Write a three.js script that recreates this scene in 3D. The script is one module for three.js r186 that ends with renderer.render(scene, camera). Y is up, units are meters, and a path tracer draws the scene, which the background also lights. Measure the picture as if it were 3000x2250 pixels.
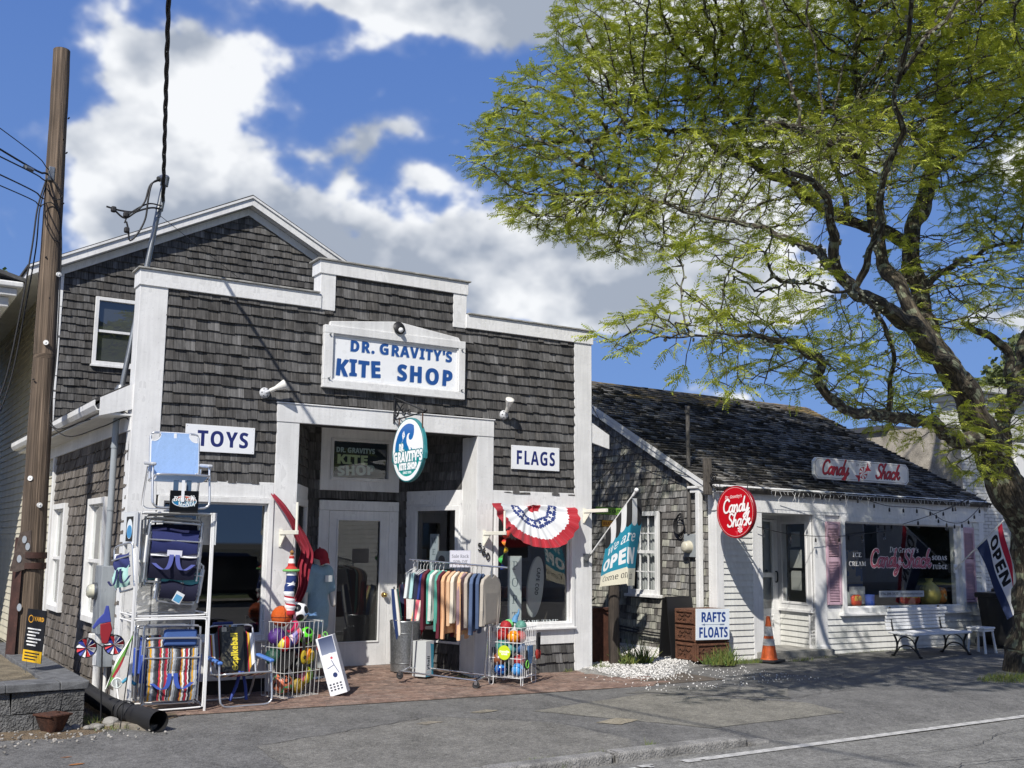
import * as THREE from 'three';
import { mergeGeometries } from 'three/addons/utils/BufferGeometryUtils.js';
import { RoundedBoxGeometry } from 'three/addons/geometries/RoundedBoxGeometry.js';
import { MarchingCubes } from 'three/addons/objects/MarchingCubes.js';

// ---------- camera, exposure, sun ----------
const scene = new THREE.Scene();
const camera = new THREE.PerspectiveCamera(39.742, 1024 / 768, 0.05, 900);
camera.position.set(0, 1.7, 12.174);
{
  const yaw = 0.563796, pitch = 0.150998, roll = 0.009017;
  const r0 = new THREE.Vector3(Math.cos(yaw), 0, Math.sin(yaw)), f0 = new THREE.Vector3(Math.sin(yaw), 0, -Math.cos(yaw)), up = new THREE.Vector3(0, 1, 0);
  const f = f0.clone().multiplyScalar(Math.cos(pitch)).addScaledVector(up, Math.sin(pitch));
  const u0 = up.clone().multiplyScalar(Math.cos(pitch)).addScaledVector(f0, -Math.sin(pitch));
  const r = r0.clone().multiplyScalar(Math.cos(roll)).addScaledVector(u0, Math.sin(roll));
  const u = u0.clone().multiplyScalar(Math.cos(roll)).addScaledVector(r0, -Math.sin(roll));
  camera.quaternion.setFromRotationMatrix(new THREE.Matrix4().makeBasis(r, u, f.clone().negate()));
}
scene.add(camera);
const renderer = new THREE.WebGLRenderer({ antialias: true });
renderer.setSize(1024, 768);
renderer.toneMapping = THREE.LinearToneMapping;
renderer.toneMappingExposure = 1.06;
renderer.shadowMap.enabled = true;
const SUN = new THREE.Vector3(-1.2, 1.5, 1.0).normalize();
const sun = new THREE.DirectionalLight(new THREE.Color(1.0, 0.955, 0.88), 5.0);
sun.name = 'sun';
sun.position.copy(SUN).multiplyScalar(60).add(new THREE.Vector3(8, 2, 0));
sun.target.position.set(8, 2, 0);
sun.castShadow = true; sun.shadow.mapSize.set(4096, 4096); sun.shadow.radius = 1;
Object.assign(sun.shadow.camera, { left: -25, right: 25, top: 25, bottom: -25, near: 1, far: 140 });
scene.add(sun, sun.target);

// ---------- random numbers and noise ----------
function rng(seed) { let a = seed >>> 0; return () => { a = (a + 0x6D2B79F5) | 0; let t = Math.imul(a ^ (a >>> 15), 1 | a); t = (t + Math.imul(t ^ (t >>> 7), 61 | t)) ^ t; return ((t ^ (t >>> 14)) >>> 0) / 4294967296; }; }
const R = rng(7);
const rr = (a, b) => a + (b - a) * R();
const pick = (a) => a[Math.floor(R() * a.length)];
const clamp = (x, a = 0, b = 1) => Math.min(b, Math.max(a, x));
const lerp = (a, b, t) => a + (b - a) * t;
const smooth = (a, b, x) => { const t = clamp((x - a) / (b - a)); return t * t * (3 - 2 * t); };
const H = new Float32Array(65536); { const h = rng(99); for (let i = 0; i < 65536; i++) H[i] = h(); }
const h3 = (x, y, z) => H[(Math.imul(x, 7919) ^ Math.imul(y, 15731) ^ Math.imul(z, 40503)) & 65535];
function vn3(x, y, z) {
  const xi = Math.floor(x), yi = Math.floor(y), zi = Math.floor(z); let fx = x - xi, fy = y - yi, fz = z - zi;
  fx = fx * fx * (3 - 2 * fx); fy = fy * fy * (3 - 2 * fy); fz = fz * fz * (3 - 2 * fz);
  const l = (a, b, t) => a + (b - a) * t;
  return l(l(l(h3(xi, yi, zi), h3(xi + 1, yi, zi), fx), l(h3(xi, yi + 1, zi), h3(xi + 1, yi + 1, zi), fx), fy), l(l(h3(xi, yi, zi + 1), h3(xi + 1, yi, zi + 1), fx), l(h3(xi, yi + 1, zi + 1), h3(xi + 1, yi + 1, zi + 1), fx), fy), fz);
}
const fbm3 = (x, y, z, o) => { let s = 0, a = 0.5; for (let i = 0; i < o; i++) { s += a * vn3(x, y, z); x = x * 2.03 + 17.1; y = y * 2.03 + 3.7; z = z * 2.03 + 9.2; a *= 0.5; } return s; };
// noise that tiles: px, py cells across the unit square
const tn = (u, v, px, py, s) => { const x = u * px, y = v * py, xi = Math.floor(x), yi = Math.floor(y); let fx = x - xi, fy = y - yi; fx = fx * fx * (3 - 2 * fx); fy = fy * fy * (3 - 2 * fy); const w = (a, n) => ((a % n) + n) % n; const g = (i, j) => h3(w(i, px), w(j, py), s); return lerp(lerp(g(xi, yi), g(xi + 1, yi), fx), lerp(g(xi, yi + 1), g(xi + 1, yi + 1), fx), fy); };
const tf = (u, v, px, py, o, s) => { let t = 0, a = 0.5; for (let i = 0; i < o; i++) { t += a * tn(u, v, px << i, py << i, s + i); a *= 0.5; } return t / (1 - Math.pow(0.5, o)); };

// ---------- the sky: air and clouds, computed by direction ----------
function buildSky() {
  const W = 4096, Hh = 2048, data = new Float32Array(W * Hh * 4);
  // clouds: [azimuth, elevation, half width, half height, weight] in degrees; azimuth from -z towards +x
  const banks = [
    [14, 23, 2.6, 3, 1.05], [14.5, 19.5, 4.6, 4.2, 1.15], [17, 16.5, 5.5, 3.6, 1.1], [11.5, 17, 2.2, 2.0, 0.75], [21, 14.5, 4.5, 2.8, 1.0], [17, 12, 4, 2.4, 0.9],
    [24, 21, 2.2, 1.6, 0.55], [27, 22.5, 3, 1.5, 0.66], [29, 19.5, 2, 1.5, 0.5], [22, 26, 4, 0.8, 0.42],
    [23, 28.5, 6, 1, 0.55], [28, 28, 4, 1.5, 0.62], [33, 29, 5, 2.2, 0.8], [38.5, 27, 4.5, 3, 0.95], [46, 29, 6, 3, 0.8],
    [27, 14.2, 4, 1.9, 0.95], [33, 14.5, 4.4, 2.4, 1.15], [38, 13.6, 4.5, 2.3, 1.15], [44, 17, 5, 4, 1.0], [46, 13.2, 3, 1.3, 0.75], [51, 20, 4, 2, 0.6],
    [42.4, 8.7, 1.3, 0.4, 0.55], [57, 12, 2.4, 0.9, 0.7], [66, 18, 6, 3, 0.9], [2, 9, 4, 1.2, 0.5], [-6, 24, 6, 3, 0.8],
    [-25, 17, 9, 5, 1], [-48, 27, 12, 5, 1], [-80, 15, 14, 5, 1], [-120, 24, 14, 6, 1], [-160, 14, 13, 5, 1], [165, 26, 12, 6, 1], [130, 15, 13, 5, 1], [98, 23, 12, 6, 1],
    [0, 48, 14, 7, 0.9], [70, 50, 20, 8, 0.9], [-70, 55, 22, 8, 0.8], [150, 52, 25, 8, 0.9], [-140, 50, 24, 8, 0.9],
  ];
  const D = Math.PI / 180;
  const near = (az, el) => { for (const b of banks) { let da = Math.abs(az - b[0]); if (da > 180) da = 360 - da; if (da < b[2] * 1.9 + 3.5 && Math.abs(el - b[1]) < b[3] * 1.9 + 3) return true; } return false; };
  const field = (az, el, x, y, z) => {
    const wx = (fbm3(x * 7 + 31, y * 9, z * 7, 4) - 0.47) * 9, wy = (fbm3(x * 8, y * 10 + 11, z * 8, 4) - 0.47) * 6;
    let m = 0;
    for (const b of banks) {
      let da = az + wx - b[0]; if (da > 180) da -= 360; if (da < -180) da += 360;
      const e = el + wy - b[1], q = (da * da) / (b[2] * b[2]) + (e * e) / (b[3] * b[3]) * (e < 0 ? 1.4 : 1);
      if (q < 4) m += b[4] * Math.exp(-q * 0.95) * (1 - m * 0.45);
    }
    return Math.min(m, 1.3);
  };
  for (let j = 0; j < Hh; j++) {
    const el = ((j + 0.5) / Hh - 0.5) * 180, ce = Math.cos(el * D), y = Math.sin(el * D);
    for (let i = 0; i < W; i++) {
      const k = (j * W + i) * 4, lon = ((i + 0.5) / W - 0.5) * 2 * Math.PI, x = Math.cos(lon) * ce, z = Math.sin(lon) * ce;
      let r, g, b;
      if (el < -1) { r = 0.2; g = 0.2; b = 0.2; } else {
        const t = Math.pow(clamp(el / 60), 0.55);
        r = lerp(0.24, 0.022, t); g = lerp(0.42, 0.085, t); b = lerp(0.78, 0.38, t);
        const az = Math.atan2(x, -z) / D;
        const hit = near(az, el);
        const wisp = hit ? fbm3(x * 6 + 50, y * 16, z * 6, 4) : 0;
        const m = hit ? field(az, el, x, y, z) : 0;
        const det = m > 0.03 ? fbm3(x * 16, y * 22, z * 16, 6) : 0.4;
        const fine = m > 0.03 ? fbm3(x * 60 + 5, y * 80, z * 60, 4) : 0.5;
        const d = m > 0.03 ? m * 1.15 + (det - 0.5) * 1.15 + (fine - 0.5) * 0.42 - 0.10 + (wisp - 0.5) * 0.5 : 0;
        const c = 0.3 * smooth(0.05, 0.5, d) + 0.7 * smooth(0.24, 0.48, d);
        if (c > 0.002) {
          const det2 = fbm3(x * 14 - 0.25, y * 20 + 0.42, z * 14 + 0.2, 5);
          const lit = clamp(0.62 + (det - det2) * 2.9 - (d - 0.5) * 0.42 + (fine - 0.5) * 0.35, 0.0, 1);
          const cr = lerp(0.36, 0.88, lit), cg = lerp(0.41, 0.90, lit), cb = lerp(0.50, 0.93, lit);
          r = lerp(r, cr, c); g = lerp(g, cg, c); b = lerp(b, cb, c);
        }
      }
      data[k] = r; data[k + 1] = g; data[k + 2] = b; data[k + 3] = 1;
    }
  }
  const t = new THREE.DataTexture(data, W, Hh, THREE.RGBAFormat, THREE.FloatType);
  t.mapping = THREE.EquirectangularReflectionMapping; t.magFilter = THREE.LinearFilter; t.minFilter = THREE.LinearFilter; t.needsUpdate = true;
  return t;
}
scene.background = buildSky();
scene.environment = scene.background;

// ---------- names, groups, meshes ----------
const taken = {};
const numbered = (n) => { const k = (taken[n] = (taken[n] ?? -1) + 1); return k ? n + '_' + String(k).padStart(3, '0') : n; };
const shade = (o) => { o.castShadow = true; o.receiveShadow = true; return o; };
function info(o, label, category, group, kind) { if (label) o.userData.label = label; if (category) o.userData.category = category; if (group) o.userData.group = group; if (kind) o.userData.kind = kind; return o; }
function thing(name, label, category, pos = [0, 0, 0], ry = 0, group) { const o = new THREE.Group(); o.name = numbered(name); o.position.set(...pos); o.rotation.y = ry; scene.add(o); return info(o, label, category, group); }
function part(parent, name, geo, m, label) { const o = shade(new THREE.Mesh(Array.isArray(geo) ? merge(geo) : geo, m)); o.name = name; parent.add(o); if (label) o.userData.label = label; return o; }
function solo(name, geo, m, label, category, group) { const o = part(scene, numbered(name), geo, m); return info(o, label, category, group); }
function ground(name, geo, m) { const o = part(scene, numbered(name), geo, m); o.userData.kind = 'structure'; return o; }
function copyOf(o, pos, ry, label) { const c = o.clone(); c.name = numbered(o.name.replace(/_\d{3}$/, '')); c.userData = { ...o.userData }; c.position.set(...pos); if (ry !== undefined) c.rotation.y = ry; if (label) c.userData.label = label; scene.add(c); return c; }

// ---------- geometry ----------
const V = (x, y, z) => new THREE.Vector3(x, y, z);
const flat = (g) => { const n = g.index ? g.toNonIndexed() : g; for (const a of Object.keys(n.attributes)) if (!['position', 'normal', 'uv', 'color'].includes(a)) n.deleteAttribute(a); n.morphAttributes = {}; return n; };
function merge(list) { const l = list.map(flat), c = l.some((g) => g.attributes.color); if (c) for (const g of l) if (!g.attributes.color) g.setAttribute('color', new THREE.BufferAttribute(new Float32Array(g.attributes.position.count * 3).fill(1), 3)); return l.length === 1 ? l[0] : mergeGeometries(l, false); }
// uv in metres from the face directions
function tuv(g0, ox = 0, oy = 0) {
  const g = flat(g0), p = g.attributes.position, uv = new Float32Array(p.count * 2), a = V(), b = V(), c = V(), n = V();
  for (let i = 0; i < p.count; i += 3) {
    a.fromBufferAttribute(p, i); b.fromBufferAttribute(p, i + 1); c.fromBufferAttribute(p, i + 2);
    n.copy(b).sub(a).cross(c.clone().sub(a)); const ax = Math.abs(n.x), ay = Math.abs(n.y), az = Math.abs(n.z);
    for (let k = 0; k < 3; k++) { const v = [a, b, c][k], j = (i + k) * 2; if (az >= ax && az >= ay) { uv[j] = v.x; uv[j + 1] = v.y; } else if (ax >= ay) { uv[j] = v.z; uv[j + 1] = v.y; } else { uv[j] = v.x; uv[j + 1] = v.z; } uv[j] += ox; uv[j + 1] += oy; }
  }
  g.setAttribute('uv', new THREE.BufferAttribute(uv, 2)); return g;
}
const b6 = (x0, x1, y0, y1, z0, z1) => tuv(new THREE.BoxGeometry(Math.abs(x1 - x0), Math.abs(y1 - y0), Math.abs(z1 - z0)).translate((x0 + x1) / 2, (y0 + y1) / 2, (z0 + z1) / 2));
const rb = (x0, x1, y0, y1, z0, z1, r = 0.006) => tuv(new RoundedBoxGeometry(Math.abs(x1 - x0), Math.abs(y1 - y0), Math.abs(z1 - z0), 1, Math.min(r, Math.abs(x1 - x0) * 0.45, Math.abs(y1 - y0) * 0.45, Math.abs(z1 - z0) * 0.45)).translate((x0 + x1) / 2, (y0 + y1) / 2, (z0 + z1) / 2));
const cyl = (r0, r1, h, x = 0, y = 0, z = 0, s = 16, open = false) => new THREE.CylinderGeometry(r1, r0, h, s, 1, open).translate(x, y + h / 2, z);
function rod(a, b, r, s = 8, r2 = r) { const A = V(...a), B = V(...b), d = B.clone().sub(A), g = new THREE.CylinderGeometry(r2, r, d.length(), s); g.applyQuaternion(new THREE.Quaternion().setFromUnitVectors(V(0, 1, 0), d.normalize())); const m = A.add(B).multiplyScalar(0.5); return g.translate(m.x, m.y, m.z); }
const curve = (pts, closed = false, t = 0.5) => new THREE.CatmullRomCurve3(pts.map((p) => V(...p)), closed, 'catmullrom', t);
const tube = (pts, r, n = 24, s = 6, closed = false) => new THREE.TubeGeometry(curve(pts, closed), n, r, s, closed);
const poly = (pts, r, s = 6) => merge(pts.slice(1).map((p, i) => rod(pts[i], p, r, s)).concat(pts.slice(1, -1).map((p) => new THREE.SphereGeometry(r, s, 4).translate(...p))));
const lathe = (pts, s = 20) => new THREE.LatheGeometry(pts.map((p) => new THREE.Vector2(p[0], p[1])), s);
const shapeOf = (pts) => new THREE.Shape(pts.map((p) => new THREE.Vector2(p[0], p[1])));
const rectHole = (x0, x1, y0, y1) => new THREE.Path([new THREE.Vector2(x0, y0), new THREE.Vector2(x0, y1), new THREE.Vector2(x1, y1), new THREE.Vector2(x1, y0)]);
function slab(pts, holes, depth, bevel = 0, seg = 8) { const s = pts instanceof THREE.Shape ? pts : shapeOf(pts); for (const h of holes || []) s.holes.push(Array.isArray(h) ? rectHole(...h) : h); return new THREE.ExtrudeGeometry(s, { depth, bevelEnabled: bevel > 0, bevelThickness: bevel, bevelSize: bevel, bevelOffset: -bevel, bevelSegments: 1, curveSegments: seg }); }
const ellipse = (rx, ry, x = 0, y = 0) => { const s = new THREE.Shape(); s.absellipse(x, y, rx, ry, 0, Math.PI * 2); return s; };
// a cloth-like sheet: f(u, v) -> [x, y, z], with uv 0..1
function sheet(f, nu, nv) { const g = new THREE.PlaneGeometry(1, 1, nu, nv), p = g.attributes.position, uv = g.attributes.uv; for (let i = 0; i < p.count; i++) { const q = f(uv.getX(i), uv.getY(i)); p.setXYZ(i, q[0], q[1], q[2]); } g.computeVertexNormals(); return g; }
function tint(g, r, gg, b) { const n = flat(g).clone(), c = new Float32Array(n.attributes.position.count * 3); for (let i = 0; i < c.length; i += 3) { c[i] = r; c[i + 1] = gg; c[i + 2] = b; } n.setAttribute('color', new THREE.BufferAttribute(c, 3)); return n; }
const xf = (g, pos = [0, 0, 0], rot = [0, 0, 0], sc = [1, 1, 1]) => g.clone().applyMatrix4(new THREE.Matrix4().compose(V(...pos), new THREE.Quaternion().setFromEuler(new THREE.Euler(...rot)), V(...sc)));

// ---------- textures and materials ----------
function dataTex(n, fn, srgb = true, m = n) {
  const d = new Uint8Array(n * m * 4);
  for (let j = 0; j < m; j++) for (let i = 0; i < n; i++) { const c = fn(i / n, j / m, i, j), k = (j * n + i) * 4, a = Array.isArray(c) ? c : [c, c, c]; d[k] = clamp(a[0]) * 255; d[k + 1] = clamp(a[1]) * 255; d[k + 2] = clamp(a[2]) * 255; d[k + 3] = 255; }
  const t = new THREE.DataTexture(d, n, m); t.wrapS = t.wrapT = THREE.RepeatWrapping; t.magFilter = THREE.LinearFilter; t.minFilter = THREE.LinearMipmapLinearFilter; t.generateMipmaps = true; if (srgb) t.colorSpace = THREE.SRGBColorSpace; t.needsUpdate = true; return t;
}
const rep = (t, x, y = x) => { const c = t.clone(); c.repeat.set(x, y); c.needsUpdate = true; return c; };
function canvasTex(w, h, draw) { const c = document.createElement('canvas'); c.width = w; c.height = h; const x = c.getContext('2d'); draw(x, w, h); const t = new THREE.CanvasTexture(c); t.colorSpace = THREE.SRGBColorSpace; t.anisotropy = 8; return t; }
const M = (color, o = {}) => new THREE.MeshStandardMaterial({ color, roughness: 0.7, metalness: 0, side: THREE.DoubleSide, ...o });
const MP = (color, o = {}) => new THREE.MeshPhysicalMaterial({ color, roughness: 0.6, metalness: 0, side: THREE.DoubleSide, ...o });
const lin = (r, g, b) => new THREE.Color().setRGB(r, g, b);
const T = {};
T.paint = dataTex(512, (u, v) => { const f = tf(u, v, 4, 4, 5, 3), s = tf(u, v, 48, 3, 3, 9), e = tn(u, v, 128, 128, 21); return 0.94 + (f - 0.5) * 0.14 + (s - 0.5) * 0.08 - (e > 0.93 ? 0.10 : 0) - (f > 0.62 && s > 0.55 ? 0.06 : 0); });
T.grain = dataTex(512, (u, v) => { const a = tf(u, v, 40, 2, 3, 5), b = tf(u, v, 128, 3, 2, 12), c = tf(u, v, 6, 5, 4, 30); return 0.42 + a * 0.42 + b * 0.26 + (c - 0.5) * 0.45; });
T.grainB = dataTex(512, (u, v) => tf(u, v, 60, 2, 3, 5), false);
T.asphalt = dataTex(1024, (u, v) => { const a = tn(u, v, 300, 300, 3), b = tn(u, v, 500, 500, 6), c = tf(u, v, 5, 5, 5, 9), d = tf(u, v, 40, 40, 3, 15); const m2 = tn(u, v, 110, 110, 33); let x = 0.76 + (c - 0.5) * 0.24 + (d - 0.5) * 0.24 + (a - 0.5) * 0.34 + (m2 - 0.5) * 0.16; if (a > 0.90) x += 0.2; if (b > 0.985) x += 0.45; return [x, x * 0.99, x * 0.965]; });
T.asphaltB = dataTex(512, (u, v) => tn(u, v, 200, 200, 3) * 0.7 + tn(u, v, 90, 90, 8) * 0.3, false);
T.speck = dataTex(512, (u, v) => { const a = tn(u, v, 200, 200, 3), c = tf(u, v, 6, 6, 5, 9); return 0.78 + (c - 0.5) * 0.42 + (a - 0.5) * 0.35; });
T.speckB = dataTex(512, (u, v) => tf(u, v, 24, 24, 5, 14), false);
T.bark = dataTex(512, (u, v) => { const r = Math.abs(tf(u, v, 14, 4, 4, 5) - 0.5) * 2, l = tf(u, v, 7, 7, 5, 40), f = tf(u, v, 60, 30, 2, 50); const k = 0.28 + r * 0.55 + (f - 0.5) * 0.25; const li = smooth(0.54, 0.66, l); return [lerp(k, 0.62 + f * 0.2, li), lerp(k * 0.93, 0.66 + f * 0.2, li), lerp(k * 0.82, 0.56 + f * 0.2, li)]; });
T.barkB = dataTex(512, (u, v) => Math.abs(tf(u, v, 14, 4, 4, 5) - 0.5) * 2, false);
T.weave = dataTex(256, (u, v, i, j) => 0.88 + 0.10 * (((i >> 1) + (j >> 1)) % 2) + (tf(u, v, 8, 8, 4, 3) - 0.5) * 0.07);
T.weaveB = dataTex(256, (u, v) => tf(u, v, 5, 5, 4, 3), false);
const mat = {
  white: M(lin(0.86, 0.86, 0.85), { map: rep(T.paint, 0.8), roughness: 0.55, bumpMap: rep(T.speckB, 1.5), bumpScale: 0.0015 }),
  cream: M(lin(0.72, 0.68, 0.55), { map: rep(T.paint, 0.9), roughness: 0.55 }),
  vinyl: M(lin(0.80, 0.80, 0.78), { roughness: 0.4 }),
  pvc: M(lin(0.78, 0.76, 0.66), { roughness: 0.35 }),
  sheath: M(lin(0.035, 0.032, 0.03), { roughness: 0.95 }),
  iron: M(lin(0.03, 0.03, 0.032), { roughness: 0.5, metalness: 0.5 }),
  black: M(lin(0.012, 0.012, 0.013), { roughness: 0.5 }),
  cable: M(lin(0.012, 0.012, 0.013), { roughness: 0.6 }),
  galv: M(lin(0.42, 0.44, 0.45), { roughness: 0.38, metalness: 0.75, map: rep(T.speck, 2) }),
  grayPaint: M(lin(0.34, 0.37, 0.39), { roughness: 0.5, map: rep(T.paint, 1.5) }),
  chrome: M(lin(0.62, 0.63, 0.65), { roughness: 0.22, metalness: 0.95 }),
  alu: M(lin(0.72, 0.73, 0.74), { roughness: 0.32, metalness: 0.85 }),
  wireWhite: M(lin(0.80, 0.80, 0.79), { roughness: 0.35 }),
  glass: MP(lin(0.94, 0.97, 0.96), { roughness: 0.0, transmission: 1, thickness: 0, ior: 1.95 }),
  rubber: M(lin(0.02, 0.02, 0.022), { roughness: 0.7 }),
  brass: M(lin(0.55, 0.38, 0.13), { roughness: 0.25, metalness: 0.9 }),
  bulb: MP(lin(0.95, 0.95, 0.95), { roughness: 0.02, transmission: 1, thickness: 0, ior: 1.5 }),
};
const fabric = (r, g, b, o = {}) => M(lin(r, g, b), { roughness: 0.92, map: rep(T.weave, 6), ...o });
// a colour picture (print) on a flat sheet
const print = (t, o = {}) => M(0xffffff, { map: t, roughness: 0.5, ...o });
// ---------- ground, pavements, road ----------
// the brick apron rises gently towards the shop door
const apronY = (z) => z > 0.35 ? 0 : lerp(0, 0.085, smooth(0.35, -1.2, z));
const asphaltOf = (c, s, bs = 0.004) => M(c, { map: rep(T.asphalt, s), roughness: 0.93, bumpMap: rep(T.asphaltB, s * 1.3), bumpScale: bs });
const ramp = (x, z) => 0.05 * smooth(4.4, 4.95, z) * smooth(6.0, 7.4, x);
{
  const g = new THREE.PlaneGeometry(600, 600).rotateX(-Math.PI / 2).translate(0, -0.09, 0);
  ground('terrain', tuv(g), M(lin(0.10, 0.10, 0.06), { map: rep(T.speck, 0.4), roughness: 1 }));
  // roadway: a shallow crown, from the kerb to beyond the camera
  const rd = new THREE.PlaneGeometry(120, 12.6, 60, 12).rotateX(-Math.PI / 2); { const p = rd.attributes.position; for (let i = 0; i < p.count; i++) { const z = p.getZ(i) + 11.28, x = p.getX(i) + 12; p.setXYZ(i, x, -0.035 + 0.03 * Math.sin((z - 5) / 12.6 * Math.PI) + 0.004 * Math.sin(x * 1.3 + z), z); } rd.computeVertexNormals(); }
  ground('road', tuv(rd), asphaltOf(lin(0.30, 0.30, 0.295), 0.55));
  // sidewalk, older asphalt
  const sw = new THREE.PlaneGeometry(60, 7, 90, 14).rotateX(-Math.PI / 2); { const p = sw.attributes.position; for (let i = 0; i < p.count; i++) { const z = p.getZ(i) + 1.45, x = p.getX(i) + 13; p.setXYZ(i, x, -0.004 - ramp(x, z), z); } sw.computeVertexNormals(); }
  ground('sidewalk', tuv(sw), asphaltOf(lin(0.235, 0.235, 0.235), 0.62));
  // lighter repair patches, their edges cut a little unevenly
  const patch = (pts, c, y, s) => { const q = []; pts.forEach((a, i) => { const b = pts[(i + 1) % pts.length], n = Math.ceil(Math.hypot(b[0] - a[0], b[1] - a[1]) / 0.12); for (let k = 0; k < n; k++) q.push([lerp(a[0], b[0], k / n) + rr(-0.012, 0.012), -lerp(a[1], b[1], k / n) + rr(-0.012, 0.012)]); }); return ground('asphalt_patch', tuv(new THREE.ShapeGeometry(shapeOf(q)).rotateX(-Math.PI / 2).translate(0, y, 0)), asphaltOf(c, s, 0.006)); };
  patch([[6.35, 2.62], [8.25, 2.15], [9.35, 3.6], [9.15, 4.3], [7.25, 4.34]], lin(0.33, 0.32, 0.285), -0.0005, 0.8);
  patch([[8.0, 2.05], [8.9, 1.75], [10.1, 2.6], [9.4, 3.3], [8.35, 2.12]], lin(0.29, 0.285, 0.265), 0.0005, 0.75);
  patch([[3.2, 3.1], [5.25, 2.45], [6.1, 3.3], [6.2, 4.36], [5.9, 4.86], [4.2, 4.86], [3.1, 4.2]], lin(0.29, 0.285, 0.27), -0.0005, 0.7);
  patch([[6.45, 3.55], [6.8, 3.42], [6.95, 3.6], [6.6, 3.75]], lin(0.5, 0.45, 0.35), 0.002, 1.4);
  patch([[4.9, 2.75], [5.1, 2.69], [5.2, 2.8], [4.95, 2.86]], lin(0.45, 0.41, 0.34), 0.0035, 1.4);
  patch([[5.7, 2.4], [5.95, 2.3], [6.05, 2.42], [5.8, 2.5]], lin(0.47, 0.43, 0.35), 0.002, 1.4);
}
// cracks and seams in the old asphalt: thin ribbons of dark joint
{
  const cm = M(lin(0.045, 0.043, 0.04), { roughness: 0.9 });
  const crack = (pts, w, y = 0.0045) => { const c = curve(pts.map((p) => [p[0], y, p[1]])), n = Math.ceil(c.getLength() / 0.05), pos = [], idx = []; for (let i = 0; i <= n; i++) { const p = c.getPointAt(i / n), t = c.getTangentAt(i / n), j = (fbm3(p.x * 9, 1, p.z * 9, 3) - 0.45) * 0.09, k = w * (0.35 + fbm3(p.x * 14, 5, p.z * 14, 2) * 1.3) * Math.sin(Math.min(1, Math.min(i, n - i) / 5) * 1.57); pos.push(p.x - t.z * (j + k), y, p.z + t.x * (j + k), p.x - t.z * (j - k), y, p.z + t.x * (j - k)); if (i) { const a = i * 2; idx.push(a - 2, a - 1, a, a - 1, a + 1, a); } } const g = new THREE.BufferGeometry(); g.setAttribute('position', new THREE.Float32BufferAttribute(pos, 3)); g.setIndex(idx); g.computeVertexNormals(); g.setAttribute('uv', new THREE.Float32BufferAttribute(new Float32Array(pos.length / 3 * 2), 2)); ground('pavement_crack', g, cm); };
  crack([[6.35, 2.62], [7.3, 2.37], [8.25, 2.15]], 0.004); crack([[8.25, 2.15], [8.8, 2.9], [9.35, 3.6]], 0.005); crack([[3.15, 3.12], [4.2, 2.8], [5.25, 2.45]], 0.006); crack([[5.25, 2.45], [5.7, 2.9], [6.1, 3.3], [6.25, 4.3]], 0.004); crack([[9.5, 3.3], [10.6, 3.1], [11.6, 3.5], [13.0, 3.4]], 0.005); crack([[2.6, 3.5], [2.9, 4.2], [3.3, 4.8]], 0.004); crack([[10.2, 1.9], [11.4, 2.1], [12.6, 1.7], [13.8, 1.9]], 0.004);
  crack([[4.5, 6.6], [6.2, 6.9], [8.0, 6.6], [10, 7.0]], 0.007, 0.0); crack([[7.0, 5.9], [8.6, 6.1], [9.8, 5.8], [11.5, 6.0]], 0.005, -0.014);
}
// kerb stones
{
  const km = M(lin(0.36, 0.35, 0.33), { map: rep(T.speck, 1.2), roughness: 0.9, bumpMap: rep(T.speckB, 3), bumpScale: 0.012 });
  const k = thing('kerb', 'weathered granite kerb stones between grey sidewalk and road', 'kerb');
  let x = -3; const end = 7.25;
  while (x < end) { const l = Math.min(rr(0.95, 1.5), end - x + 0.05); const g = new RoundedBoxGeometry(l - 0.02, 0.2, 0.16, 3, 0.028), p = g.attributes.position; for (let i = 0; i < p.count; i++) p.setXYZ(i, p.getX(i) + rr(-0.004, 0.004), p.getY(i) + (fbm3(p.getX(i) * 6 + x, 2, p.getZ(i) * 6, 3) - 0.45) * 0.03, p.getZ(i) + (fbm3(p.getX(i) * 5 + x, p.getY(i) * 5, 7, 3) - 0.45) * 0.04); g.computeVertexNormals(); const m = part(k, 'stone', tuv(g), km); m.position.set(x + l / 2, -0.055 - 0.05 * smooth(6.4, 7.3, x + l / 2), 4.99 + rr(-0.01, 0.01)); m.rotation.set(rr(-0.02, 0.02), rr(-0.012, 0.012), rr(-0.006, 0.006)); x += l; }
  // painted edge line, worn: many short cells of paint with gaps
  const lm = M(lin(0.72, 0.71, 0.68), { map: rep(T.speck, 2.2), roughness: 0.8 });
  const cells = []; for (let X = -6; X < 40; X += 0.05) for (let k2 = 0; k2 < 3; k2++) { const wear = fbm3(X * 2.1, k2 * 1.7, 3, 3) + fbm3(X * 11, k2 * 5, 8, 2) * 0.5; if (wear < (X < 6 ? 0.62 : 0.96)) { const z0 = 5.27 + k2 * 0.036 + 0.012 * Math.sin(X * 0.4), yy = -0.035 + 0.03 * Math.sin((z0 - 5) / 12.6 * Math.PI) + 0.009; cells.push(new THREE.PlaneGeometry(0.0502, 0.0362).rotateX(-Math.PI / 2).translate(X, yy, z0)); } }
  ground('road_marking', tuv(merge(cells)), lm);
}
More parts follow.
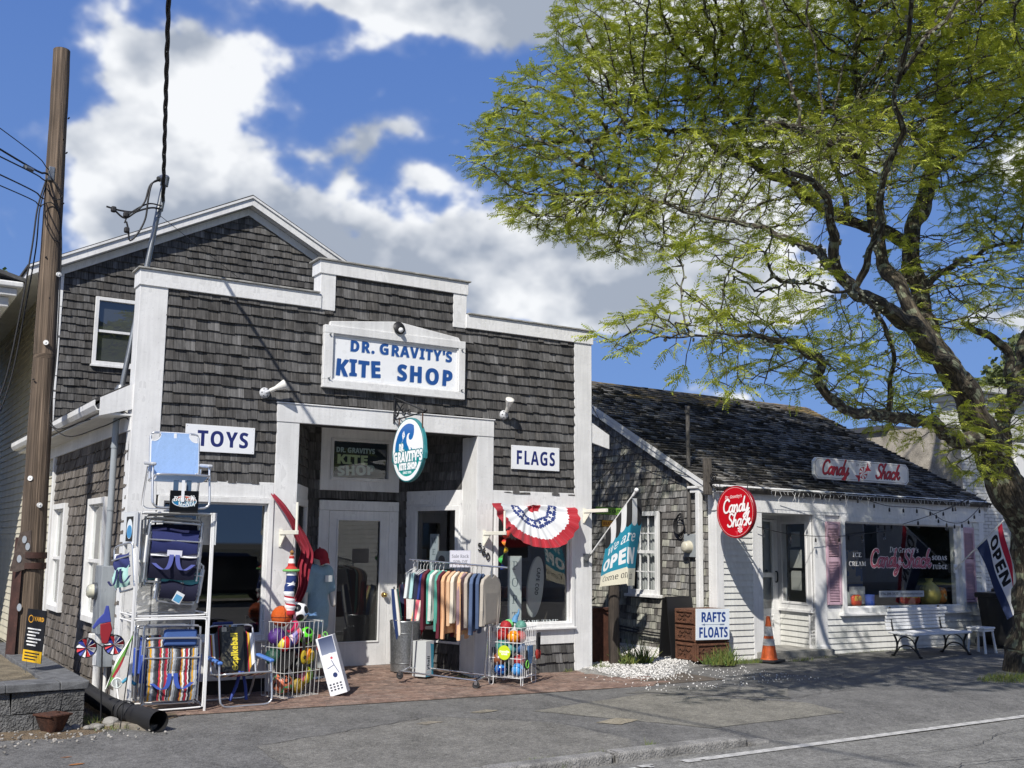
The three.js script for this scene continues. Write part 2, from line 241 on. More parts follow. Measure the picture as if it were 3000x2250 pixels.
// brick apron: bricks laid in a running bond at an angle; the nearest are separate pieces
{
  const bed = new THREE.PlaneGeometry(7.4, 3.1, 40, 40).rotateX(-Math.PI / 2); { const p = bed.attributes.position; for (let i = 0; i < p.count; i++) { const x = p.getX(i) + 6.3, z = p.getZ(i) + 0.05; p.setXYZ(i, x, apronY(z) + 0.0015, Math.min(z, 1.16 + (x - 2.85) * 0.085)); } bed.computeVertexNormals(); }
  const apron = ground('brick_apron', tuv(bed), M(lin(0.16, 0.13, 0.10), { map: rep(T.speck, 2), roughness: 1 }));
  const tones = [[0.33, 0.215, 0.165], [0.37, 0.25, 0.195], [0.29, 0.19, 0.15], [0.41, 0.285, 0.225], [0.34, 0.245, 0.20], [0.26, 0.18, 0.145]];
  const bms = tones.map((t) => M(lin(...t), { map: rep(T.speck, 3.3), roughness: 0.92, bumpMap: rep(T.speckB, 4), bumpScale: 0.004 }));
  const bg = [0, 1, 2].map((k) => tuv(new RoundedBoxGeometry(0.196, 0.03, 0.094, 1, 0.006), k * 0.37, k * 0.21));
  const list = [];
  for (let r = -22; r < 26; r++) for (let c = -30; c < 30; c++) {
    const a = c * 0.2 + (r & 1 ? 0.1 : 0), b = r * 0.1;
    const X = 5.9 + a, Z = 0.35 + b + a * 0.085;
    const edge = 1.14 + (X - 2.85) * 0.085, inR = Z < -0.02 ? (X > 4.72 + (-Z) * 0.5 && X < 7.05 + Math.min(0, (Z + 0.3) * 0.35) && Z > -1.28) : (X > 2.95 && X < 9.55 - Math.max(0, Z - 0.55) * 0.0);
    if (!inR || Z > edge - 0.045 || (X > 9.0 && Z < 0.3)) continue;
    if (X > 8.7 && R() < (X - 8.7) * 1.4) continue;
    list.push([X, Z, rr(-0.002, 0.003), rr(-0.02, 0.02) - 0.085, Math.floor(R() * 6), Math.floor(R() * 3), rr(-0.012, 0.012), rr(-0.012, 0.012)]);
  }
  list.sort((p, q) => Math.hypot(p[0], p[1] - 12.2) - Math.hypot(q[0], q[1] - 12.2));
  const rest = tones.map(() => []);
  list.forEach((p, i) => {
    const y = apronY(p[1]) - 0.006 + p[2];
    if (i < 300) { const m = part(apron, 'brick', bg[p[5]], bms[p[4]]); m.position.set(p[0], y, p[1]); m.rotation.set(p[6], p[3], p[7]); }
    else rest[p[4]].push(xf(bg[p[5]], [p[0], y, p[1]], [p[6], p[3], p[7]]));
  });
  const all = []; rest.forEach((l, k) => l.forEach((g) => all.push(tint(g, ...tones[k]))));
  const o = part(apron, 'bricks', all, M(0xffffff, { vertexColors: true, map: rep(T.speck, 3.3), roughness: 0.92, bumpMap: rep(T.speckB, 4), bumpScale: 0.004 })); o.userData.kind = 'stuff';
}
// ---------- shingles and clapboards ----------
const shingleMat = M(0xffffff, { vertexColors: true, map: rep(T.grain, 2.2, 1.6), roughness: 0.95, bumpMap: rep(T.grainB, 2.2, 1.6), bumpScale: 0.004 });
function shingleKind(n, h, thick, tones, seed, grime = 0.5) {
  const q = rng(seed), out = [];
  for (let k = 0; k < n; k++) {
    const g = flat(new THREE.BoxGeometry(0.12, h, 1, 2, 1, 1)), p = g.attributes.position, t = thick * (0.75 + q() * 0.6), sk = (q() - 0.5) * 0.007, uv = g.attributes.uv, ou = q() * 3, ov = q() * 3, cup = (q() - 0.4) * 0.004;
    const c = new Float32Array(p.count * 3), tn0 = tones[Math.floor(q() * tones.length)], b = 0.85 + q() * 0.3;
    for (let i = 0; i < p.count; i++) {
      const X = p.getX(i), top = p.getY(i) > 0, fr = p.getZ(i) > 0;
      uv.setXY(i, X + ou, p.getY(i) + ov);
      p.setY(i, p.getY(i) + h / 2 + (top ? 0 : X / 0.06 * sk));
      p.setZ(i, fr ? (top ? 0.003 : t + (Math.abs(X) < 0.01 ? cup : 0)) : -0.002);
      c[i * 3] = tn0[0] * b; c[i * 3 + 1] = tn0[1] * b; c[i * 3 + 2] = tn0[2] * b;
    }
    g.setAttribute('color', new THREE.BufferAttribute(c, 3)); g.computeVertexNormals(); out.push(g);
  }
  return out;
}
// rows of shingles on a wall part: spans(y0, y1) lists the stretches to cover. The first `single` (nearest the street side) are pieces of their own
function shingles(wall, kind, y0, y1, e, spans, single, key, m = shingleMat, name = 'shingle', wid = [0.085, 0.185], choose) {
  const list = [];
  for (let y = y0, row = 0; y < y1 - 0.01; y += e, row++) for (const [a, b] of spans(y, Math.min(y + e, y1))) {
    let x = a - R() * 0.05; if (b - a < 0.02) continue; x = a;
    while (x < b - 0.004) { let w = Math.min(rr(...wid), b - x); if (b - x - w < 0.04) w = b - x; list.push([x + w / 2, y + rr(-0.009, 0.007), w - 0.005, Math.min(1, (y1 - y + 0.02) / (e + 0.025)), rr(-0.006, 0.006), choose ? choose(x, y) : Math.floor(R() * kind.length)]); x += w; }
  }
  list.sort((p, q) => key(p) - key(q));
  const rest = [];
  list.forEach((s, i) => {
    if (i < single) { const o = part(wall, name, kind[s[5]], m); o.position.set(s[0], s[1], 0); o.scale.set(s[2] / 0.12, s[3], 1); o.rotation.z = s[4]; }
    else rest.push(xf(kind[s[5]], [s[0], s[1], 0], [0, 0, s[4]], [s[2] / 0.12, s[3], 1]));
  });
  if (rest.length) part(wall, name + 's', rest, m).userData.kind = 'stuff';
}
const grayTones = [[0.145, 0.14, 0.135], [0.16, 0.155, 0.15], [0.125, 0.12, 0.115], [0.175, 0.17, 0.165], [0.135, 0.127, 0.118], [0.15, 0.146, 0.142], [0.115, 0.11, 0.106], [0.165, 0.157, 0.148], [0.23, 0.225, 0.22]];
const grayShingle = shingleKind(34, 0.15, 0.028, grayTones, 11);
const clapShape = (e) => shapeOf([[0, 0], [0.026, 0], [0.006, e + 0.015], [0, e + 0.015]]);
// boards along x from x0 to x1 facing +z, in the local frame of their parent
function clap(parent, spans, y0, y1, e, m, name = 'clapboard') { const cache = {}; for (let y = y0; y < y1 - 0.01; y += e) for (const [a, b] of spans(y)) { const k = (b - a).toFixed(3); const g = cache[k] ??= tuv(slab(clapShape(Math.min(e, y1 - y)), null, b - a).rotateY(-Math.PI / 2)); const o = part(parent, name, g, Array.isArray(m) ? pick(m) : m); o.position.set(b, y + rr(-0.002, 0.002), 0); o.rotation.z = rr(-0.0012, 0.0012); } }
const frame = (w, h, b, d, z0 = 0, bot = b) => tuv(slab([[0, 0], [w, 0], [w, h], [0, h]], [[b, w - b, bot, h - b]], d, 0.004).translate(0, 0, z0));
const pane = (x0, x1, y0, y1, z) => new THREE.PlaneGeometry(x1 - x0, y1 - y0).translate((x0 + x1) / 2, (y0 + y1) / 2, z);

// ---------- the kite shop ----------
const shop = thing('shingled_shop', 'grey shingled shop with stepped white trimmed false front and recessed door', 'building');
{
  const W = mat.white, e = 0.125;
  // front wall, stepped parapet, openings for two windows and the entry
  const front = part(shop, 'front_wall', tuv(slab([[2.72, -0.05], [4.65, -0.05], [4.65, 3.13], [7.144, 3.13], [7.144, -0.05], [9.02, -0.05], [9.02, 4.76], [6.94, 4.76], [6.94, 5.2], [4.86, 5.2], [4.86, 4.76], [2.72, 4.76]], [[3.1, 4.31, 0.65, 2.18], [7.48, 8.67, 0.66, 2.2]], 0.16).translate(0, 0, -0.17)), mat.sheath);
  const spans = (y0, y1) => {
    const m = (y0 + y1) / 2;
    if (m > 4.585) return [[5.05, 6.745]];
    if (m > 3.36) return [[3.0, 8.74]];
    if (m > 2.41) return [[3.0, 4.37], [7.39, 8.74]];
    if (m < 0.39) return [[7.39, 8.74]];
    return [];
  };
  shingles(front, grayShingle, 0.02, 5.04, e, spans, 300, (s) => Math.hypot(s[0] - 4.2, (s[1] - 3.9)));
  // white trim
  const tr = (n, ...a) => part(shop, n, rb(...a, 0.005), W);
  tr('corner_board', 2.70, 3.012, -0.05, 4.585, -0.2, 0.032); tr('corner_board', 8.73, 9.03, -0.05, 4.585, -0.2, 0.032);
  tr('fascia_board', 2.685, 4.868, 4.58, 4.765, -0.22, 0.05); tr('fascia_board', 6.935, 9.05, 4.58, 4.765, -0.22, 0.05); tr('fascia_board', 4.835, 6.96, 5.03, 5.2, -0.22, 0.05);
  tr('step_board', 4.855, 5.055, 4.572, 5.035, -0.2, 0.036); tr('step_board', 6.742, 6.942, 4.572, 5.035, -0.2, 0.036);
  const cap = M(lin(0.52, 0.51, 0.47), { map: rep(T.speck, 2), roughness: 0.8 });
  for (const [a, b, y] of [[2.66, 4.84, 4.767], [6.955, 9.08, 4.767], [4.80, 6.99, 5.202]]) part(shop, 'parapet_cap', rb(a, b, y, y + 0.02, -0.25, 0.075, 0.004), cap);
  // entry surround
  tr('door_header', 4.362, 7.395, 3.14, 3.36, -0.16, 0.042); tr('header_cap', 4.35, 7.408, 3.362, 3.378, -0.01, 0.055);
  tr('entry_pilaster', 4.37, 4.652, -0.03, 3.138, -0.18, 0.034); tr('entry_pilaster', 7.14, 7.395, -0.03, 3.138, -0.37, 0.034);
  // window surrounds
  tr('window_header', 3.013, 4.368, 2.225, 2.41, -0.01, 0.03); tr('window_header', 7.397, 8.728, 2.225, 2.43, -0.01, 0.03);
  tr('apron_board', 7.397, 8.728, 0.39, 0.60, -0.01, 0.028); tr('apron_board', 3.013, 4.368, 0.17, 0.60, -0.01, 0.028);
  const win = (x, y, w, h, b, n = 'shop_window') => { const f = part(shop, n, [frame(w, h, b, 0.05, 0), frame(w - 2 * b + 0.03, h - 2 * b + 0.03, 0.035, 0.03, -0.045).translate(b - 0.015, b - 0.015, 0)], W); f.position.set(x, y, 0); part(f, 'pane', pane(b, w - b, b, h - b, -0.03), mat.glass); return f; };
  win(3.035, 0.6, 1.33, 1.622, 0.062); win(7.42, 0.61, 1.30, 1.612, 0.055);
  for (const [a, b] of [[3.02, 4.38], [7.40, 8.735]]) part(shop, 'window_sill', rb(a, b, 0.585, 0.612, 0, 0.085, 0.006), W);
  // recessed entry: ceiling, back wall, two splayed walls
  part(shop, 'entry_ceiling', b6(4.5, 7.3, 3.272, 3.3, -1.5, -0.1), W);
  const back = part(shop, 'entry_back_wall', b6(-0.8, 0.9, -0.05, 3.27, -0.1, -0.004), mat.sheath); back.position.set(6.05, 0, -1.33);
  // opening of the door and of the transom are filled by the units set in front of this wall
  shingles(back, grayShingle, 0.06, 3.26, e, (a, b) => { const m = (a + b) / 2; return m > 2.29 && m < 2.42 ? [[-0.78, 0.8]] : [[-0.78, -0.56], [0.60, 0.8]]; }, 0, () => 0);
  const door = part(shop, 'door_frame', [rb(5.48, 5.625, 0.085, 2.15, -1.335, -1.285), rb(6.515, 6.66, 0.085, 2.15, -1.335, -1.285), rb(5.48, 6.66, 2.152, 2.285, -1.335, -1.28)], W);
  const leaf = part(shop, 'door', tuv(slab([[0, 0], [0.885, 0], [0.885, 2.06], [0, 2.06]], [[0.115, 0.765, 0.31, 1.94]], 0.045, 0.004).translate(5.628, 0.088, -1.332)), W);
  part(leaf, 'door_pane', pane(5.743, 6.393, 0.398, 2.028, -1.31), mat.glass);
  part(leaf, 'bead', tuv(frame(0.66, 1.65, 0.022, 0.012).translate(5.738, 0.39, -1.288)), W);
  part(leaf, 'door_knob', [new THREE.SphereGeometry(0.032, 16, 10).translate(6.455, 1.02, -1.235), cyl(0.012, 0.012, 0.05, 0, 0, 0).rotateX(Math.PI / 2).translate(6.455, 1.02, -1.285), cyl(0.034, 0.034, 0.01).rotateX(Math.PI / 2).translate(6.455, 1.02, -1.287)], mat.brass);
  part(shop, 'threshold', rb(5.5, 6.64, 0.05, 0.092, -1.34, -1.22), M(lin(0.10, 0.09, 0.08)));
  const tw = part(shop, 'transom_window', [frame(1.18, 0.85, 0.16, 0.045, 0), frame(0.9, 0.57, 0.03, 0.06, 0).translate(0.14, 0.14, 0), frame(0.86, 0.53, 0.018, 0.07, 0).translate(0.16, 0.16, 0)], W); tw.position.set(5.475, 2.42, -1.335); part(tw, 'pane', pane(0.17, 1.01, 0.17, 0.68, 0.016), mat.glass);
  // splayed side walls: local x runs from the front jamb inwards
  const splay = (ax, az, bx, bz, n) => { const L = Math.hypot(bx - ax, bz - az); return [L, Math.atan2(-(bz - az), bx - ax)]; };
  {
    const [L, an] = splay(7.144, -0.36, 6.815, -1.33); // seen face looks to the left of its run
    const wl = part(shop, 'entry_side_wall', [b6(0, L, -0.05, 0.64, 0.004, 0.08), b6(0, L, 2.2, 3.27, 0.004, 0.08), b6(0, 0.07, 0.64, 2.2, 0.004, 0.08), b6(0.8, L, 0.64, 2.2, 0.004, 0.08)], mat.sheath); wl.position.set(7.144, 0, -0.36); wl.rotation.y = an;
    const all = []; for (const [y0, y1, a, b] of [[0.02, 0.42, 0.0, L], [2.45, 3.26, 0.0, L]]) for (let y = y0; y < y1 - 0.02; y += e) { let x = a; while (x < b - 0.01) { const w = Math.min(rr(0.09, 0.17), b - x); all.push(xf(pick(grayShingle), [-(x + w / 2), y, 0], [0, 0, 0], [(w - 0.004) / 0.12, Math.min(1, (y1 - y + 0.02) / 0.15), 1])); x += w; } }
    const st = part(wl, 'shingles', all, shingleMat); st.rotation.y = Math.PI; st.position.z = 0.004; st.userData.kind = 'stuff';
    const w2 = part(shop, 'side_window', [frame(1.02, 1.86, 0.03, 0.025).translate(0, 0.40, 0), frame(0.86, 1.66, 0.065, 0.04, 0).translate(-0.0 + 0.02, 0.57, 0), b6(0, 1.02, 2.24, 2.44, 0, 0.028), b6(0.86, 1.02, 0.42, 2.24, 0, 0.026)], W); w2.position.set(7.144, 0, -0.36); w2.rotation.y = an; w2.scale.z = -1;
    part(w2, 'pane', pane(0.08, 0.82, 0.63, 2.17, 0.012), mat.glass);
  }
  {
    const L = Math.hypot(0.65, 1.18), an = Math.atan2(1.18, 0.65);
    const wl = part(shop, 'entry_side_wall', [b6(0, L, -0.05, 0.64, -0.08, -0.004), b6(0, L, 2.2, 3.27, -0.08, -0.004), b6(0, 0.3, 0.64, 2.2, -0.08, -0.004), b6(1.2, L, 0.64, 2.2, -0.08, -0.004)], mat.sheath); wl.position.set(4.65, 0, -0.15); wl.rotation.y = an;
    shingles(wl, grayShingle, 2.44, 3.26, e, () => [[0, L - 0.05]], 0, () => 0);
    const w2 = part(shop, 'side_window', [frame(1.1, 1.78, 0.1, 0.03).translate(0.24, 0.5, 0), b6(0, L, 2.24, 2.44, 0, 0.026), b6(0, L, 0.1, 0.5, 0, 0.02)], W); w2.position.set(4.65, 0, -0.15); w2.rotation.y = an; part(w2, 'pane', pane(0.32, 1.26, 0.58, 2.2, 0.01), mat.glass);
  }
  // inside: floor, ceiling, walls, a counter and shelves, dark
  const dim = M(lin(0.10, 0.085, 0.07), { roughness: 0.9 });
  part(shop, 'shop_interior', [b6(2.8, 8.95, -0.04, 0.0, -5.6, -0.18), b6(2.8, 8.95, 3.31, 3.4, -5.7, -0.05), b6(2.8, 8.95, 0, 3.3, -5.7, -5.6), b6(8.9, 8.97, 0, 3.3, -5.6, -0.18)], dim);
  // side wall facing the alley: local x runs towards the back
  const sx = (z) => z + 4.6; // local x of a world z
  const side = part(shop, 'side_wall', [b6(0, 4.6, -0.05, 0.79, -0.12, -0.004), b6(0, 4.6, 2.2, 3.2, -0.12, -0.004), b6(sx(-0.92), 4.6, 0.79, 2.2, -0.12, -0.004), b6(sx(-3.48), sx(-1.82), 0.79, 2.2, -0.12, -0.004), b6(0, sx(-4.31), 0.79, 2.2, -0.12, -0.004)], mat.sheath); side.position.set(2.72, 0, -4.6); side.rotation.y = -Math.PI / 2;
  const brownTones = [[0.24, 0.215, 0.19], [0.20, 0.175, 0.15], [0.28, 0.25, 0.225], [0.22, 0.19, 0.165], [0.17, 0.145, 0.125]];
  const brownShingle = shingleKind(20, 0.155, 0.02, brownTones, 31);
  shingles(side, brownShingle, 0.0, 2.98, 0.128, (a, b) => { const m = (a + b) / 2; return m > 0.74 && m < 2.24 ? [[0.0, sx(-4.36)], [sx(-3.42), sx(-1.88)], [sx(-0.86), 4.56]] : [[0.0, 4.56]]; }, 0, () => 0);
  for (const [z0, z1] of [[-1.86, -0.88], [-4.35, -3.44]]) {
    const w = part(shop, 'side_wall_window', [frame(z1 - z0, 1.47, 0.075, 0.06), frame(z1 - z0 - 0.13, 1.34, 0.035, 0.03, -0.03).translate(0.065, 0.065, 0), b6(0.07, z1 - z0 - 0.07, 0.7, 0.74, -0.02, 0.03)], W); w.position.set(2.715, 0.755, z0); w.rotation.y = -Math.PI / 2;
    part(w, 'pane', pane(0.07, z1 - z0 - 0.07, 0.07, 1.4, -0.01), mat.glass);
    part(w, 'blind', Array.from({ length: 12 }, (_, k) => b6(0.08 + k * 0.065, 0.135 + k * 0.065, 0.08, 1.39, -0.09, -0.085)), M(lin(0.55, 0.55, 0.52)));
  }
  part(shop, 'frieze_board', b6(2.69, 2.716, 2.93, 3.17, -6.2, -0.02), W);
  part(shop, 'soffit', b6(2.40, 2.70, 3.09, 3.11, -6.4, -0.01), W);
  part(shop, 'rear_corner_board', rb(2.665, 2.73, -0.05, 2.92, -4.69, -4.59), W);
  // gutter: a folded trough
  part(shop, 'gutter', tuv(slab([[0, 0], [0.09, 0], [0.12, 0.05], [0.12, 0.11], [0.108, 0.11], [0.108, 0.055], [0.083, 0.012], [0.012, 0.012], [0.012, 0.11], [0, 0.11]].map((p) => [-p[0], p[1]]), null, 6.4).translate(2.42, 3.13, -6.42)), W);
  part(shop, 'eave_return', tuv(slab([[2.73, 3.47], [2.36, 3.27], [2.36, 3.07], [2.73, 3.17]], null, 0.03).translate(0, 0, -0.02)), W);
  part(shop, 'eave_return', tuv(slab([[9.03, 3.17], [9.36, 3.09], [9.36, 3.29], [9.03, 3.46]], null, 0.03).translate(0, 0, -0.02)), W);
  const roofM = M(lin(0.07, 0.068, 0.066), { map: rep(T.speck, 3), roughness: 0.95 });
  part(shop, 'front_roof', tuv(slab([[2.34, 3.24], [4.3, 4.3], [7.4, 4.3], [9.36, 3.24], [9.36, 3.28], [7.4, 4.35], [4.3, 4.35], [2.34, 3.28]], null, 5.6).translate(0, 0, -5.78)), roofM);
  part(shop, 'right_wall', b6(8.93, 9.0, 0, 3.3, -5.7, -0.18), mat.sheath);
  // the two-storey house behind
  const gx = 5.77, gw = part(shop, 'gable_wall', tuv(slab([[2.73, 0], [8.81, 0], [8.81, 6.02], [gx, 7.56], [2.73, 6.02]], [[3.36, 4.24, 4.62, 5.58]], 0.1).translate(0, 0, -0.105)), mat.sheath); gw.position.z = -5.8;
  shingles(gw, grayShingle, 3.3, 7.5, e, (a, b) => { const top = b - 0.02, w = top <= 6.02 ? 3.02 : (7.56 - top) / 0.507; const l = Math.max(2.76, gx - w), r = Math.min(8.78, gx + w), m = (a + b) / 2; return r - l < 0.05 ? [] : m > 4.58 && m < 5.62 ? [[l, 3.29], [4.32, r]] : [[l, r]]; }, 0, () => 0);
  for (const s of [-1, 1]) {
    const P = (d, y) => [gx + s * d, y];
    const run = 3.50, dy = run * 0.507;
    part(shop, 'rake_board', tuv(slab([P(0, 7.76), P(run, 7.76 - dy), P(run, 7.61 - dy), P(0, 7.61)], null, 0.03).translate(0, 0, -5.62)), W);
    part(shop, 'rake_trim', tuv(slab([P(0, 7.775), P(run + 0.02, 7.765 - dy), P(run + 0.02, 7.73 - dy), P(0, 7.735)], null, 0.025).translate(0, 0, -5.588)), W);
    part(shop, 'gable_frieze', tuv(slab([P(0, 7.60), P(3.06, 7.60 - 3.06 * 0.507), P(3.06, 7.47 - 3.06 * 0.507), P(0, 7.47)], null, 0.03).translate(0, 0, -5.79)), W);
    part(shop, 'roof', tuv(slab([P(0, 7.80), P(run + 0.05, 7.79 - dy - 0.025), P(run + 0.05, 7.75 - dy - 0.025), P(0, 7.76)], null, 10).translate(0, 0, -15.58)), roofM);
    part(shop, 'rake_soffit', tuv(slab([P(0, 7.63), P(run, 7.63 - dy), P(run, 7.61 - dy), P(0, 7.61)], null, 0.16).translate(0, 0, -5.79)), W);
  }
  part(shop, 'house_corner_board', rb(2.70, 2.80, 3.2, 6.0, -5.86, -5.77), W);
  const gwin = part(shop, 'gable_window', [frame(1.0, 1.12, 0.06, 0.05), b6(0.06, 0.94, 0.54, 0.58, 0.0, 0.035), b6(-0.02, 1.02, -0.03, 0.0, 0, 0.07)], W); gwin.position.set(3.3, 4.54, -5.79);
  part(gwin, 'pane', pane(0.06, 0.94, 0.06, 1.06, 0.012), mat.glass);
  part(gwin, 'screen', b6(0.06, 0.94, 0.06, 1.06, -0.03, -0.025), M(lin(0.05, 0.055, 0.065), { roughness: 0.8 }));
  // clapboarded side of the house
  const hs = part(shop, 'house_side_wall', [b6(0, 9.2, -0.05, 6.1, -0.1, -0.006), b6(9.2, 10.42, -0.05, 3.0, -0.1, -0.006)], mat.cream); hs.position.set(2.722, 0, -15); hs.rotation.y = -Math.PI / 2;
  clap(hs, (y) => (y < 2.85 ? [[0, 10.34]] : [[0, 9.2]]), 0, 6.0, 0.115, mat.cream);
  part(shop, 'house_soffit', b6(2.28, 2.72, 5.92, 5.94, -15.5, -5.62), W);
  part(shop, 'house_eave_board', b6(2.255, 2.28, 5.83, 6.0, -15.5, -5.6), W);
  // service mast, conduit, meter box
  part(shop, 'service_mast', [rod([2.66, 3.42, -0.42], [3.0, 5.98, -0.42], 0.032, 12), new THREE.SphereGeometry(0.05, 12, 8).scale(1, 0.8, 1).translate(3.01, 6.03, -0.42), rod([3.0, 5.93, -0.42], [3.01, 6.02, -0.42], 0.048, 12), rod([2.98, 6.03, -0.40], [2.92, 5.98, -0.36], 0.035, 10), cyl(0.09, 0.05, 0.08, 2.66, 3.40, -0.42), rod([2.955, 5.62, -0.42], [2.962, 5.66, -0.42], 0.04, 12)], mat.galv);
  part(shop, 'conduit', [rod([2.615, 3.08, -0.36], [2.615, 1.44, -0.36], 0.036, 12), rod([2.615, 2.05, -0.36], [2.615, 2.09, -0.36], 0.042, 12), rod([2.615, 2.75, -0.36], [2.615, 2.79, -0.36], 0.042, 12), rod([2.62, 3.06, -0.36], [2.66, 3.42, -0.42], 0.034, 12)], mat.grayPaint);
  const mb = part(shop, 'meter_box', rb(2.545, 2.716, 0.70, 1.44, -0.60, -0.24, 0.008), mat.grayPaint);
  part(mb, 'meter', [lathe([[0, 0.1], [0.05, 0.095], [0.075, 0.07], [0.08, 0], [0.08, -0.02]], 20).rotateZ(Math.PI / 2).translate(2.54, 1.16, -0.48)], MP(lin(0.75, 0.72, 0.55), { roughness: 0.1, clearcoat: 1 }));
  part(mb, 'meter_ring', [lathe([[0.085, -0.01], [0.095, -0.01], [0.095, 0.03], [0.085, 0.03]], 20).rotateZ(Math.PI / 2).translate(2.54, 1.16, -0.48)], mat.galv);
  part(mb, 'riser_pipe', [rod([2.6, 0.7, -0.44], [2.6, 0, -0.44], 0.045, 12), rod([2.6, 0.36, -0.44], [2.6, 0.47, -0.44], 0.055, 12), rod([2.66, 0.62, -0.3], [2.66, 0.05, -0.3], 0.02, 8)], mat.vinyl);
  part(mb, 'junction_box', rb(2.56, 2.70, 0.36, 0.60, -0.33, -0.17, 0.008), mat.grayPaint); part(mb, 'junction_box', rb(2.60, 2.69, 0.42, 0.66, -1.02, -0.88, 0.008), mat.vinyl);
  for (const pts of [[[2.05, 3.2, -1.45], [2.15, 3.02, -1.3], [2.35, 3.08, -0.8], [2.62, 3.16, -0.3], [2.70, 3.1, -0.06]], [[2.05, 3.1, -1.45], [2.25, 2.92, -1.1], [2.5, 3.0, -0.5], [2.69, 3.06, -0.1], [2.70, 2.6, -0.05]]]) part(shop, 'cable', tube(pts, 0.007, 40, 5), mat.cable);
}
// ---------- the candy shack ----------
const shack = thing('clapboard_shack', 'low white clapboard shop with weathered shingle roof and shuttered display window', 'building', [11.5, 0.045, -0.1]);
shack.rotation.z = -0.009;
{
  const W = mat.white, wl = (n, g, m = W) => part(shack, n, g, m);
  const bw = M(lin(0.74, 0.74, 0.70), { map: rep(T.paint, 1.1), roughness: 0.6 }), bw2 = M(lin(0.78, 0.78, 0.745), { map: rep(T.paint, 0.7), roughness: 0.6 });
  // front wall behind the boards
  const fw = wl('front_wall', [b6(0.02, 0.95, -0.1, 2.5, -0.1, -0.006), b6(2.13, 6.7, -0.1, 0.7, -0.1, -0.006), b6(2.13, 6.7, 2.14, 2.5, -0.1, -0.006), b6(2.13, 2.85, 0.7, 2.14, -0.1, -0.006), b6(5.86, 6.7, 0.7, 2.14, -0.1, -0.006)]);
  clap(fw, () => [[0.12, 0.735]], -0.06, 2.1, 0.094, [bw, bw2]);
  clap(fw, (y) => (y < 0.58 ? [[2.41, 6.58]] : [[6.43, 6.58]]), -0.06, 2.2, 0.098, [bw, bw2]);
  wl('corner_post', rb(-0.03, 0.12, -0.1, 2.52, -0.16, 0.022)); wl('corner_post', rb(6.58, 6.72, -0.1, 2.5, -0.1, 0.022));
  wl('entry_pilaster', rb(0.735, 0.95, -0.1, 2.22, -0.2, 0.024)); wl('entry_pilaster', rb(2.13, 2.405, -0.1, 2.22, -0.14, 0.024)); wl('pilaster_base', rb(2.11, 2.42, -0.1, 0.11, -0.12, 0.045));
  wl('fascia_board', rb(-0.05, 6.75, 2.22, 2.53, -0.08, 0.03)); wl('crown_moulding', rb(-0.12, 6.78, 2.535, 2.62, -0.1, 0.095, 0.02));
  wl('cornice_return', [rb(-0.10, 0.1, 2.5, 2.565, -0.5, 0.10, 0.012), rb(-0.13, 0.1, 2.568, 2.61, -0.53, 0.13, 0.012)]);
  // recessed entry
  wl('entry_ceiling', b6(0.9, 2.5, 2.22, 2.25, -1.0, -0.01));
  wl('entry_back_wall', [b6(0.9, 1.36, -0.1, 2.22, -1.0, -0.93), b6(2.28, 2.5, -0.1, 2.22, -1.0, -0.93), b6(1.36, 2.28, 2.17, 2.22, -1.0, -0.93)]);
  const d = wl('storm_door', tuv(slab([[0, 0], [0.9, 0], [0.9, 2.12], [0, 2.12]], [[0.13, 0.77, 0.62, 1.14], [0.13, 0.77, 1.22, 2.08]], 0.04, 0.003).translate(1.37, 0.04, -0.96)));
  part(d, 'door_pane', pane(1.5, 2.14, 0.66, 1.18, -0.94), mat.glass); part(d, 'door_pane', pane(1.5, 2.14, 1.26, 2.12, -0.94), mat.glass);
  part(d, 'kick_panel', frame(0.64, 0.42, 0.03, 0.012).translate(1.5, 0.14, -0.918), W);
  part(d, 'door_handle', tube([[2.2, 1.1, -0.91], [2.2, 1.12, -0.87], [2.2, 1.26, -0.87], [2.2, 1.28, -0.91]], 0.012, 14), mat.black);
  const ent = part(shack, 'inner_door', b6(1.4, 2.26, 0.04, 2.16, -1.1, -1.05), M(lin(0.42, 0.42, 0.42))); part(ent, 'inner_door_knob', new THREE.SphereGeometry(0.03, 12, 8).translate(2.1, 1.28, -1.02), mat.black);
  // right side of the entry: knee wall with boards, tall window above
  const ea = Math.atan2(0.9, 0.17), L = Math.hypot(0.17, 0.9);
  const kw = wl('entry_knee_wall', [b6(0, L, -0.1, 0.63, 0.006, 0.08), b6(0, L, 0.63, 0.67, -0.05, 0.08)]); kw.position.set(2.14, 0, -0.03); kw.rotation.y = ea;
  { const h = part(kw, 'clapboards', Array.from({ length: 7 }, (_, k) => tuv(slab(clapShape(0.094), null, L - 0.04).rotateY(-Math.PI / 2)).translate(0, -0.06 + k * 0.094, 0)), bw); h.rotation.y = Math.PI; h.position.z = 0.006; h.position.x = 0.02; h.userData.kind = 'stuff'; }
  const sw = wl('entry_window', [frame(L, 1.57, 0.14, 0.06, -0.03).translate(0, 0.65, 0), frame(L - 0.2, 1.37, 0.04, 0.08, -0.04).translate(0.1, 0.75, 0)]); sw.position.set(2.14, 0, -0.03); sw.rotation.y = ea; part(sw, 'pane', pane(0.14, L - 0.14, 0.78, 2.1, 0), mat.glass);
  part(sw, 'notice', [b6(0.3, 0.62, 1.35, 1.65, 0.012, 0.014)], M(lin(0.4, 0.4, 0.38))); part(sw, 'notice', b6(0.32, 0.6, 0.98, 1.3, 0.012, 0.014), M(lin(0.35, 0.35, 0.33))); part(sw, 'notice', b6(0.34, 0.58, 1.7, 1.95, 0.012, 0.014), M(lin(0.3, 0.3, 0.3)));
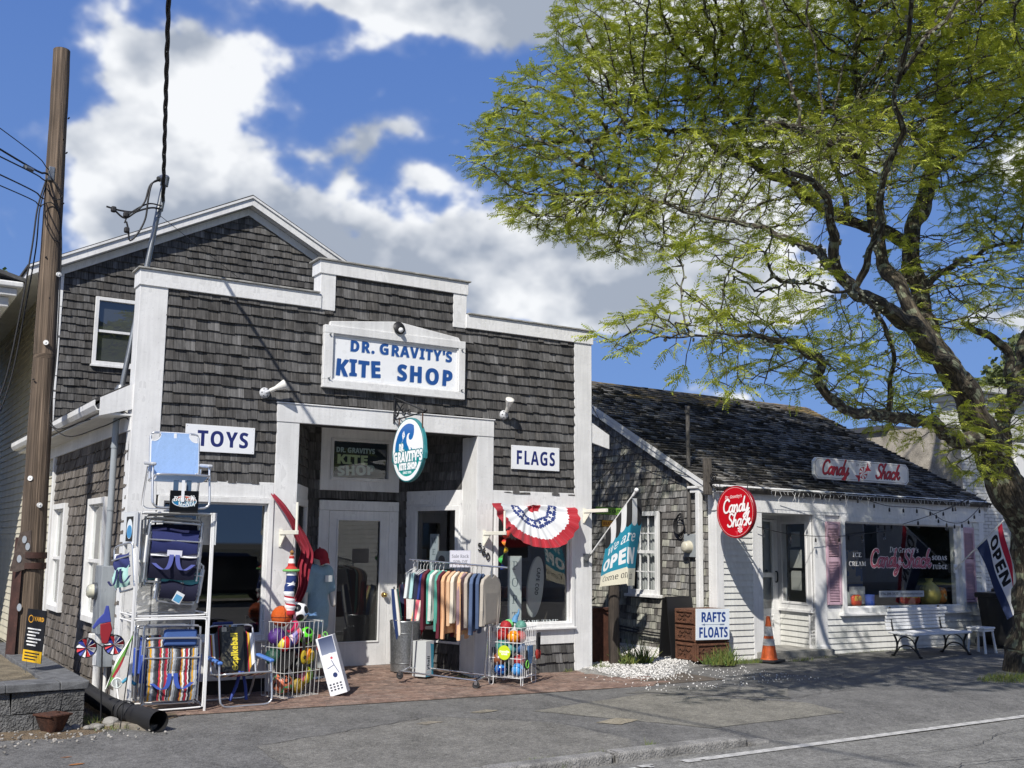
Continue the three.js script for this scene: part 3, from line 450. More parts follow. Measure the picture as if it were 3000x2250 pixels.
  wl('porch_step', tuv(new RoundedBoxGeometry(1.62, 0.13, 0.95, 2, 0.02).translate(1.6, 0.0, -0.32)), M(lin(0.42, 0.41, 0.38), { map: rep(T.speck, 1.5), roughness: 0.9, bumpMap: rep(T.speckB, 3), bumpScale: 0.006 }));
  // display window and shutters
  const w = wl('display_window', [frame(3.29, 1.6, 0.09, 0.05, 0).translate(2.77, 0.62, 0), frame(3.13, 1.44, 0.03, 0.03, -0.03).translate(2.85, 0.7, 0)]); part(w, 'pane', pane(2.87, 5.96, 0.72, 2.14, -0.015), mat.glass); part(w, 'window_sill', rb(2.70, 6.13, 0.575, 0.618, 0, 0.10, 0.01), W);
  const pink = M(lin(0.62, 0.42, 0.50), { roughness: 0.6, map: rep(T.paint, 2) });
  for (const x of [2.415, 6.06]) {
    const s = wl('shutter', [frame(0.345, 1.36, 0.045, 0.032, 0.004), b6(0.045, 0.30, 0.70, 0.78, 0.004, 0.034), b6(0.045, 0.30, 1.25, 1.32, 0.004, 0.034)], pink); s.position.set(x, 0.76, 0);
    const sl = tuv(new THREE.BoxGeometry(0.265, 0.006, 0.034).rotateX(0.65)); for (const [a, b] of [[0.06, 0.69], [0.80, 1.24]]) for (let y = a; y < b; y += 0.0255) part(s, 'louvre', sl, pink).position.set(0.172, y + 0.012, 0.018);
    part(s, 'backing', b6(0.04, 0.31, 0.04, 1.32, 0.001, 0.004), M(lin(0.28, 0.19, 0.22)));
  }
  // inside
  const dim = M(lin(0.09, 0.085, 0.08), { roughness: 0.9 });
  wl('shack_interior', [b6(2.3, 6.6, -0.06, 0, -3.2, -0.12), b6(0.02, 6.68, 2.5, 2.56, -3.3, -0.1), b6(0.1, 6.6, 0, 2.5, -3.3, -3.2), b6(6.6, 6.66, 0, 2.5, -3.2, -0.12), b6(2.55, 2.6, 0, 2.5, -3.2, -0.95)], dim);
  wl('display_shelf', b6(2.75, 6.05, 0.62, 0.66, -0.75, -0.12), M(lin(0.3, 0.28, 0.25)));
  // gable wall towards the gravel yard; local x runs from the back to the front corner
  const e = 0.112, gl = part(shack, 'gable_wall', tuv(slab([[0, -0.1], [8.4, -0.1], [8.4, 2.5], [4.2, 4.68], [0, 2.5]], [[6.29, 7.05, 0.9, 2.2]], 0.1).translate(0, 0, -0.106)), mat.sheath); gl.position.set(0, 0, -8.4); gl.rotation.y = -Math.PI / 2;
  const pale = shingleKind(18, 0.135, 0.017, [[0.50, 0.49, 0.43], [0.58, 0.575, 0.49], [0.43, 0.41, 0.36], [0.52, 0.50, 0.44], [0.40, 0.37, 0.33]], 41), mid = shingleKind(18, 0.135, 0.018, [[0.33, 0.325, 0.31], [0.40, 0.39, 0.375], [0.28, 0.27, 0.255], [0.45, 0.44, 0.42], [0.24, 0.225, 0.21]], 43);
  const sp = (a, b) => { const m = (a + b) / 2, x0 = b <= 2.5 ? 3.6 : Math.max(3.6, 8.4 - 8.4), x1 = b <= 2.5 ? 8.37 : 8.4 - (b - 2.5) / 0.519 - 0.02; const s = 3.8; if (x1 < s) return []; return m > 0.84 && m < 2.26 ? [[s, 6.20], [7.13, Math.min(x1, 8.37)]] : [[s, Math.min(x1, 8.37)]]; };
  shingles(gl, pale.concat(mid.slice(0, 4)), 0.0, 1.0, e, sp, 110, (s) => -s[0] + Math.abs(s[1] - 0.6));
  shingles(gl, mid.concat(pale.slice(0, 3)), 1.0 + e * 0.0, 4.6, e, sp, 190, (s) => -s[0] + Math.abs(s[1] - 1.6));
  const gwn = wl('gable_window', [frame(0.78, 1.36, 0.075, 0.05), b6(0.07, 0.71, 0.67, 0.72, -0.01, 0.04), ...[0.285, 0.495].flatMap((x) => [b6(x - 0.009, x + 0.009, 0.07, 0.68, 0, 0.022), b6(x - 0.009, x + 0.009, 0.71, 1.29, 0, 0.022)]), ...[0.37, 1.0].map((y) => b6(0.07, 0.71, y - 0.009, y + 0.009, 0, 0.022))]); gwn.position.set(-0.003, 0.88, -2.12); gwn.rotation.y = -Math.PI / 2;
  part(gwn, 'pane', pane(0.07, 0.71, 0.07, 1.29, 0.006), mat.glass); part(gwn, 'window_sill', rb(-0.06, 0.84, -0.05, 0.0, -0.02, 0.09, 0.008), W); part(gwn, 'curtain', sheet((u, v) => [0.06 + u * 0.66, 0.07 + v * 1.2, -0.09 + 0.012 * Math.sin(u * 40)], 40, 2), M(lin(0.45, 0.45, 0.45)));
  wl('skirt_board', b6(-0.05, -0.008, -0.1, 0.04, -4.6, -0.14));
  // roof
  const rise = 4.79 - 2.61, len = Math.hypot(4.25, rise) + 0.16, ra = Math.atan2(rise, 4.2);
  const sheetG = b6(-0.14, 6.86, 0, len, -0.06, -0.004);
  const roof = part(shack, 'roof', sheetG, M(lin(0.05, 0.045, 0.04))); roof.position.set(0, 2.555, 0.12); roof.rotation.x = -(Math.PI / 2 - ra);
  const rs = shingleKind(20, 0.145, 0.03, [[0.22, 0.205, 0.18], [0.28, 0.265, 0.235], [0.33, 0.315, 0.285], [0.24, 0.225, 0.20], [0.40, 0.39, 0.36]], 51).concat(shingleKind(14, 0.145, 0.036, [[0.09, 0.085, 0.075], [0.06, 0.056, 0.05], [0.045, 0.042, 0.038], [0.12, 0.11, 0.09]], 57)), lich = shingleKind(10, 0.145, 0.022, [[0.36, 0.26, 0.10], [0.30, 0.24, 0.13], [0.27, 0.22, 0.16]], 53);
  const rm = M(0xffffff, { vertexColors: true, map: rep(T.grain, 3, 1.1), roughness: 0.97, bumpMap: rep(T.grainB, 3, 1.1), bumpScale: 0.006 });
  shingles(roof, rs, 0, len - 0.75, 0.118, () => [[-0.14, 6.86]], 300, (s) => Math.abs(s[0] - 1.6) + s[1] * 0.8, rm, 'roof_shingle', [0.07, 0.2], (x, y) => (R() < 0.22 + smooth(0.42, 0.56, fbm3(x * 1.6, y * 2.4, 2, 3)) * 0.6 ? 20 + Math.floor(R() * 14) : Math.floor(R() * 20)));
  { const r2 = part(roof, 'mossy_shingles', (() => { const l = []; for (let y = len - 0.75; y < len - 0.02; y += 0.118) { let x = -0.14; while (x < 6.85) { const w2 = Math.min(rr(0.07, 0.2), 6.86 - x), n = fbm3(x * 1.1, y * 2, 4, 3); l.push(xf(pick(n > 0.5 ? lich : rs), [x + w2 / 2, y + rr(-0.008, 0.008), 0], [0, 0, rr(-0.02, 0.02)], [(w2 - 0.005) / 0.12, 1, 1])); x += w2; } } return l; })(), rm); r2.userData.kind = 'stuff'; }
  const rbk = wl('roof_back', b6(-0.14, 6.86, -0.03, 0, -len, 0), M(lin(0.08, 0.075, 0.07))); rbk.position.set(0, 4.79, -4.2); rbk.rotation.x = -ra;
  wl('ridge_cap', tuv(slab([[-0.09, -0.06], [0, 0.012], [0.09, -0.06], [0.09, -0.045], [0, 0.03], [-0.09, -0.045]], null, 7.0).rotateY(Math.PI / 2).translate(-0.14, 4.80, -4.22)), M(lin(0.10, 0.095, 0.09), { map: rep(T.speck, 3) }));
  for (const x of [-0.13, 6.80]) { const rk = wl('rake_board', b6(0, 0.03, 0, len - 0.02, -0.16, -0.012)); rk.position.set(x, 2.555, 0.12); rk.rotation.x = roof.rotation.x; const r3 = wl('rake_trim', b6(-0.018, 0.0, 0, len - 0.02, -0.07, -0.008)); r3.position.set(x, 2.555, 0.12); r3.rotation.x = roof.rotation.x; }
  const rgl = part(shack, 'right_gable_wall', tuv(slab([[0, -0.1], [8.4, -0.1], [8.4, 2.5], [4.2, 4.65], [0, 2.5]], null, 0.06)), bw); rgl.position.set(6.72, 0, -8.4); rgl.rotation.y = -Math.PI / 2;
  // meter, mast, downspout, cable coil
  wl('service_mast', [rod([-0.06, 1.86, -0.56], [-0.07, 3.86, -0.56], 0.034, 12), rod([-0.07, 3.78, -0.56], [-0.07, 3.9, -0.56], 0.042, 12)], M(lin(0.14, 0.13, 0.12), { map: rep(T.speck, 3), roughness: 0.7 }));
  const mt = wl('electric_meter', [lathe([[0, 0.13], [0.055, 0.125], [0.085, 0.1], [0.09, 0.02], [0.1, 0.02], [0.1, -0.02]], 22).rotateZ(Math.PI / 2).translate(-0.06, 1.66, -0.56)], M(lin(0.55, 0.52, 0.42), { roughness: 0.35 })); part(mt, 'meter_base', rb(-0.07, -0.01, 1.50, 1.86, -0.68, -0.44, 0.008), mat.grayPaint); part(mt, 'meter_board', rb(-0.03, 0.02, 1.46, 1.88, -0.46, -0.28, 0.004), W);
  wl('cable', tube([[-0.05, 1.52, -0.58], [-0.05, 1.2, -0.57], [-0.045, 0.7, -0.58], [-0.05, 0.1, -0.57]], 0.012, 30, 6), mat.cable);
  wl('cable_coil', Array.from({ length: 5 }, (_, k) => tube(Array.from({ length: 9 }, (_, i) => { const a = i / 9 * Math.PI * 2 + k; return [-0.05 - k * 0.008, 2.0 + Math.sin(a) * (0.2 - k * 0.015) + rr(-0.02, 0.02), -0.78 + Math.cos(a) * (0.085 + k * 0.012)]; }), 0.008, 40, 5, true)), mat.cable);
  wl('downspout', [rb(-0.14, -0.05, 0.62, 2.5, -0.33, -0.25, 0.008)], W);
  wl('yard_cable', [tube([[-0.08, 0.42, -4.2], [-0.09, 0.36, -2.8], [-0.1, 0.28, -1.4], [-0.08, 0.3, -0.6]], 0.014, 40, 6), tube([[-0.08, 0.36, -4.2], [-0.09, 0.3, -2.8], [-0.1, 0.24, -1.4], [-0.08, 0.26, -0.6]], 0.014, 40, 6)], mat.cable);
  // festoon of small lamps under the gable rake: hook and lead
  wl('eave_lead', tube([[-0.16, 4.35, -3.2], [-0.2, 3.5, -2.3], [-0.17, 2.95, -1.0], [-0.14, 2.75, -0.4]], 0.006, 40, 5), mat.cable);
}
// ---------- buildings to the right, behind the tree ----------
{
  const b = thing('painted_brick_store', 'white painted brick store with beige stucco side wall behind the tree', 'building');
  const stucco = M(lin(0.55, 0.50, 0.42), { map: rep(T.speck, 0.8), roughness: 0.9 }), wb = M(lin(0.72, 0.72, 0.70), { map: rep(T.paint, 1.2), roughness: 0.7 });
  part(b, 'side_wall', b6(19.9, 20.1, -0.05, 4.33, -12, -1.75), stucco);
  part(b, 'front_wall', b6(20.0, 34, -0.05, 4.1, -2.1, -1.93), M(lin(0.45, 0.45, 0.44)));
  const bg = tuv(new RoundedBoxGeometry(0.215, 0.066, 0.03, 1, 0.006)), l = [];
  for (let r = 0; r < 55; r++) for (let c = 0; c < 64; c++) { const x = 20.02 + c * 0.227 + (r & 1 ? 0.113 : 0), y = 0.04 + r * 0.0745; if (x > 34 || (y > 0.9 && y < 2.7 && x > 21.8)) continue; l.push([x, y]); }
  l.sort((p, q) => p[0] - p[1] * 1.5 - q[0] + q[1] * 1.5);
  const rest = []; l.forEach(([x, y], i) => { if (i < 160) { const o = part(b, 'brick', bg, wb); o.position.set(x, y, -1.923 + rr(-0.003, 0.003)); } else rest.push(xf(bg, [x, y, -1.923 + rr(-0.003, 0.003)])); });
  part(b, 'bricks', rest, wb).userData.kind = 'stuff';
  part(b, 'roof_edge', [b6(19.8, 34.1, 4.34, 4.46, -12.1, -3.4)], M(lin(0.06, 0.065, 0.08)));
  part(b, 'shopfront_glass', pane(21.9, 30, 0.9, 2.7, -1.92), mat.glass); part(b, 'shop_sign', rb(22.2, 27, 2.9, 3.95, -1.9, -1.84), M(lin(0.7, 0.7, 0.68)));
  part(b, 'sign_stripe', [b6(22.3, 26.9, 3.0, 3.08, -1.838, -1.83)], M(lin(0.05, 0.07, 0.16)));
  const c = thing('cream_sided_building', 'tall cream sided building with stepped cornice rising behind the tree trunk', 'building');
  const cm = M(lin(0.66, 0.66, 0.60), { map: rep(T.paint, 0.8), roughness: 0.65 });
  part(c, 'wall', b6(29.8, 44, 0, 6.4, -9.2, -8), cm); part(c, 'cornice', rb(29.6, 44.2, 6.4, 6.55, -9.4, -7.8, 0.03), cm); part(c, 'cornice_cap', rb(29.4, 44.4, 6.57, 6.78, -9.6, -7.6, 0.03), cm);
  for (let y = 3; y < 6.3; y += 0.22) part(c, 'siding_board', b6(29.78, 44, y, y + 0.2, -8, -7.985), cm);
}
// ---------- the neighbour to the left: porch corner with cornice and column ----------
{
  const n = thing('porch_house', 'white porch corner with deep cornice and gutter beside the utility pole', 'building');
  const W = mat.white;
  part(n, 'cornice', [rb(-3, 2.16, 5.55, 5.68, -14, -6.0, 0.02), rb(-3, 2.06, 5.38, 5.55, -14, -6.1, 0.02), rb(-3, 1.96, 5.18, 5.38, -14, -6.2, 0.02)], W);
  part(n, 'frieze', b6(-3, 1.9, 4.75, 5.18, -14, -6.26), W);
  part(n, 'gutter', rb(-3, 2.24, 5.68, 5.78, -14, -5.92, 0.03), W);
  part(n, 'roof', tuv(slab([[-4, 7.4], [2.26, 5.78], [2.26, 5.84], [-4, 7.5]], null, 8.1).translate(0, 0, -14.02)), M(lin(0.12, 0.12, 0.12), { map: rep(T.speck, 2) }));
  part(n, 'column', [cyl(0.15, 0.13, 4.6, 1.72, 0.15, -6.45, 20), rb(1.52, 1.92, 4.6, 4.75, -6.65, -6.25), rb(1.52, 1.92, 0.0, 0.16, -6.65, -6.25)], W);
  part(n, 'wall', b6(-3, 1.0, 0, 5.0, -14, -8.5), mat.cream);
}
// ---------- lettering ----------
const GL = {
  C: [0.62, 'M.62 .82C.55 1.02 .18 1 .1 .55C.05 .15 .25 -.05 .45 .02C.55 .05 .62 .12 .68 .22'], a: [0.52, 'M.42 .42C.35 .55 .1 .52 .06 .25C.03 .02 .2 -.05 .3 .08C.38 .2 .42 .4 .44 .48C.4 .3 .36 .1 .44 .03C.48 0 .54 .06 .58 .14'],
  n: [0.48, 'M.04 .48C.1 .5 .1 .3 .06 0M.08 .2C.14 .42 .28 .58 .34 .44C.38 .32 .3 .1 .36 .03C.42 -.02 .5 .08 .52 .14'], d: [0.52, 'M.42 .42C.35 .55 .1 .52 .06 .25C.03 .02 .2 -.05 .3 .08C.4 .25 .48 .7 .56 1C.46 .6 .38 .15 .44 .03C.48 0 .54 .06 .58 .14'],
  y: [0.5, 'M.06 .48C.08 .3 .04 .06 .16 .03C.28 0 .38 .3 .42 .48C.4 .1 .34 -.4 .14 -.45C0 -.46 0 -.3 .14 -.2C.3 -.08 .44 0 .54 .14'], S: [0.58, 'M.6 .85C.5 1.05 .2 1 .2 .75C.2 .5 .55 .5 .52 .22C.5 -.05 .15 -.08 .05 .15'],
  h: [0.5, 'M.06 0C.1 .4 .2 .8 .3 .98C.34 1.05 .22 1 .18 .8C.12 .5 .08 .2 .06 0M.1 .2C.18 .45 .32 .56 .36 .42C.4 .3 .32 .1 .38 .03C.44 -.02 .5 .08 .54 .14'], c: [0.42, 'M.4 .4C.36 .54 .1 .52 .07 .25C.05 0 .24 -.05 .34 .04C.4 .08 .44 .12 .46 .16'],
  k: [0.52, 'M.06 0C.1 .4 .2 .8 .3 .98C.34 1.05 .22 1 .18 .8C.12 .5 .08 .2 .06 0M.1 .2C.2 .4 .36 .56 .4 .44C.42 .34 .26 .28 .16 .26C.3 .26 .34 .02 .44 .02C.5 .02 .54 .1 .56 .16'],
};
function script(x, word, px, py, size, layers, slant = 0.18) { // layers: [[width, colour, dx, dy], ...] drawn in order
  for (const [w, col, dx = 0, dy = 0] of layers) {
    x.save(); x.translate(px + dx, py + dy); x.transform(size, 0, slant * size, -size, 0, 0); x.lineCap = 'round'; x.lineJoin = 'round'; x.lineWidth = w; x.strokeStyle = col;
    for (const ch of word) { const [adv, d] = GL[ch]; x.beginPath(); for (const m of d.matchAll(/([MC])([^MC]*)/g)) { const n = m[2].trim().split(/[ ,]+/).map(Number); if (m[1] === 'M') x.moveTo(n[0], n[1]); else for (let i = 0; i < n.length; i += 6) x.bezierCurveTo(n[i], n[i + 1], n[i + 2], n[i + 3], n[i + 4], n[i + 5]); } x.stroke(); x.translate(adv, 0); }
    x.restore();
  }
}
function fat(x, s, px, py, size, col, w = 0, o = {}) { x.save(); x.translate(px, py); if (o.rot) x.rotate(o.rot); x.scale(o.sx ?? 1, o.sy ?? 1); if (o.skew) x.transform(1, 0, o.skew, 1, 0, 0); x.font = (o.style ?? 'bold') + ' ' + size + 'px ' + (o.font ?? 'sans-serif'); x.textAlign = o.align ?? 'left'; x.textBaseline = 'alphabetic'; x.fillStyle = col; x.strokeStyle = col; x.lineJoin = 'round'; if (w) { x.lineWidth = w; x.strokeText(s, 0, 0); } x.fillText(s, 0, 0); x.restore(); }
const wide = (x, s, size, o = {}) => { x.font = 'bold ' + size + 'px ' + (o.font ?? 'sans-serif'); return x.measureText(s).width; };
function fit(x, s, x0, x1, base, h, col, w = 0, o = {}) { const size = h / 0.715, m = wide(x, s, size, o); fat(x, s, x0, base, size, col, w, { sx: (x1 - x0) / m, ...o }); }
function star(x, cx, cy, r, rot = 0) { x.beginPath(); for (let i = 0; i < 10; i++) { const a = rot - Math.PI / 2 + i * Math.PI / 5, q = i & 1 ? r * 0.4 : r; x[i ? 'lineTo' : 'moveTo'](cx + Math.cos(a) * q, cy + Math.sin(a) * q); } x.closePath(); x.fill(); }
function mint(x, cx, cy, r, wrap) { if (wrap) { x.fillStyle = wrap; for (const s of [-1, 1]) { x.save(); x.translate(cx, cy); x.rotate(-0.6); x.beginPath(); x.moveTo(s * r * 0.7, 0); x.lineTo(s * r * 2.0, -r * 0.8); x.lineTo(s * r * 1.75, 0); x.lineTo(s * r * 2.0, r * 0.8); x.closePath(); x.fill(); x.restore(); } } x.fillStyle = '#f4f2f0'; x.beginPath(); x.arc(cx, cy, r, 0, 7); x.fill(); x.fillStyle = wrap || '#b81828'; for (let k = 0; k < 7; k++) { const a = k / 7 * 6.283; x.beginPath(); x.moveTo(cx, cy); x.quadraticCurveTo(cx + Math.cos(a + 0.5) * r * 0.6, cy + Math.sin(a + 0.5) * r * 0.6, cx + Math.cos(a) * r, cy + Math.sin(a) * r); x.arc(cx, cy, r, a, a + 0.42); x.quadraticCurveTo(cx + Math.cos(a + 0.8) * r * 0.5, cy + Math.sin(a + 0.8) * r * 0.5, cx, cy); x.fill(); } x.strokeStyle = '#8d1420'; x.lineWidth = r * 0.08; x.beginPath(); x.arc(cx, cy, r, 0, 7); x.stroke(); }
const grime = (x, w, h, n, a = 0.05) => { for (let i = 0; i < n; i++) { x.fillStyle = 'rgba(60,55,45,' + rr(0, a) + ')'; x.beginPath(); x.ellipse(R() * w, R() * h, rr(1, w * 0.02), rr(1, h * 0.05), R() * 3, 0, 7); x.fill(); } };
const cardUV = (g, w, h) => { const p = g.attributes.position, uv = new Float32Array(p.count * 2); for (let i = 0; i < p.count; i++) { uv[i * 2] = p.getX(i) / w + 0.5; uv[i * 2 + 1] = p.getY(i) / h + 0.5; } g.setAttribute('uv', new THREE.BufferAttribute(uv, 2)); return g; };
const faceCard = (w, h, z = 0) => new THREE.PlaneGeometry(w, h).translate(0, 0, z);

// main sign
{
  const s = thing('shop_sign', 'large white framed sign with blue kite shop lettering over the entrance', 'sign', [5.91, 3.99, 0.01]);
  const W = mat.white, w = 1.0, h = 0.39;
  part(s, 'frame', [rb(-w, w, -h, -h + 0.1, 0, 0.075), rb(-w, w, h - 0.1, h, 0, 0.075), rb(-w, -w + 0.12, -h + 0.1, h - 0.1, 0, 0.073), rb(w - 0.1, w, -h + 0.1, h - 0.1, 0, 0.073)], W);
  part(s, 'inner_bead', tuv(frame(1.78, 0.58, 0.018, 0.02, 0.03).translate(-0.88, -0.29, 0)), W);
  part(s, 'pediment', tuv(slab([[-0.93, h], [-0.92, h + 0.05], [-0.06, h + 0.148], [0.06, h + 0.148], [0.90, h + 0.045], [0.93, h]], null, 0.045, 0.005).translate(0, 0, 0.01)), W);
  const t = canvasTex(1424, 464, (x, W2, H2) => {
    x.fillStyle = '#eef0f2'; x.fillRect(0, 0, W2, H2); x.strokeStyle = '#b9bdc2'; x.lineWidth = 3; x.strokeRect(22, 20, W2 - 44, H2 - 40);
    const put = (str, x0, x1, base, hh, wob) => { const n = str.replace(/ /g, '').length; let tot = 0; const ws = [...str].map((c) => { const m = c === ' ' ? hh * 0.42 : wide(x, c, hh / 0.715) * (c === "'" || c === '.' ? 0.9 : 1.06); tot += m; return m; }); let px = x0; const k = (x1 - x0) / tot; [...str].forEach((c, i) => { if (c !== ' ') { const r = wob[i % wob.length]; for (const [dx, dy, col] of [[-7, 7, '#bcc3c9'], [0, 0, '#1f4f93']]) fat(x, c, px + dx, base + dy + r * 60, hh / 0.715, col, hh * 0.085, { rot: r, sx: k * 0.93 }); } px += ws[i] * k; }); };
    put("DR. GRAVITY'S", 188, 1372, 152, 108, [0.02, 0, 0, 0, -0.02, 0.03, 0, -0.01, 0.02]);
    put('KITE', 36, 560, 402, 160, [0.05, -0.02, 0.01, -0.06]); put('SHOP', 720, 1385, 402, 160, [-0.02, 0.0, 0.03, 0.05]);
    grime(x, W2, H2, 160, 0.04);
  });
  part(s, 'panel', faceCard(1.78, 0.58, 0.034).translate(0.01, 0, 0), print(t));
  part(s, 'backing', b6(-0.95, 0.95, -0.34, 0.34, 0, 0.03), W);
  for (const [a, b] of [[-0.93, 0.27], [0.94, 0.27], [-0.93, -0.28], [0.94, -0.27]]) part(s, 'screw', [cyl(0.012, 0.012, 0.01).rotateX(Math.PI / 2).translate(a, b, 0.08), rod([a, b, 0.08], [a + 0.012, b + 0.014, 0.11], 0.004, 5)], mat.galv);
  const lamp = thing('sign_lamp', 'small round black spotlight on top of the framed kite shop sign', 'lamp', [5.92, 4.45, 0.09]);
  part(lamp, 'shade', lathe([[0.0, 0.03], [0.05, 0.025], [0.085, 0], [0.08, -0.004], [0.045, 0.015], [0, 0.02]], 24).rotateX(1.35), mat.iron); part(lamp, 'bulb', new THREE.SphereGeometry(0.032, 14, 10).translate(0.0, -0.035, 0.05), MP(lin(0.8, 0.8, 0.8), { roughness: 0.15 })); part(lamp, 'bracket', [rod([0, 0.09, -0.04], [0, 0, 0], 0.012, 8), rod([0, 0, 0.02], [0, -0.05, 0.05], 0.016, 8)], mat.iron);
}
function plate(name, label, x0, x1, y0, y1, txt, dx0, dx1) {
  const w = x1 - x0, h = y1 - y0, s = thing(name, label, 'sign', [(x0 + x1) / 2, (y0 + y1) / 2, 0.045]);
  part(s, 'board', rb(-w / 2, w / 2, -h / 2, h / 2, -0.012, 0.0, 0.002), mat.white);
  part(s, 'lettering', faceCard(w - 0.006, h - 0.006, 0.002), print(canvasTex(800, Math.round(800 * h / w), (x, W2, H2) => { x.fillStyle = '#e9ebee'; x.fillRect(0, 0, W2, H2); { const sz = H2 * 0.58 / 0.715, gap = W2 * 0.02, ws = [...txt].map((c) => wide(x, c, sz)), tot = ws.reduce((a, b) => a + b, 0), k = (W2 * (1 - 0.085 - dx0) - gap * (txt.length - 1)) / tot; let px = dx0 * W2; [...txt].forEach((c, i) => { fat(x, c, px, H2 * 0.79, sz, '#1b2766', 5, { sx: k }); px += ws[i] * k + gap; }); } grime(x, W2, H2, 40, 0.03); x.fillStyle = '#777'; for (const [a, b] of [[0.02, 0.06], [0.98, 0.06], [0.02, 0.94], [0.98, 0.94]]) { x.beginPath(); x.arc(a * W2, b * H2, 4, 0, 7); x.fill(); } })));
  return s;
}
plate('word_sign', 'flat white sign reading TOYS in navy capitals beside the light blue chair', 3.29, 4.10, 2.73, 3.04, 'TOYS', 0.165);
plate('word_sign', 'flat white sign reading FLAGS in navy capitals above the bunting', 7.67, 8.46, 2.725, 3.05, 'FLAGS', 0.085);
// hanging oval kite shop sign, square to the wall
const scroll = (cy, cz, r, turns, a0, dir = 1) => Array.from({ length: 22 }, (_, i) => { const t = i / 21, a = a0 + dir * t * turns * Math.PI * 2, q = r * (1 - t * 0.8); return [0, cy + Math.sin(a) * q, cz + Math.cos(a) * q]; });
{
  const b = thing('sign_bracket', 'black wrought iron scroll bracket holding the oval kite shop sign', 'bracket', [5.9, 0, 0]);
  part(b, 'wall_bar', rod([0, 3.22, 0.045], [0, 3.58, 0.045], 0.011), mat.iron); part(b, 'top_bar', [rod([0, 3.55, 0.045], [0, 3.29, 0.9], 0.011), new THREE.SphereGeometry(0.02, 10, 8).translate(0, 3.3, 0.91)], mat.iron);
  part(b, 'lower_bar', rod([0, 3.26, 0.045], [0, 3.285, 0.9], 0.009), mat.iron); for (const g of [scroll(3.36, 0.13, 0.075, 1.4, 2.6, 1), scroll(3.35, 0.32, 0.065, 1.5, 0.5, -1), scroll(3.33, 0.47, 0.045, 1.4, 2.6, 1)]) part(b, 'scroll', tube(g, 0.008, 50, 6), mat.iron);
  part(b, 'brace', tube([[0, 3.24, 0.05], [0, 3.34, 0.16], [0, 3.43, 0.28], [0, 3.45, 0.4]], 0.008, 20, 6), mat.iron);
  for (const z of [0.2, 0.83]) part(b, 'hanger', [b6(-0.004, 0.004, 3.08, 3.28, z - 0.012, z + 0.012)], M(lin(0.10, 0.06, 0.04), { roughness: 0.8 }));
  const s = thing('oval_sign', 'blue and teal oval kite shop sign hanging from the iron bracket', 'sign', [5.9, 2.85, 0.5], -Math.PI / 2);
  part(s, 'board', slab(ellipse(0.425, 0.395), null, 0.04, 0.005, 40).translate(0, 0, -0.02), M(lin(0.03, 0.20, 0.22), { roughness: 0.45 }));
  const t = canvasTex(1024, 950, (x, W2, H2) => {
    const cx = W2 / 2, cy = H2 / 2; x.fillStyle = '#0f6c74'; x.fillRect(0, 0, W2, H2); x.fillStyle = '#f7f9f9'; x.beginPath(); x.ellipse(cx, cy, W2 * 0.485, H2 * 0.485, 0, 0, 7); x.fill();
    const g = x.createLinearGradient(0, 80, 0, 870); g.addColorStop(0, '#1f5fb0'); g.addColorStop(0.42, '#1c6fb0'); g.addColorStop(0.62, '#128f96'); g.addColorStop(1, '#0f9a93');
    x.save(); x.beginPath(); x.ellipse(cx, cy, W2 * 0.415, H2 * 0.415, 0, 0, 7); x.clip(); x.fillStyle = g; x.fillRect(0, 0, W2, H2);
    x.fillStyle = '#f7f9f9'; x.beginPath(); x.moveTo(640, 60); x.bezierCurveTo(760, 130, 720, 330, 600, 330); x.bezierCurveTo(520, 330, 520, 240, 580, 230); x.bezierCurveTo(470, 200, 420, 330, 520, 420); x.bezierCurveTo(580, 470, 560, 520, 520, 560); x.bezierCurveTo(620, 560, 640, 500, 610, 440); x.bezierCurveTo(700, 480, 720, 540, 660, 600); x.lineTo(1024, 600); x.lineTo(1024, 0); x.closePath(); x.fill();
    x.restore();
    x.save(); x.translate(360, 250); x.rotate(0.25); x.fillStyle = '#f7f9f9'; x.beginPath(); x.moveTo(0, -80); x.lineTo(55, -10); x.lineTo(0, 70); x.lineTo(-50, -10); x.closePath(); x.fill(); x.strokeStyle = '#1f5fb0'; x.lineWidth = 5; x.beginPath(); x.moveTo(0, -80); x.lineTo(0, 70); x.moveTo(-50, -10); x.lineTo(55, -10); x.stroke(); x.restore(); x.strokeStyle = '#f7f9f9'; x.lineWidth = 7; x.beginPath(); x.moveTo(345, 320); x.bezierCurveTo(300, 360, 260, 380, 240, 440); x.stroke();
    const L = (s, x0, x1, base, h, rot = 0) => { fit(x, s, x0, x1, base, h, '#127b84', 46, { rot }); fit(x, s, x0, x1, base, h, '#fbfcfc', 16, { rot }); };
    L('DR.', 220, 400, 490, 115); L("GRAVITY'S", 40, 990, 650, 150); L('KITE SHOP', 235, 815, 765, 92); fit(x, 'SINCE 1976', 370, 650, 830, 34, '#f7f9f9', 3);
  });
  for (const s2 of [1, -1]) part(s, 'face', cardUV(new THREE.ShapeGeometry(ellipse(0.418, 0.388), 48), 0.84, 0.78).rotateY(s2 > 0 ? 0 : Math.PI).translate(0, 0, s2 * 0.0255), print(t, { roughness: 0.35 }));
  part(s, 'name_plate', tuv(slab([[-0.45, 0.02], [0.43, 0.03], [0.45, -0.06], [0.44, -0.13], [-0.44, -0.13]], null, 0.03, 0.004).translate(0, 0, -0.015)), M(lin(0.03, 0.20, 0.22), { roughness: 0.45 }));
}
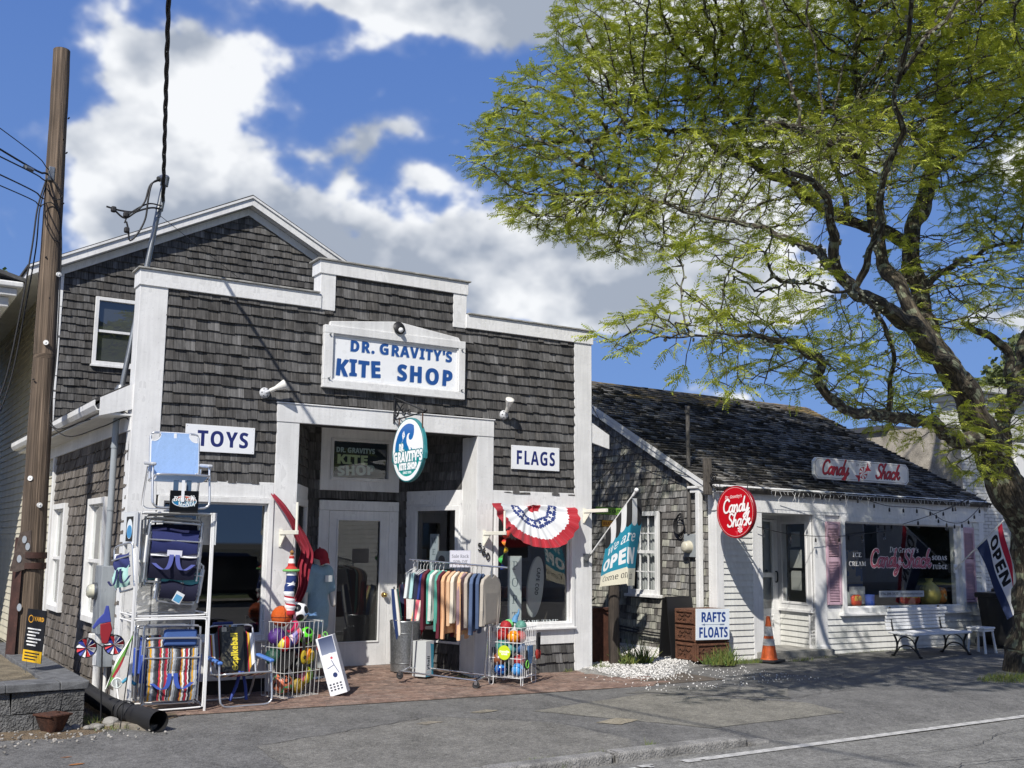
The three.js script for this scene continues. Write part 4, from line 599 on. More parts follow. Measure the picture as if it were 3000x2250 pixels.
// house number
{
  const n = thing('house_number', 'black metal house number 560 stepping down the white pilaster', 'house number', [0, 0, 0.036]);
  const dg = { 5: [[[0.045, 0.09], [0.012, 0.09], [0.008, 0.055], [0.03, 0.06], [0.048, 0.04], [0.04, 0.01], [0.02, 0.0], [0.003, 0.012]]], 6: [[[0.045, 0.09], [0.018, 0.07], [0.003, 0.03], [0.018, 0.0], [0.04, 0.008], [0.046, 0.032], [0.03, 0.05], [0.008, 0.038]]], 0: [[[0.024, 0.09], [0.004, 0.06], [0.004, 0.028], [0.024, 0], [0.046, 0.028], [0.046, 0.06], [0.024, 0.09]]] };
  [['5', 7.165, 1.635], ['6', 7.225, 1.575], ['0', 7.29, 1.515]].forEach(([d, x, y]) => part(n, 'digit', dg[d].map((p) => tube(p.map((q) => [q[0] + x, q[1] + y, 0.012]), 0.0085, 30, 6)), mat.black));
}
// flood lamps on the wall
function flood(x, y, dir, label) {
  const s = thing('flood_lamp', label, 'lamp', [x, y, 0.03]), d = V(...dir).normalize(), q = new THREE.Quaternion().setFromUnitVectors(V(0, 1, 0), d);
  const cm = M(lin(0.55, 0.56, 0.58), { roughness: 0.5 });
  part(s, 'base', [lathe([[0, 0.05], [0.04, 0.045], [0.06, 0.02], [0.065, 0]], 18).rotateX(Math.PI / 2)], cm); for (let k = 0; k < 6; k++) part(s, 'knockout_plug', new THREE.SphereGeometry(0.011, 8, 6).translate(Math.cos(k * 1.05) * 0.042, Math.sin(k * 1.05) * 0.042, 0.034), mat.black);
  part(s, 'swivel_arm', [rod([0, 0, 0.04], [d.x * 0.06, d.y * 0.06, 0.05 + d.z * 0.06], 0.017, 10)], cm);
  const b = part(s, 'bulb', lathe([[0, 0.21], [0.035, 0.208], [0.058, 0.2], [0.06, 0.185], [0.036, 0.1], [0.026, 0.07], [0.026, 0]], 20), MP(lin(0.78, 0.76, 0.70), { roughness: 0.25, clearcoat: 0.6 })); b.quaternion.copy(q); b.position.set(d.x * 0.05, d.y * 0.05, 0.05 + d.z * 0.05);
  return s;
}
flood(4.20, 3.47, [0.8, 0.42, 0.42], 'white flood lamp on the shingles left of the door header');
flood(7.55, 3.45, [-0.12, 0.75, 0.62], 'yellowed flood lamp tilted upward above the FLAGS sign');
// plastic brackets that hold the fan buntings
function hookBracket(x, y, z, ax, tubeH, label) { const s = thing('bunting_bracket', label, 'bracket', [x, y, z]); part(s, 'plate', rb(-0.022, 0.022, -0.17, 0.04, 0, 0.012, 0.003), mat.pvc); part(s, 'arm', [rb(-0.018, 0.018, -0.025, 0.022, 0.012, ax, 0.004)], mat.pvc); part(s, 'gusset', tuv(slab([[0.012, -0.16], [0.16, -0.025], [0.012, -0.025]], null, 0.012).rotateY(-Math.PI / 2).translate(0.006, 0, 0)), mat.pvc); if (tubeH) part(s, 'upright_tube', rod([0, -0.02, ax - 0.02], [0, tubeH, ax - 0.02], 0.016, 10), mat.pvc); return s; }
hookBracket(4.47, 1.83, 0.036, 0.52, 0.34, 'cream plastic bracket on the pilaster beside the red folded bunting');
hookBracket(7.26, 1.86, 0.036, 0.53, 0.28, 'cream plastic bracket above the house number 560');
hookBracket(8.89, 2.19, 0.036, 0.53, 0, 'cream plastic bracket high on the corner board by the open flag');
// fan bunting over the right window
const buntTex = canvasTex(1024, 512, (x, W2, H2) => {
  const cx = W2 / 2; x.fillStyle = '#b3202f'; x.fillRect(0, 0, W2, H2);
  const ring = (r, col, sc) => { x.fillStyle = col; x.beginPath(); for (let i = 0; i <= 60; i++) { const a = Math.PI - i / 60 * Math.PI, q = r + (i & 1 ? sc : -sc); x.lineTo(cx + Math.cos(a) * q * 1.0, Math.sin(a) * q); } x.lineTo(cx + r, -10); x.lineTo(cx - r, -10); x.fill(); };
  ring(400, '#eceef0', 7); ring(265, '#24397c', 7); ring(165, '#eceef0', 6); ring(80, '#b3202f', 4);
  x.fillStyle = '#f2f3f4'; for (let k = 0; k < 9; k++) { const a = Math.PI - (k + 0.5) / 9 * Math.PI; star(x, cx + Math.cos(a) * 215, Math.sin(a) * 215, 40, a + 1.57); }
  x.strokeStyle = 'rgba(255,210,210,.25)'; x.lineWidth = 3; for (let k = 1; k < 26; k++) { const a = k / 26 * Math.PI; x.beginPath(); x.moveTo(cx + Math.cos(a) * 405, Math.sin(a) * 405); x.lineTo(cx + Math.cos(a) * 520, Math.sin(a) * 520); x.stroke(); }
});
const fanUV = (g) => g;
{
  const g = new THREE.RingGeometry(0.004, 0.72, 72, 22, Math.PI, Math.PI), p = g.attributes.position, uv = g.attributes.uv;
  for (let i = 0; i < p.count; i++) { const X = p.getX(i), Y = p.getY(i), r = Math.hypot(X, Y) / 0.72, a = Math.atan2(-Y, X); uv.setXY(i, 0.5 + X / 0.72 * 0.5, 1 + Y / 0.72); const out = 0.30 * Math.pow(r, 1.2) * Math.pow(Math.sin(clamp(a, 0, Math.PI)), 0.7) + 0.2 * smooth(0.3, -0.7, X) * r; p.setXYZ(i, 8.0 + X * 1.0 - 0.06 * r * smooth(0, -0.7, X), 2.24 + Y * 0.80 + 0.012 * Math.sin(r * 6 + a * 5), 0.07 + out + 0.022 * Math.sin(a * 26) * r * r + 0.02 * Math.sin(a * 7 + r * 5)); }
  g.computeVertexNormals();
  solo('fan_bunting', g, MP(0xffffff, { map: buntTex, roughness: 0.9, transmission: 0.22, thickness: 0 }), 'red white and blue pleated fan bunting over the right shop window', 'bunting');
  // its twin on the left window, blown and folded to a narrow red drape
  const dp = curve([[4.34, 2.27, 0.05], [4.46, 2.10, 0.12], [4.60, 1.90, 0.17], [4.66, 1.75, 0.19], [4.73, 1.60, 0.20], [4.71, 1.42, 0.19], [4.70, 1.22, 0.18], [4.64, 1.0, 0.16]]);
  const d = sheet((u, v) => { const t = 1 - v, p = dp.getPoint(t), w = 0.03 + (0.13 + 0.02 * Math.sin(t * 21)) * Math.pow(Math.sin(Math.min(1, t * 1.02) * Math.PI * 0.86), 0.8), k = u - 0.5; return [p.x + k * w + 0.008 * Math.sin(t * 16), p.y + 0.015 * Math.sin(u * 8 + t * 5), p.z + 0.03 * Math.sin(u * 19 + t * 3) * Math.min(1, t * 4) + 0.012 * Math.sin(t * 9 + u * 2)]; }, 48, 90);
  solo('fan_bunting', d, MP(lin(0.36, 0.02, 0.045), { roughness: 0.9, transmission: 0.15, thickness: 0, map: rep(T.weave, 3) }), 'dark red folded fan bunting draped beside the left pilaster of the entrance', 'bunting');
}
// open flag on a pole at the corner board
{
  const f = thing('welcome_flag', 'teal welcome flag with striped awning print on an angled white pole', 'flag', [8.92, 0, 0]);
  part(f, 'pole', [rod([0, 1.535, 0.08], [0.0, 2.40, 1.12], 0.012, 10)], mat.vinyl); part(f, 'finial', [new THREE.SphereGeometry(0.03, 12, 10).translate(0, 2.44, 1.165), rod([0, 2.37, 1.09], [0, 2.43, 1.155], 0.018, 10)], mat.vinyl); part(f, 'holder', [rb(-0.045, 0.045, 1.43, 1.6, 0.033, 0.045, 0.004), rod([0, 1.51, 0.05], [0, 1.60, 0.155], 0.02, 10)], mat.galv);
  const t = canvasTex(768, 1024, (x, W2, H2) => { x.fillStyle = '#1590ab'; x.fillRect(0, 0, W2, H2); for (let k = 0; k < 7; k++) { x.fillStyle = k & 1 ? '#eef0ee' : '#15171a'; x.fillRect(k * W2 / 7, 0, W2 / 7 + 1, 270); x.beginPath(); x.arc((k + 0.5) * W2 / 7, 265, W2 / 14, 0, Math.PI); x.fill(); } x.fillStyle = '#ece7cf'; x.fillRect(0, 820, W2, 204); fat(x, 'We are', 60, 500, 170, '#f3f6f5', 4, { skew: -0.2, style: '', font: 'serif' }); fat(x, 'OPEN', 30, 760, 250, '#f3f6f5', 14, { sx: 0.98 }); fat(x, 'Come on in', 70, 945, 112, '#2a2a2a', 1, { skew: -0.2, style: '', font: 'serif' }); });
  const top = [0.50, 1.06];
  const c = sheet((u, v) => { const t = 1 - v, z = lerp(top[0], top[1], Math.min(u, 0.68) / 0.68), yTop = 1.535 + (z - 0.08) / 1.04 * 0.865 - 0.012, fold = u > 0.68 ? (u - 0.68) / 0.32 : 0; const drop = lerp(0.72, 1.12, Math.min(1, u / 0.68)); return [-0.01 + fold * 0.26 + 0.035 * Math.sin(u * 8 + t * 3) * t, yTop - t * drop - (u > 0.68 ? 0.03 * t : 0), z - fold * 0.10 - 0.11 * t * (1 - u * 0.2) + 0.02 * Math.sin(t * 7) - 0.05 * t * t]; }, 36, 36);
  part(f, 'cloth', c, MP(0xffffff, { map: t, roughness: 0.9, transmission: 0.2, thickness: 0 }));
}
// vertical OPEN flag by the shack
{
  const f = thing('open_flag', 'navy white and red OPEN flag on an angled pole beside the tree trunk', 'flag', [17.3, 0, 0]);
  part(f, 'pole', rod([0, 1.36, -0.05], [0, 2.32, 1.08], 0.013, 10), mat.vinyl); part(f, 'holder', [rb(-0.04, 0.04, 1.28, 1.44, -0.075, -0.05), rod([0, 1.35, -0.06], [0, 1.45, 0.06], 0.021, 10)], mat.vinyl);
  const t = canvasTex(512, 1024, (x, W2, H2) => { x.fillStyle = '#e9eaec'; x.fillRect(0, 0, W2, H2); x.fillStyle = '#26365f'; x.fillRect(0, 0, W2 * 0.36, H2); x.fillStyle = '#c02540'; x.fillRect(W2 * 0.82, 0, W2, H2); x.save(); x.translate(W2 * 0.43, 40); x.rotate(Math.PI / 2); fit(x, 'OPEN', 0, 640, 0, 170, '#15161a', 10); x.restore(); });
  part(f, 'cloth', sheet((u, v) => { const t = 1 - v, z0 = lerp(0.40, 0.93, u), y0 = 1.36 + (z0 + 0.05) / 1.13 * 0.96 - 0.01; return [0.05 * Math.sin(u * 6 + t * 5) * t, y0 - t * (1.22 + 0.25 * u), z0 + t * lerp(0.52, 0.20, u) + 0.02 * Math.sin(t * 8 + u * 4)]; }, 24, 40), MP(0xffffff, { map: t, roughness: 0.9, transmission: 0.2, thickness: 0 }));
}
// candy oval on its post
{
  const p = thing('sign_post', 'weathered wooden post with black scroll iron bracket for the candy sign', 'post', [11.30, 0, -0.05]);
  part(p, 'post', rb(-0.05, 0.05, 2.5, 3.06, -0.05, 0.05), M(lin(0.16, 0.14, 0.12), { map: rep(T.grain, 3), roughness: 0.95 }));
  part(p, 'arm', b6(-0.012, 0.012, 2.665, 2.69, 0.05, 1.05), mat.iron); for (const g of [scroll(2.76, 0.14, 0.075, 1.5, 2.2, 1), scroll(2.72, 0.62, 0.04, 1.2, -1.2, 1), scroll(2.72, 0.9, 0.04, 1.2, -1.2, 1)]) part(p, 'scroll', tube(g, 0.009, 40, 6), mat.iron); for (const z of [0.27, 0.85]) part(p, 'hanger', rod([0, 2.45, z], [0, 2.67, z], 0.006), mat.iron);
  const s = thing('oval_sign', 'round red candy shop sign with white script hanging by the shack', 'sign', [11.30, 2.225, 0.56], -Math.PI / 2);
  part(s, 'board', slab(ellipse(0.39, 0.385), null, 0.045, 0.006, 44).translate(0, 0, -0.0225), M(lin(0.20, 0.006, 0.012), { roughness: 0.35 }));
  const t = canvasTex(1024, 1010, (x, W2, H2) => {
    x.fillStyle = '#a80f1c'; x.fillRect(0, 0, W2, H2); x.fillStyle = '#c11423'; x.beginPath(); x.ellipse(512, 505, 470, 465, 0, 0, 7); x.fill(); x.strokeStyle = '#f0d9d6'; x.lineWidth = 6; x.beginPath(); x.ellipse(512, 505, 480, 474, 0, 0, 7); x.stroke();
    fat(x, "Dr. Gravity's", 240, 250, 78, '#f6eeec', 2, { skew: -0.2, style: '', font: 'serif', rot: -0.06 });
    x.save(); x.rotate(-0.07); script(x, 'Candy', 130, 540, 270, [[0.2, '#7d0b14', 8, 10], [0.145, '#f8f4f2']]); script(x, 'Shack', 230, 815, 250, [[0.2, '#7d0b14', 8, 10], [0.145, '#f8f4f2']]); x.restore(); mint(x, 640, 845, 70, '#d9404c');
  });
  for (const s2 of [1, -1]) part(s, 'face', cardUV(new THREE.ShapeGeometry(ellipse(0.386, 0.381), 48), 0.775, 0.765).rotateY(s2 > 0 ? 0 : Math.PI).translate(0, 0, s2 * 0.0295), print(t, { roughness: 0.3 }));
}
// roof sign of the shack
{
  const s = thing('roof_sign', 'long white board with red candy script and peppermint on the shingle roof', 'sign', [15.26, 3.05, -0.38]); s.rotation.set(0, 0, -0.009);
  const w = 1.24, h = 0.185, c = 0.07, pts = [[-w, -h + c], [-w + c, -h], [w - c, -h], [w, -h + c], [w, h - c], [w - c, h], [-w + c, h], [-w, h - c]];
  part(s, 'board', slab(pts, null, 0.05, 0.006).translate(0, 0, -0.03), mat.vinyl);
  const t = canvasTex(2000, 300, (x, W2, H2) => { x.fillStyle = '#eceaea'; x.fillRect(0, 0, W2, H2); x.strokeStyle = '#3a2326'; x.lineWidth = 5; x.beginPath(); [[22, 70], [70, 22], [1930, 22], [1978, 70], [1978, 230], [1930, 278], [70, 278], [22, 230]].forEach((q, i) => x[i ? 'lineTo' : 'moveTo'](...q)); x.closePath(); x.stroke(); script(x, 'Candy', 130, 220, 205, [[0.175, '#6b0d15', 5, 7], [0.13, '#bd1b2b']], 0.3); script(x, 'Shack', 1250, 225, 205, [[0.175, '#6b0d15', 5, 7], [0.13, '#bd1b2b']], 0.3); mint(x, 1000, 175, 84, '#bd1b2b'); fat(x, "Dr. Gravity's", 850, 84, 56, '#3a2a2c', 0, { skew: -0.2, style: '', font: 'serif', rot: -0.06 }); });
  part(s, 'face', cardUV(new THREE.ShapeGeometry(shapeOf(pts.map((p) => [p[0] * 0.995, p[1] * 0.98]))), 2 * w, 2 * h).translate(0, 0, 0.029), print(t));
  for (const x of [-0.72, 0.48]) part(s, 'standoff', [b6(x - 0.02, x + 0.02, -0.46, -0.15, -0.06, -0.03), rod([x, -0.1, -0.05], [x, 0.02, -0.5], 0.012)], mat.galv);
}
// ---------- the street tree ----------
function limbGeo(pts, radii, n, rad, rough, seed) {
  const c = curve(pts), fr = c.computeFrenetFrames(n, false), pos = [], nor = [], uv = [], idx = [], len = c.getLength();
  for (let i = 0; i <= n; i++) {
    const t = i / n, p = c.getPointAt(t), k = t * (radii.length - 1), a = Math.min(Math.floor(k), radii.length - 2), r0 = lerp(radii[a], radii[a + 1], k - a);
    for (let j = 0; j <= rad; j++) { const th = j / rad * Math.PI * 2, dx = Math.cos(th), dy = Math.sin(th); const d = V().addScaledVector(fr.normals[i], dx).addScaledVector(fr.binormals[i], dy); const nz = fbm3(p.x * 3 + dx * 1.3 + seed, p.y * 3 + dy * 1.3, p.z * 3, 3) - 0.45; const r = r0 * (1 + rough * nz); pos.push(p.x + d.x * r, p.y + d.y * r, p.z + d.z * r); nor.push(d.x, d.y, d.z); uv.push(j / rad * Math.max(1, Math.round(r0 * 12)) * 0.5, t * len); }
  }
  for (let i = 0; i < n; i++) for (let j = 0; j < rad; j++) { const a = i * (rad + 1) + j, b = a + rad + 1; idx.push(a, b, a + 1, b, b + 1, a + 1); }
  const g = new THREE.BufferGeometry(); g.setAttribute('position', new THREE.Float32BufferAttribute(pos, 3)); g.setAttribute('normal', new THREE.Float32BufferAttribute(nor, 3)); g.setAttribute('uv', new THREE.Float32BufferAttribute(uv, 2)); g.setIndex(idx); g.computeVertexNormals(); return g;
}
const barkM = M(lin(0.42, 0.40, 0.36), { map: rep(T.bark, 1.6, 1.2), roughness: 0.97, bumpMap: rep(T.barkB, 1.6, 1.2), bumpScale: 0.03 });
// a pinnate leaf: stalk with pairs of small leaflets
function frondGeo(len, pairs, lw, ll, seed) {
  const q = rng(seed), pos = [], idx = []; let n = 0;
  const quad = (bx, by, bz, dx, dy, dz, wx, wy, wz) => { pos.push(bx, by, bz, bx + dx * 0.55 + wx, by + dy * 0.55 + wy, bz + dz * 0.55 + wz, bx + dx, by + dy, bz + dz, bx + dx * 0.5 - wx, by + dy * 0.5 - wy, bz + dz * 0.5 - wz); idx.push(n, n + 1, n + 2, n, n + 2, n + 3); n += 4; };
  for (let i = 0; i < pairs; i++) { const t = (i + 0.6) / pairs, y = t * len, droop = -0.25 * t * t * len; for (const s of [-1, 1]) { const L = ll * (1 - Math.abs(t - 0.45) * 0.7) * (0.8 + q() * 0.4), a = 0.45 + q() * 0.3; quad(0, y, droop, s * L * Math.cos(a), L * Math.sin(a), -L * (0.1 + q() * 0.5), -s * lw * Math.sin(a) * 0.5, lw * Math.cos(a), lw * (q() - 0.5)); } }
  quad(0, 0, 0, 0, len, -0.22 * len, 0.0022, 0, 0);
  const g = new THREE.BufferGeometry(); g.setAttribute('position', new THREE.Float32BufferAttribute(pos, 3)); g.setIndex(idx); const f = g.toNonIndexed(); f.computeVertexNormals(); f.setAttribute('uv', new THREE.Float32BufferAttribute(new Float32Array(f.attributes.position.count * 2), 2)); return f;
}
{
  const tree = thing('locust_tree', 'tall leaning locust tree with rugged lichen grey limbs and feathery fresh leaves', 'tree');
  const limbs = {
    trunk: [[[14.74, -0.2, 2.95], [14.74, 0.0, 2.97], [14.75, 0.3, 3.0], [14.76, 0.79, 3.0], [14.80, 1.5, 3.0], [14.60, 2.1, 3.0], [14.12, 2.66, 3.05], [13.8, 3.1, 3.1], [13.5, 3.35, 3.2]], [0.5, 0.38, 0.29, 0.255, 0.235, 0.24, 0.26, 0.24, 0.18]],
    A: [[[13.85, 3.05, 3.1], [13.14, 3.57, 3.3], [12.51, 4.03, 3.5], [11.48, 4.28, 3.8], [10.61, 4.49, 4.0], [9.68, 4.61, 4.2], [9.13, 4.76, 4.4], [8.89, 5.1, 4.6], [8.36, 5.37, 4.9], [7.68, 5.47, 5.0]], [0.24, 0.20, 0.17, 0.14, 0.115, 0.09, 0.075, 0.055, 0.04, 0.025]],
    B: [[[12.7, 3.88, 3.45], [12.5, 4.4, 3.25], [12.6, 4.78, 3.0], [12.82, 5.34, 2.8], [12.81, 5.76, 2.7], [12.92, 6.17, 2.6], [13.37, 6.68, 2.4], [13.97, 7.38, 2.2], [14.45, 7.95, 2.0], [14.98, 9.06, 1.8], [15.55, 10.39, 1.6], [16.07, 12.05, 1.4]], [0.15, 0.145, 0.135, 0.125, 0.12, 0.115, 0.1, 0.085, 0.07, 0.055, 0.04, 0.02]],
    C: [[[13.7, 3.1, 3.12], [12.74, 3.16, 3.4], [11.54, 3.31, 3.7], [10.42, 3.27, 4.0], [9.54, 3.2, 4.3], [8.88, 3.24, 4.5], [8.71, 3.41, 4.5], [8.78, 3.65, 4.5], [8.4, 3.69, 4.6], [7.94, 3.73, 4.8], [7.36, 3.7, 5.0], [6.6, 3.66, 5.1], [6.1, 3.5, 5.1]], [0.17, 0.12, 0.085, 0.075, 0.066, 0.06, 0.058, 0.056, 0.046, 0.036, 0.026, 0.012, 0.006]],
    D: [[[14.05, 2.9, 3.05], [14.4, 3.5, 2.9], [14.71, 3.88, 2.8], [14.96, 4.33, 2.7], [15.1, 4.68, 2.6], [14.84, 4.96, 2.5], [14.3, 5.13, 2.4]], [0.16, 0.11, 0.09, 0.08, 0.07, 0.055, 0.03]],
    E: [[[12.8, 6.04, 2.66], [12.61, 6.19, 2.55], [12.52, 6.32, 2.4], [12.18, 6.43, 2.1], [11.82, 6.83, 1.75], [11.65, 7.15, 1.45], [11.45, 7.34, 1.2], [11.18, 7.58, 0.95], [10.93, 7.79, 0.7], [10.61, 8.02, 0.4], [10.08, 8.11, 0.1], [9.44, 7.87, -0.1]], [0.085, 0.085, 0.08, 0.075, 0.07, 0.062, 0.054, 0.045, 0.036, 0.027, 0.018, 0.009]],
    F: [[[9.37, 4.84, 4.2], [9.74, 5.37, 3.4], [9.83, 5.73, 2.7], [9.66, 6.07, 2.0], [9.43, 6.41, 1.3], [9.02, 6.72, 0.6]], [0.052, 0.046, 0.038, 0.028, 0.018, 0.008]],
    G: [[[12.1, 4.2, 3.62], [11.86, 5.05, 3.2], [11.91, 5.48, 3.0], [11.89, 5.83, 2.9], [11.87, 6.45, 2.8], [11.49, 6.93, 2.9], [10.6, 6.94, 3.2], [9.77, 6.8, 3.6], [8.53, 6.5, 4.0]], [0.10, 0.10, 0.095, 0.085, 0.075, 0.065, 0.05, 0.036, 0.016]],
    H: [[[14.45, 7.95, 2.0], [13.83, 8.29, 1.9], [13.24, 8.21, 1.8], [12.95, 8.46, 1.6], [12.48, 8.59, 1.3], [11.87, 9.21, 0.9], [11.26, 9.71, 0.4]], [0.065, 0.06, 0.054, 0.046, 0.036, 0.022, 0.01]],
    I: [[[11.87, 6.45, 2.8], [11.89, 7.51, 2.6], [12.09, 8.68, 2.4], [12.15, 9.77, 2.4], [12.18, 10.88, 2.4]], [0.06, 0.05, 0.042, 0.03, 0.015]],
    J: [[[14.5, 3.65, 2.86], [15.2, 4.3, 2.7], [15.67, 4.96, 2.6], [16.44, 6.2, 2.5], [16.95, 7.49, 2.4], [16.96, 9.32, 2.4]], [0.12, 0.11, 0.1, 0.08, 0.06, 0.02]],
    K: [[[12.82, 5.34, 2.8], [13.94, 5.92, 2.6], [14.83, 6.33, 2.6], [15.6, 6.53, 2.8]], [0.05, 0.042, 0.035, 0.015]],
    N: [[[12.18, 6.43, 2.1], [12.2, 6.93, 2.0], [12.12, 7.37, 1.9], [12.12, 7.94, 1.8], [12.11, 8.52, 1.7]], [0.045, 0.04, 0.034, 0.026, 0.012]],
    O: [[[11.45, 7.34, 1.2], [11.21, 7.89, 1.0], [11.09, 8.47, 0.7], [10.95, 9.05, 0.4]], [0.034, 0.03, 0.022, 0.01]],
    Q: [[[9.68, 4.61, 4.2], [9.4, 5.6, 4.9], [9.0, 6.6, 5.5], [8.4, 7.3, 6.1], [7.6, 7.6, 6.6], [7.0, 7.6, 7.0]], [0.045, 0.036, 0.03, 0.024, 0.016, 0.008]],
    S: [[[9.0, 6.6, 5.5], [9.6, 7.5, 5.9], [10.4, 8.0, 6.4], [10.8, 8.4, 6.9]], [0.026, 0.022, 0.016, 0.008]],
    P: [[[10.42, 3.27, 4.0], [10.1, 3.7, 4.3], [9.8, 4.1, 4.5], [9.3, 4.3, 4.8], [8.5, 4.3, 5.1], [7.6, 4.3, 5.1]], [0.035, 0.03, 0.025, 0.02, 0.015, 0.008]],
  };
  const lobes = [[9.07, 7.64, -0.3, 1.71, 1.4, 1], [7.8, 7.34, -0.4, 0.75, 0.45, 0.9], [10.97, 9.04, 0.3, 1.78, 1.41, 1], [10.27, 9.59, -0.1, 1.79, 1.03, 1], [12.72, 9.6, 1.2, 2.09, 1.43, 1], [13.51, 9.05, 2.8, 1.96, 1.55, 1], [15.46, 8.19, 2.6, 1.43, 1.82, 1], [11.33, 6.86, 3.2, 1.37, 0.82, 0.45], [11.68, 8.25, 1.4, 1.56, 0.78, 0.8], [10.72, 6.97, 1.6, 1.62, 0.84, 0.35], [9.49, 6.46, 0.4, 1.65, 0.58, 0.6], [5.72, 3.42, 5.0, 0.26, 0.16, 0.6], [6.16, 3.65, 5.0, 0.71, 0.34, 0.6], [8.11, 3.8, 4.6, 0.98, 0.6, 0.55], [6.77, 3.21, 5.0, 0.38, 0.22, 0.6], [10.16, 3.76, 4.0, 0.92, 0.52, 0.5], [11.6, 3.38, 3.6, 0.87, 0.39, 0.6], [13.05, 5.46, 3.2, 1.25, 0.86, 0.3], [7.24, 4.31, 5.0, 0.98, 0.43, 0.6], [10.83, 10.01, 3.2, 3.02, 1.02, 0.9], [16.85, 6.49, 2.8, 1.12, 2.36, 0.8], [13.15, 2.99, 3.4, 0.7, 0.37, 0.7], [8.02, 6.4, 0.0, 0.63, 0.27, 0.7], [14.08, 3.79, 3.2, 0.74, 0.54, 0.5], [11.8, 8.4, 4.6, 1.6, 1.0, 0.7], [9.4, 6.2, 4.6, 1.0, 0.5, 0.3], [7.0, 7.6, 6.0, 1.3, 0.5, 1.7], [5.8, 7.1, 6.6, 1.1, 0.45, 1.8], [8.2, 7.9, 7.6, 1.5, 0.5, 1.8], [7.0, 6.9, 7.6, 1.2, 0.4, 1.8], [10.4, 7.9, 7.4, 1.4, 0.5, 1.5]];
  const nodes = [], q = rng(2024); // [x, y, z, parent, radius]
  for (const [key, [pts, rad]] of Object.entries(limbs)) {
    const amp = key === 'trunk' ? 0.02 : 0.07, c0 = curve(pts), m0 = Math.ceil(c0.getLength() / 0.16), wig = Array.from({ length: m0 + 1 }, (_, i) => { const p = c0.getPointAt(i / m0), e = Math.min(1, i / 3); return [p.x + (fbm3(p.x * 2.3, p.y * 2.3, p.z * 2.3 + 5, 3) - 0.44) * 4 * amp * e, p.y + (fbm3(p.x * 2.3 + 9, p.y * 2.3, p.z * 2.3, 3) - 0.44) * 4 * amp * e, p.z + (fbm3(p.x * 2.3, p.y * 2.3 + 7, p.z * 2.3, 3) - 0.44) * 4 * amp * e]; });
    const c = curve(wig), n = Math.ceil(c.getLength() / 0.12); const first = nodes.length;
    for (let i = 0; i <= n; i++) { const p = c.getPointAt(i / n); if (key === 'trunk' ? p.y > 2.6 : i > 2) nodes.push([p.x, p.y, p.z, -2, 0]); }
    const big = rad[0] > 0.1; part(tree, key === 'trunk' ? 'trunk' : 'limb', limbGeo(wig, rad, Math.ceil(c.getLength() / 0.06), big ? 18 : 10, big ? 0.9 : 1.3, first), barkM);
  }
  const nb = nodes.length, at = [];
  for (const [cx, cy, cz, rx, ry, w] of lobes) { const rz = Math.max(rx * 0.85, 0.35), vol = 4.19 * rx * ry * rz, n = Math.round(Math.min(vol * 110, 520 + vol * 48)); for (let i = 0; i < n; i++) { let a, b, c; do { a = q() * 2 - 1; b = q() * 2 - 1; c = q() * 2 - 1; } while (a * a + b * b + c * c > 1); at.push({ x: cx + a * rx, y: cy + b * ry, z: cz + c * rz, w, n: -1, d: 1e9 }); } }
  const born = []; let from = 0, live = at; const step = 0.105, kill = 0.15;
  for (let it = 0; it < 90 && live.length; it++) {
    for (const p of live) for (let k = from; k < nodes.length; k++) { const m = nodes[k], dx = p.x - m[0], dy = p.y - m[1], dz = p.z - m[2], d = dx * dx + dy * dy + dz * dz; if (d < p.d) { p.d = d; p.n = k; } }
    live = live.filter((p) => p.d > kill * kill); from = nodes.length; const pull = new Map();
    for (const p of live) { if (p.d > 2.6 * 2.6 || (born[p.n] ?? 0) > 2) continue; const m = nodes[p.n], l = Math.sqrt(p.d), e = pull.get(p.n) ?? [0, 0, 0, 0]; e[0] += (p.x - m[0]) / l; e[1] += (p.y - m[1]) / l; e[2] += (p.z - m[2]) / l; e[3] = Math.max(e[3], p.w); pull.set(p.n, e); }
    for (const [k, e] of pull) { const l = Math.hypot(e[0], e[1], e[2]) || 1, j = 0.55; let dx = e[0] / l + (q() - 0.5) * j, dy = e[1] / l + (q() - 0.5) * j, dz = e[2] / l + (q() - 0.5) * j; const m = Math.hypot(dx, dy, dz); const b = nodes[k]; born[k] = (born[k] ?? 0) + 1; nodes.push([b[0] + dx / m * step, b[1] + dy / m * step, b[2] + dz / m * step, k, 0, e[3]]); }
  }
  const tips = new Float32Array(nodes.length), kids = nodes.map(() => []);
  for (let k = nb; k < nodes.length; k++) kids[nodes[k][3]].push(k);
  for (let k = nodes.length - 1; k >= nb; k--) { if (!kids[k].length) tips[k] = 1; if (nodes[k][3] >= nb) tips[nodes[k][3]] += tips[k]; }
  const rOf = (k) => 0.0047 * Math.pow(tips[k], 0.49);
  const bg = [], fronds = [], lumps = [];
  const pos = [], idx = [], uvs = []; let base = 0;
  const ringAt = (p, d, r, sides, v) => { const a = Math.abs(d.y) < 0.9 ? V(0, 1, 0) : V(1, 0, 0), e1 = V().crossVectors(d, a).normalize(), e2 = V().crossVectors(d, e1); for (let s = 0; s <= sides; s++) { const t = s / sides * Math.PI * 2; pos.push(p.x + (e1.x * Math.cos(t) + e2.x * Math.sin(t)) * r, p.y + (e1.y * Math.cos(t) + e2.y * Math.sin(t)) * r, p.z + (e1.z * Math.cos(t) + e2.z * Math.sin(t)) * r); uvs.push(s / sides * 0.4, v); } };
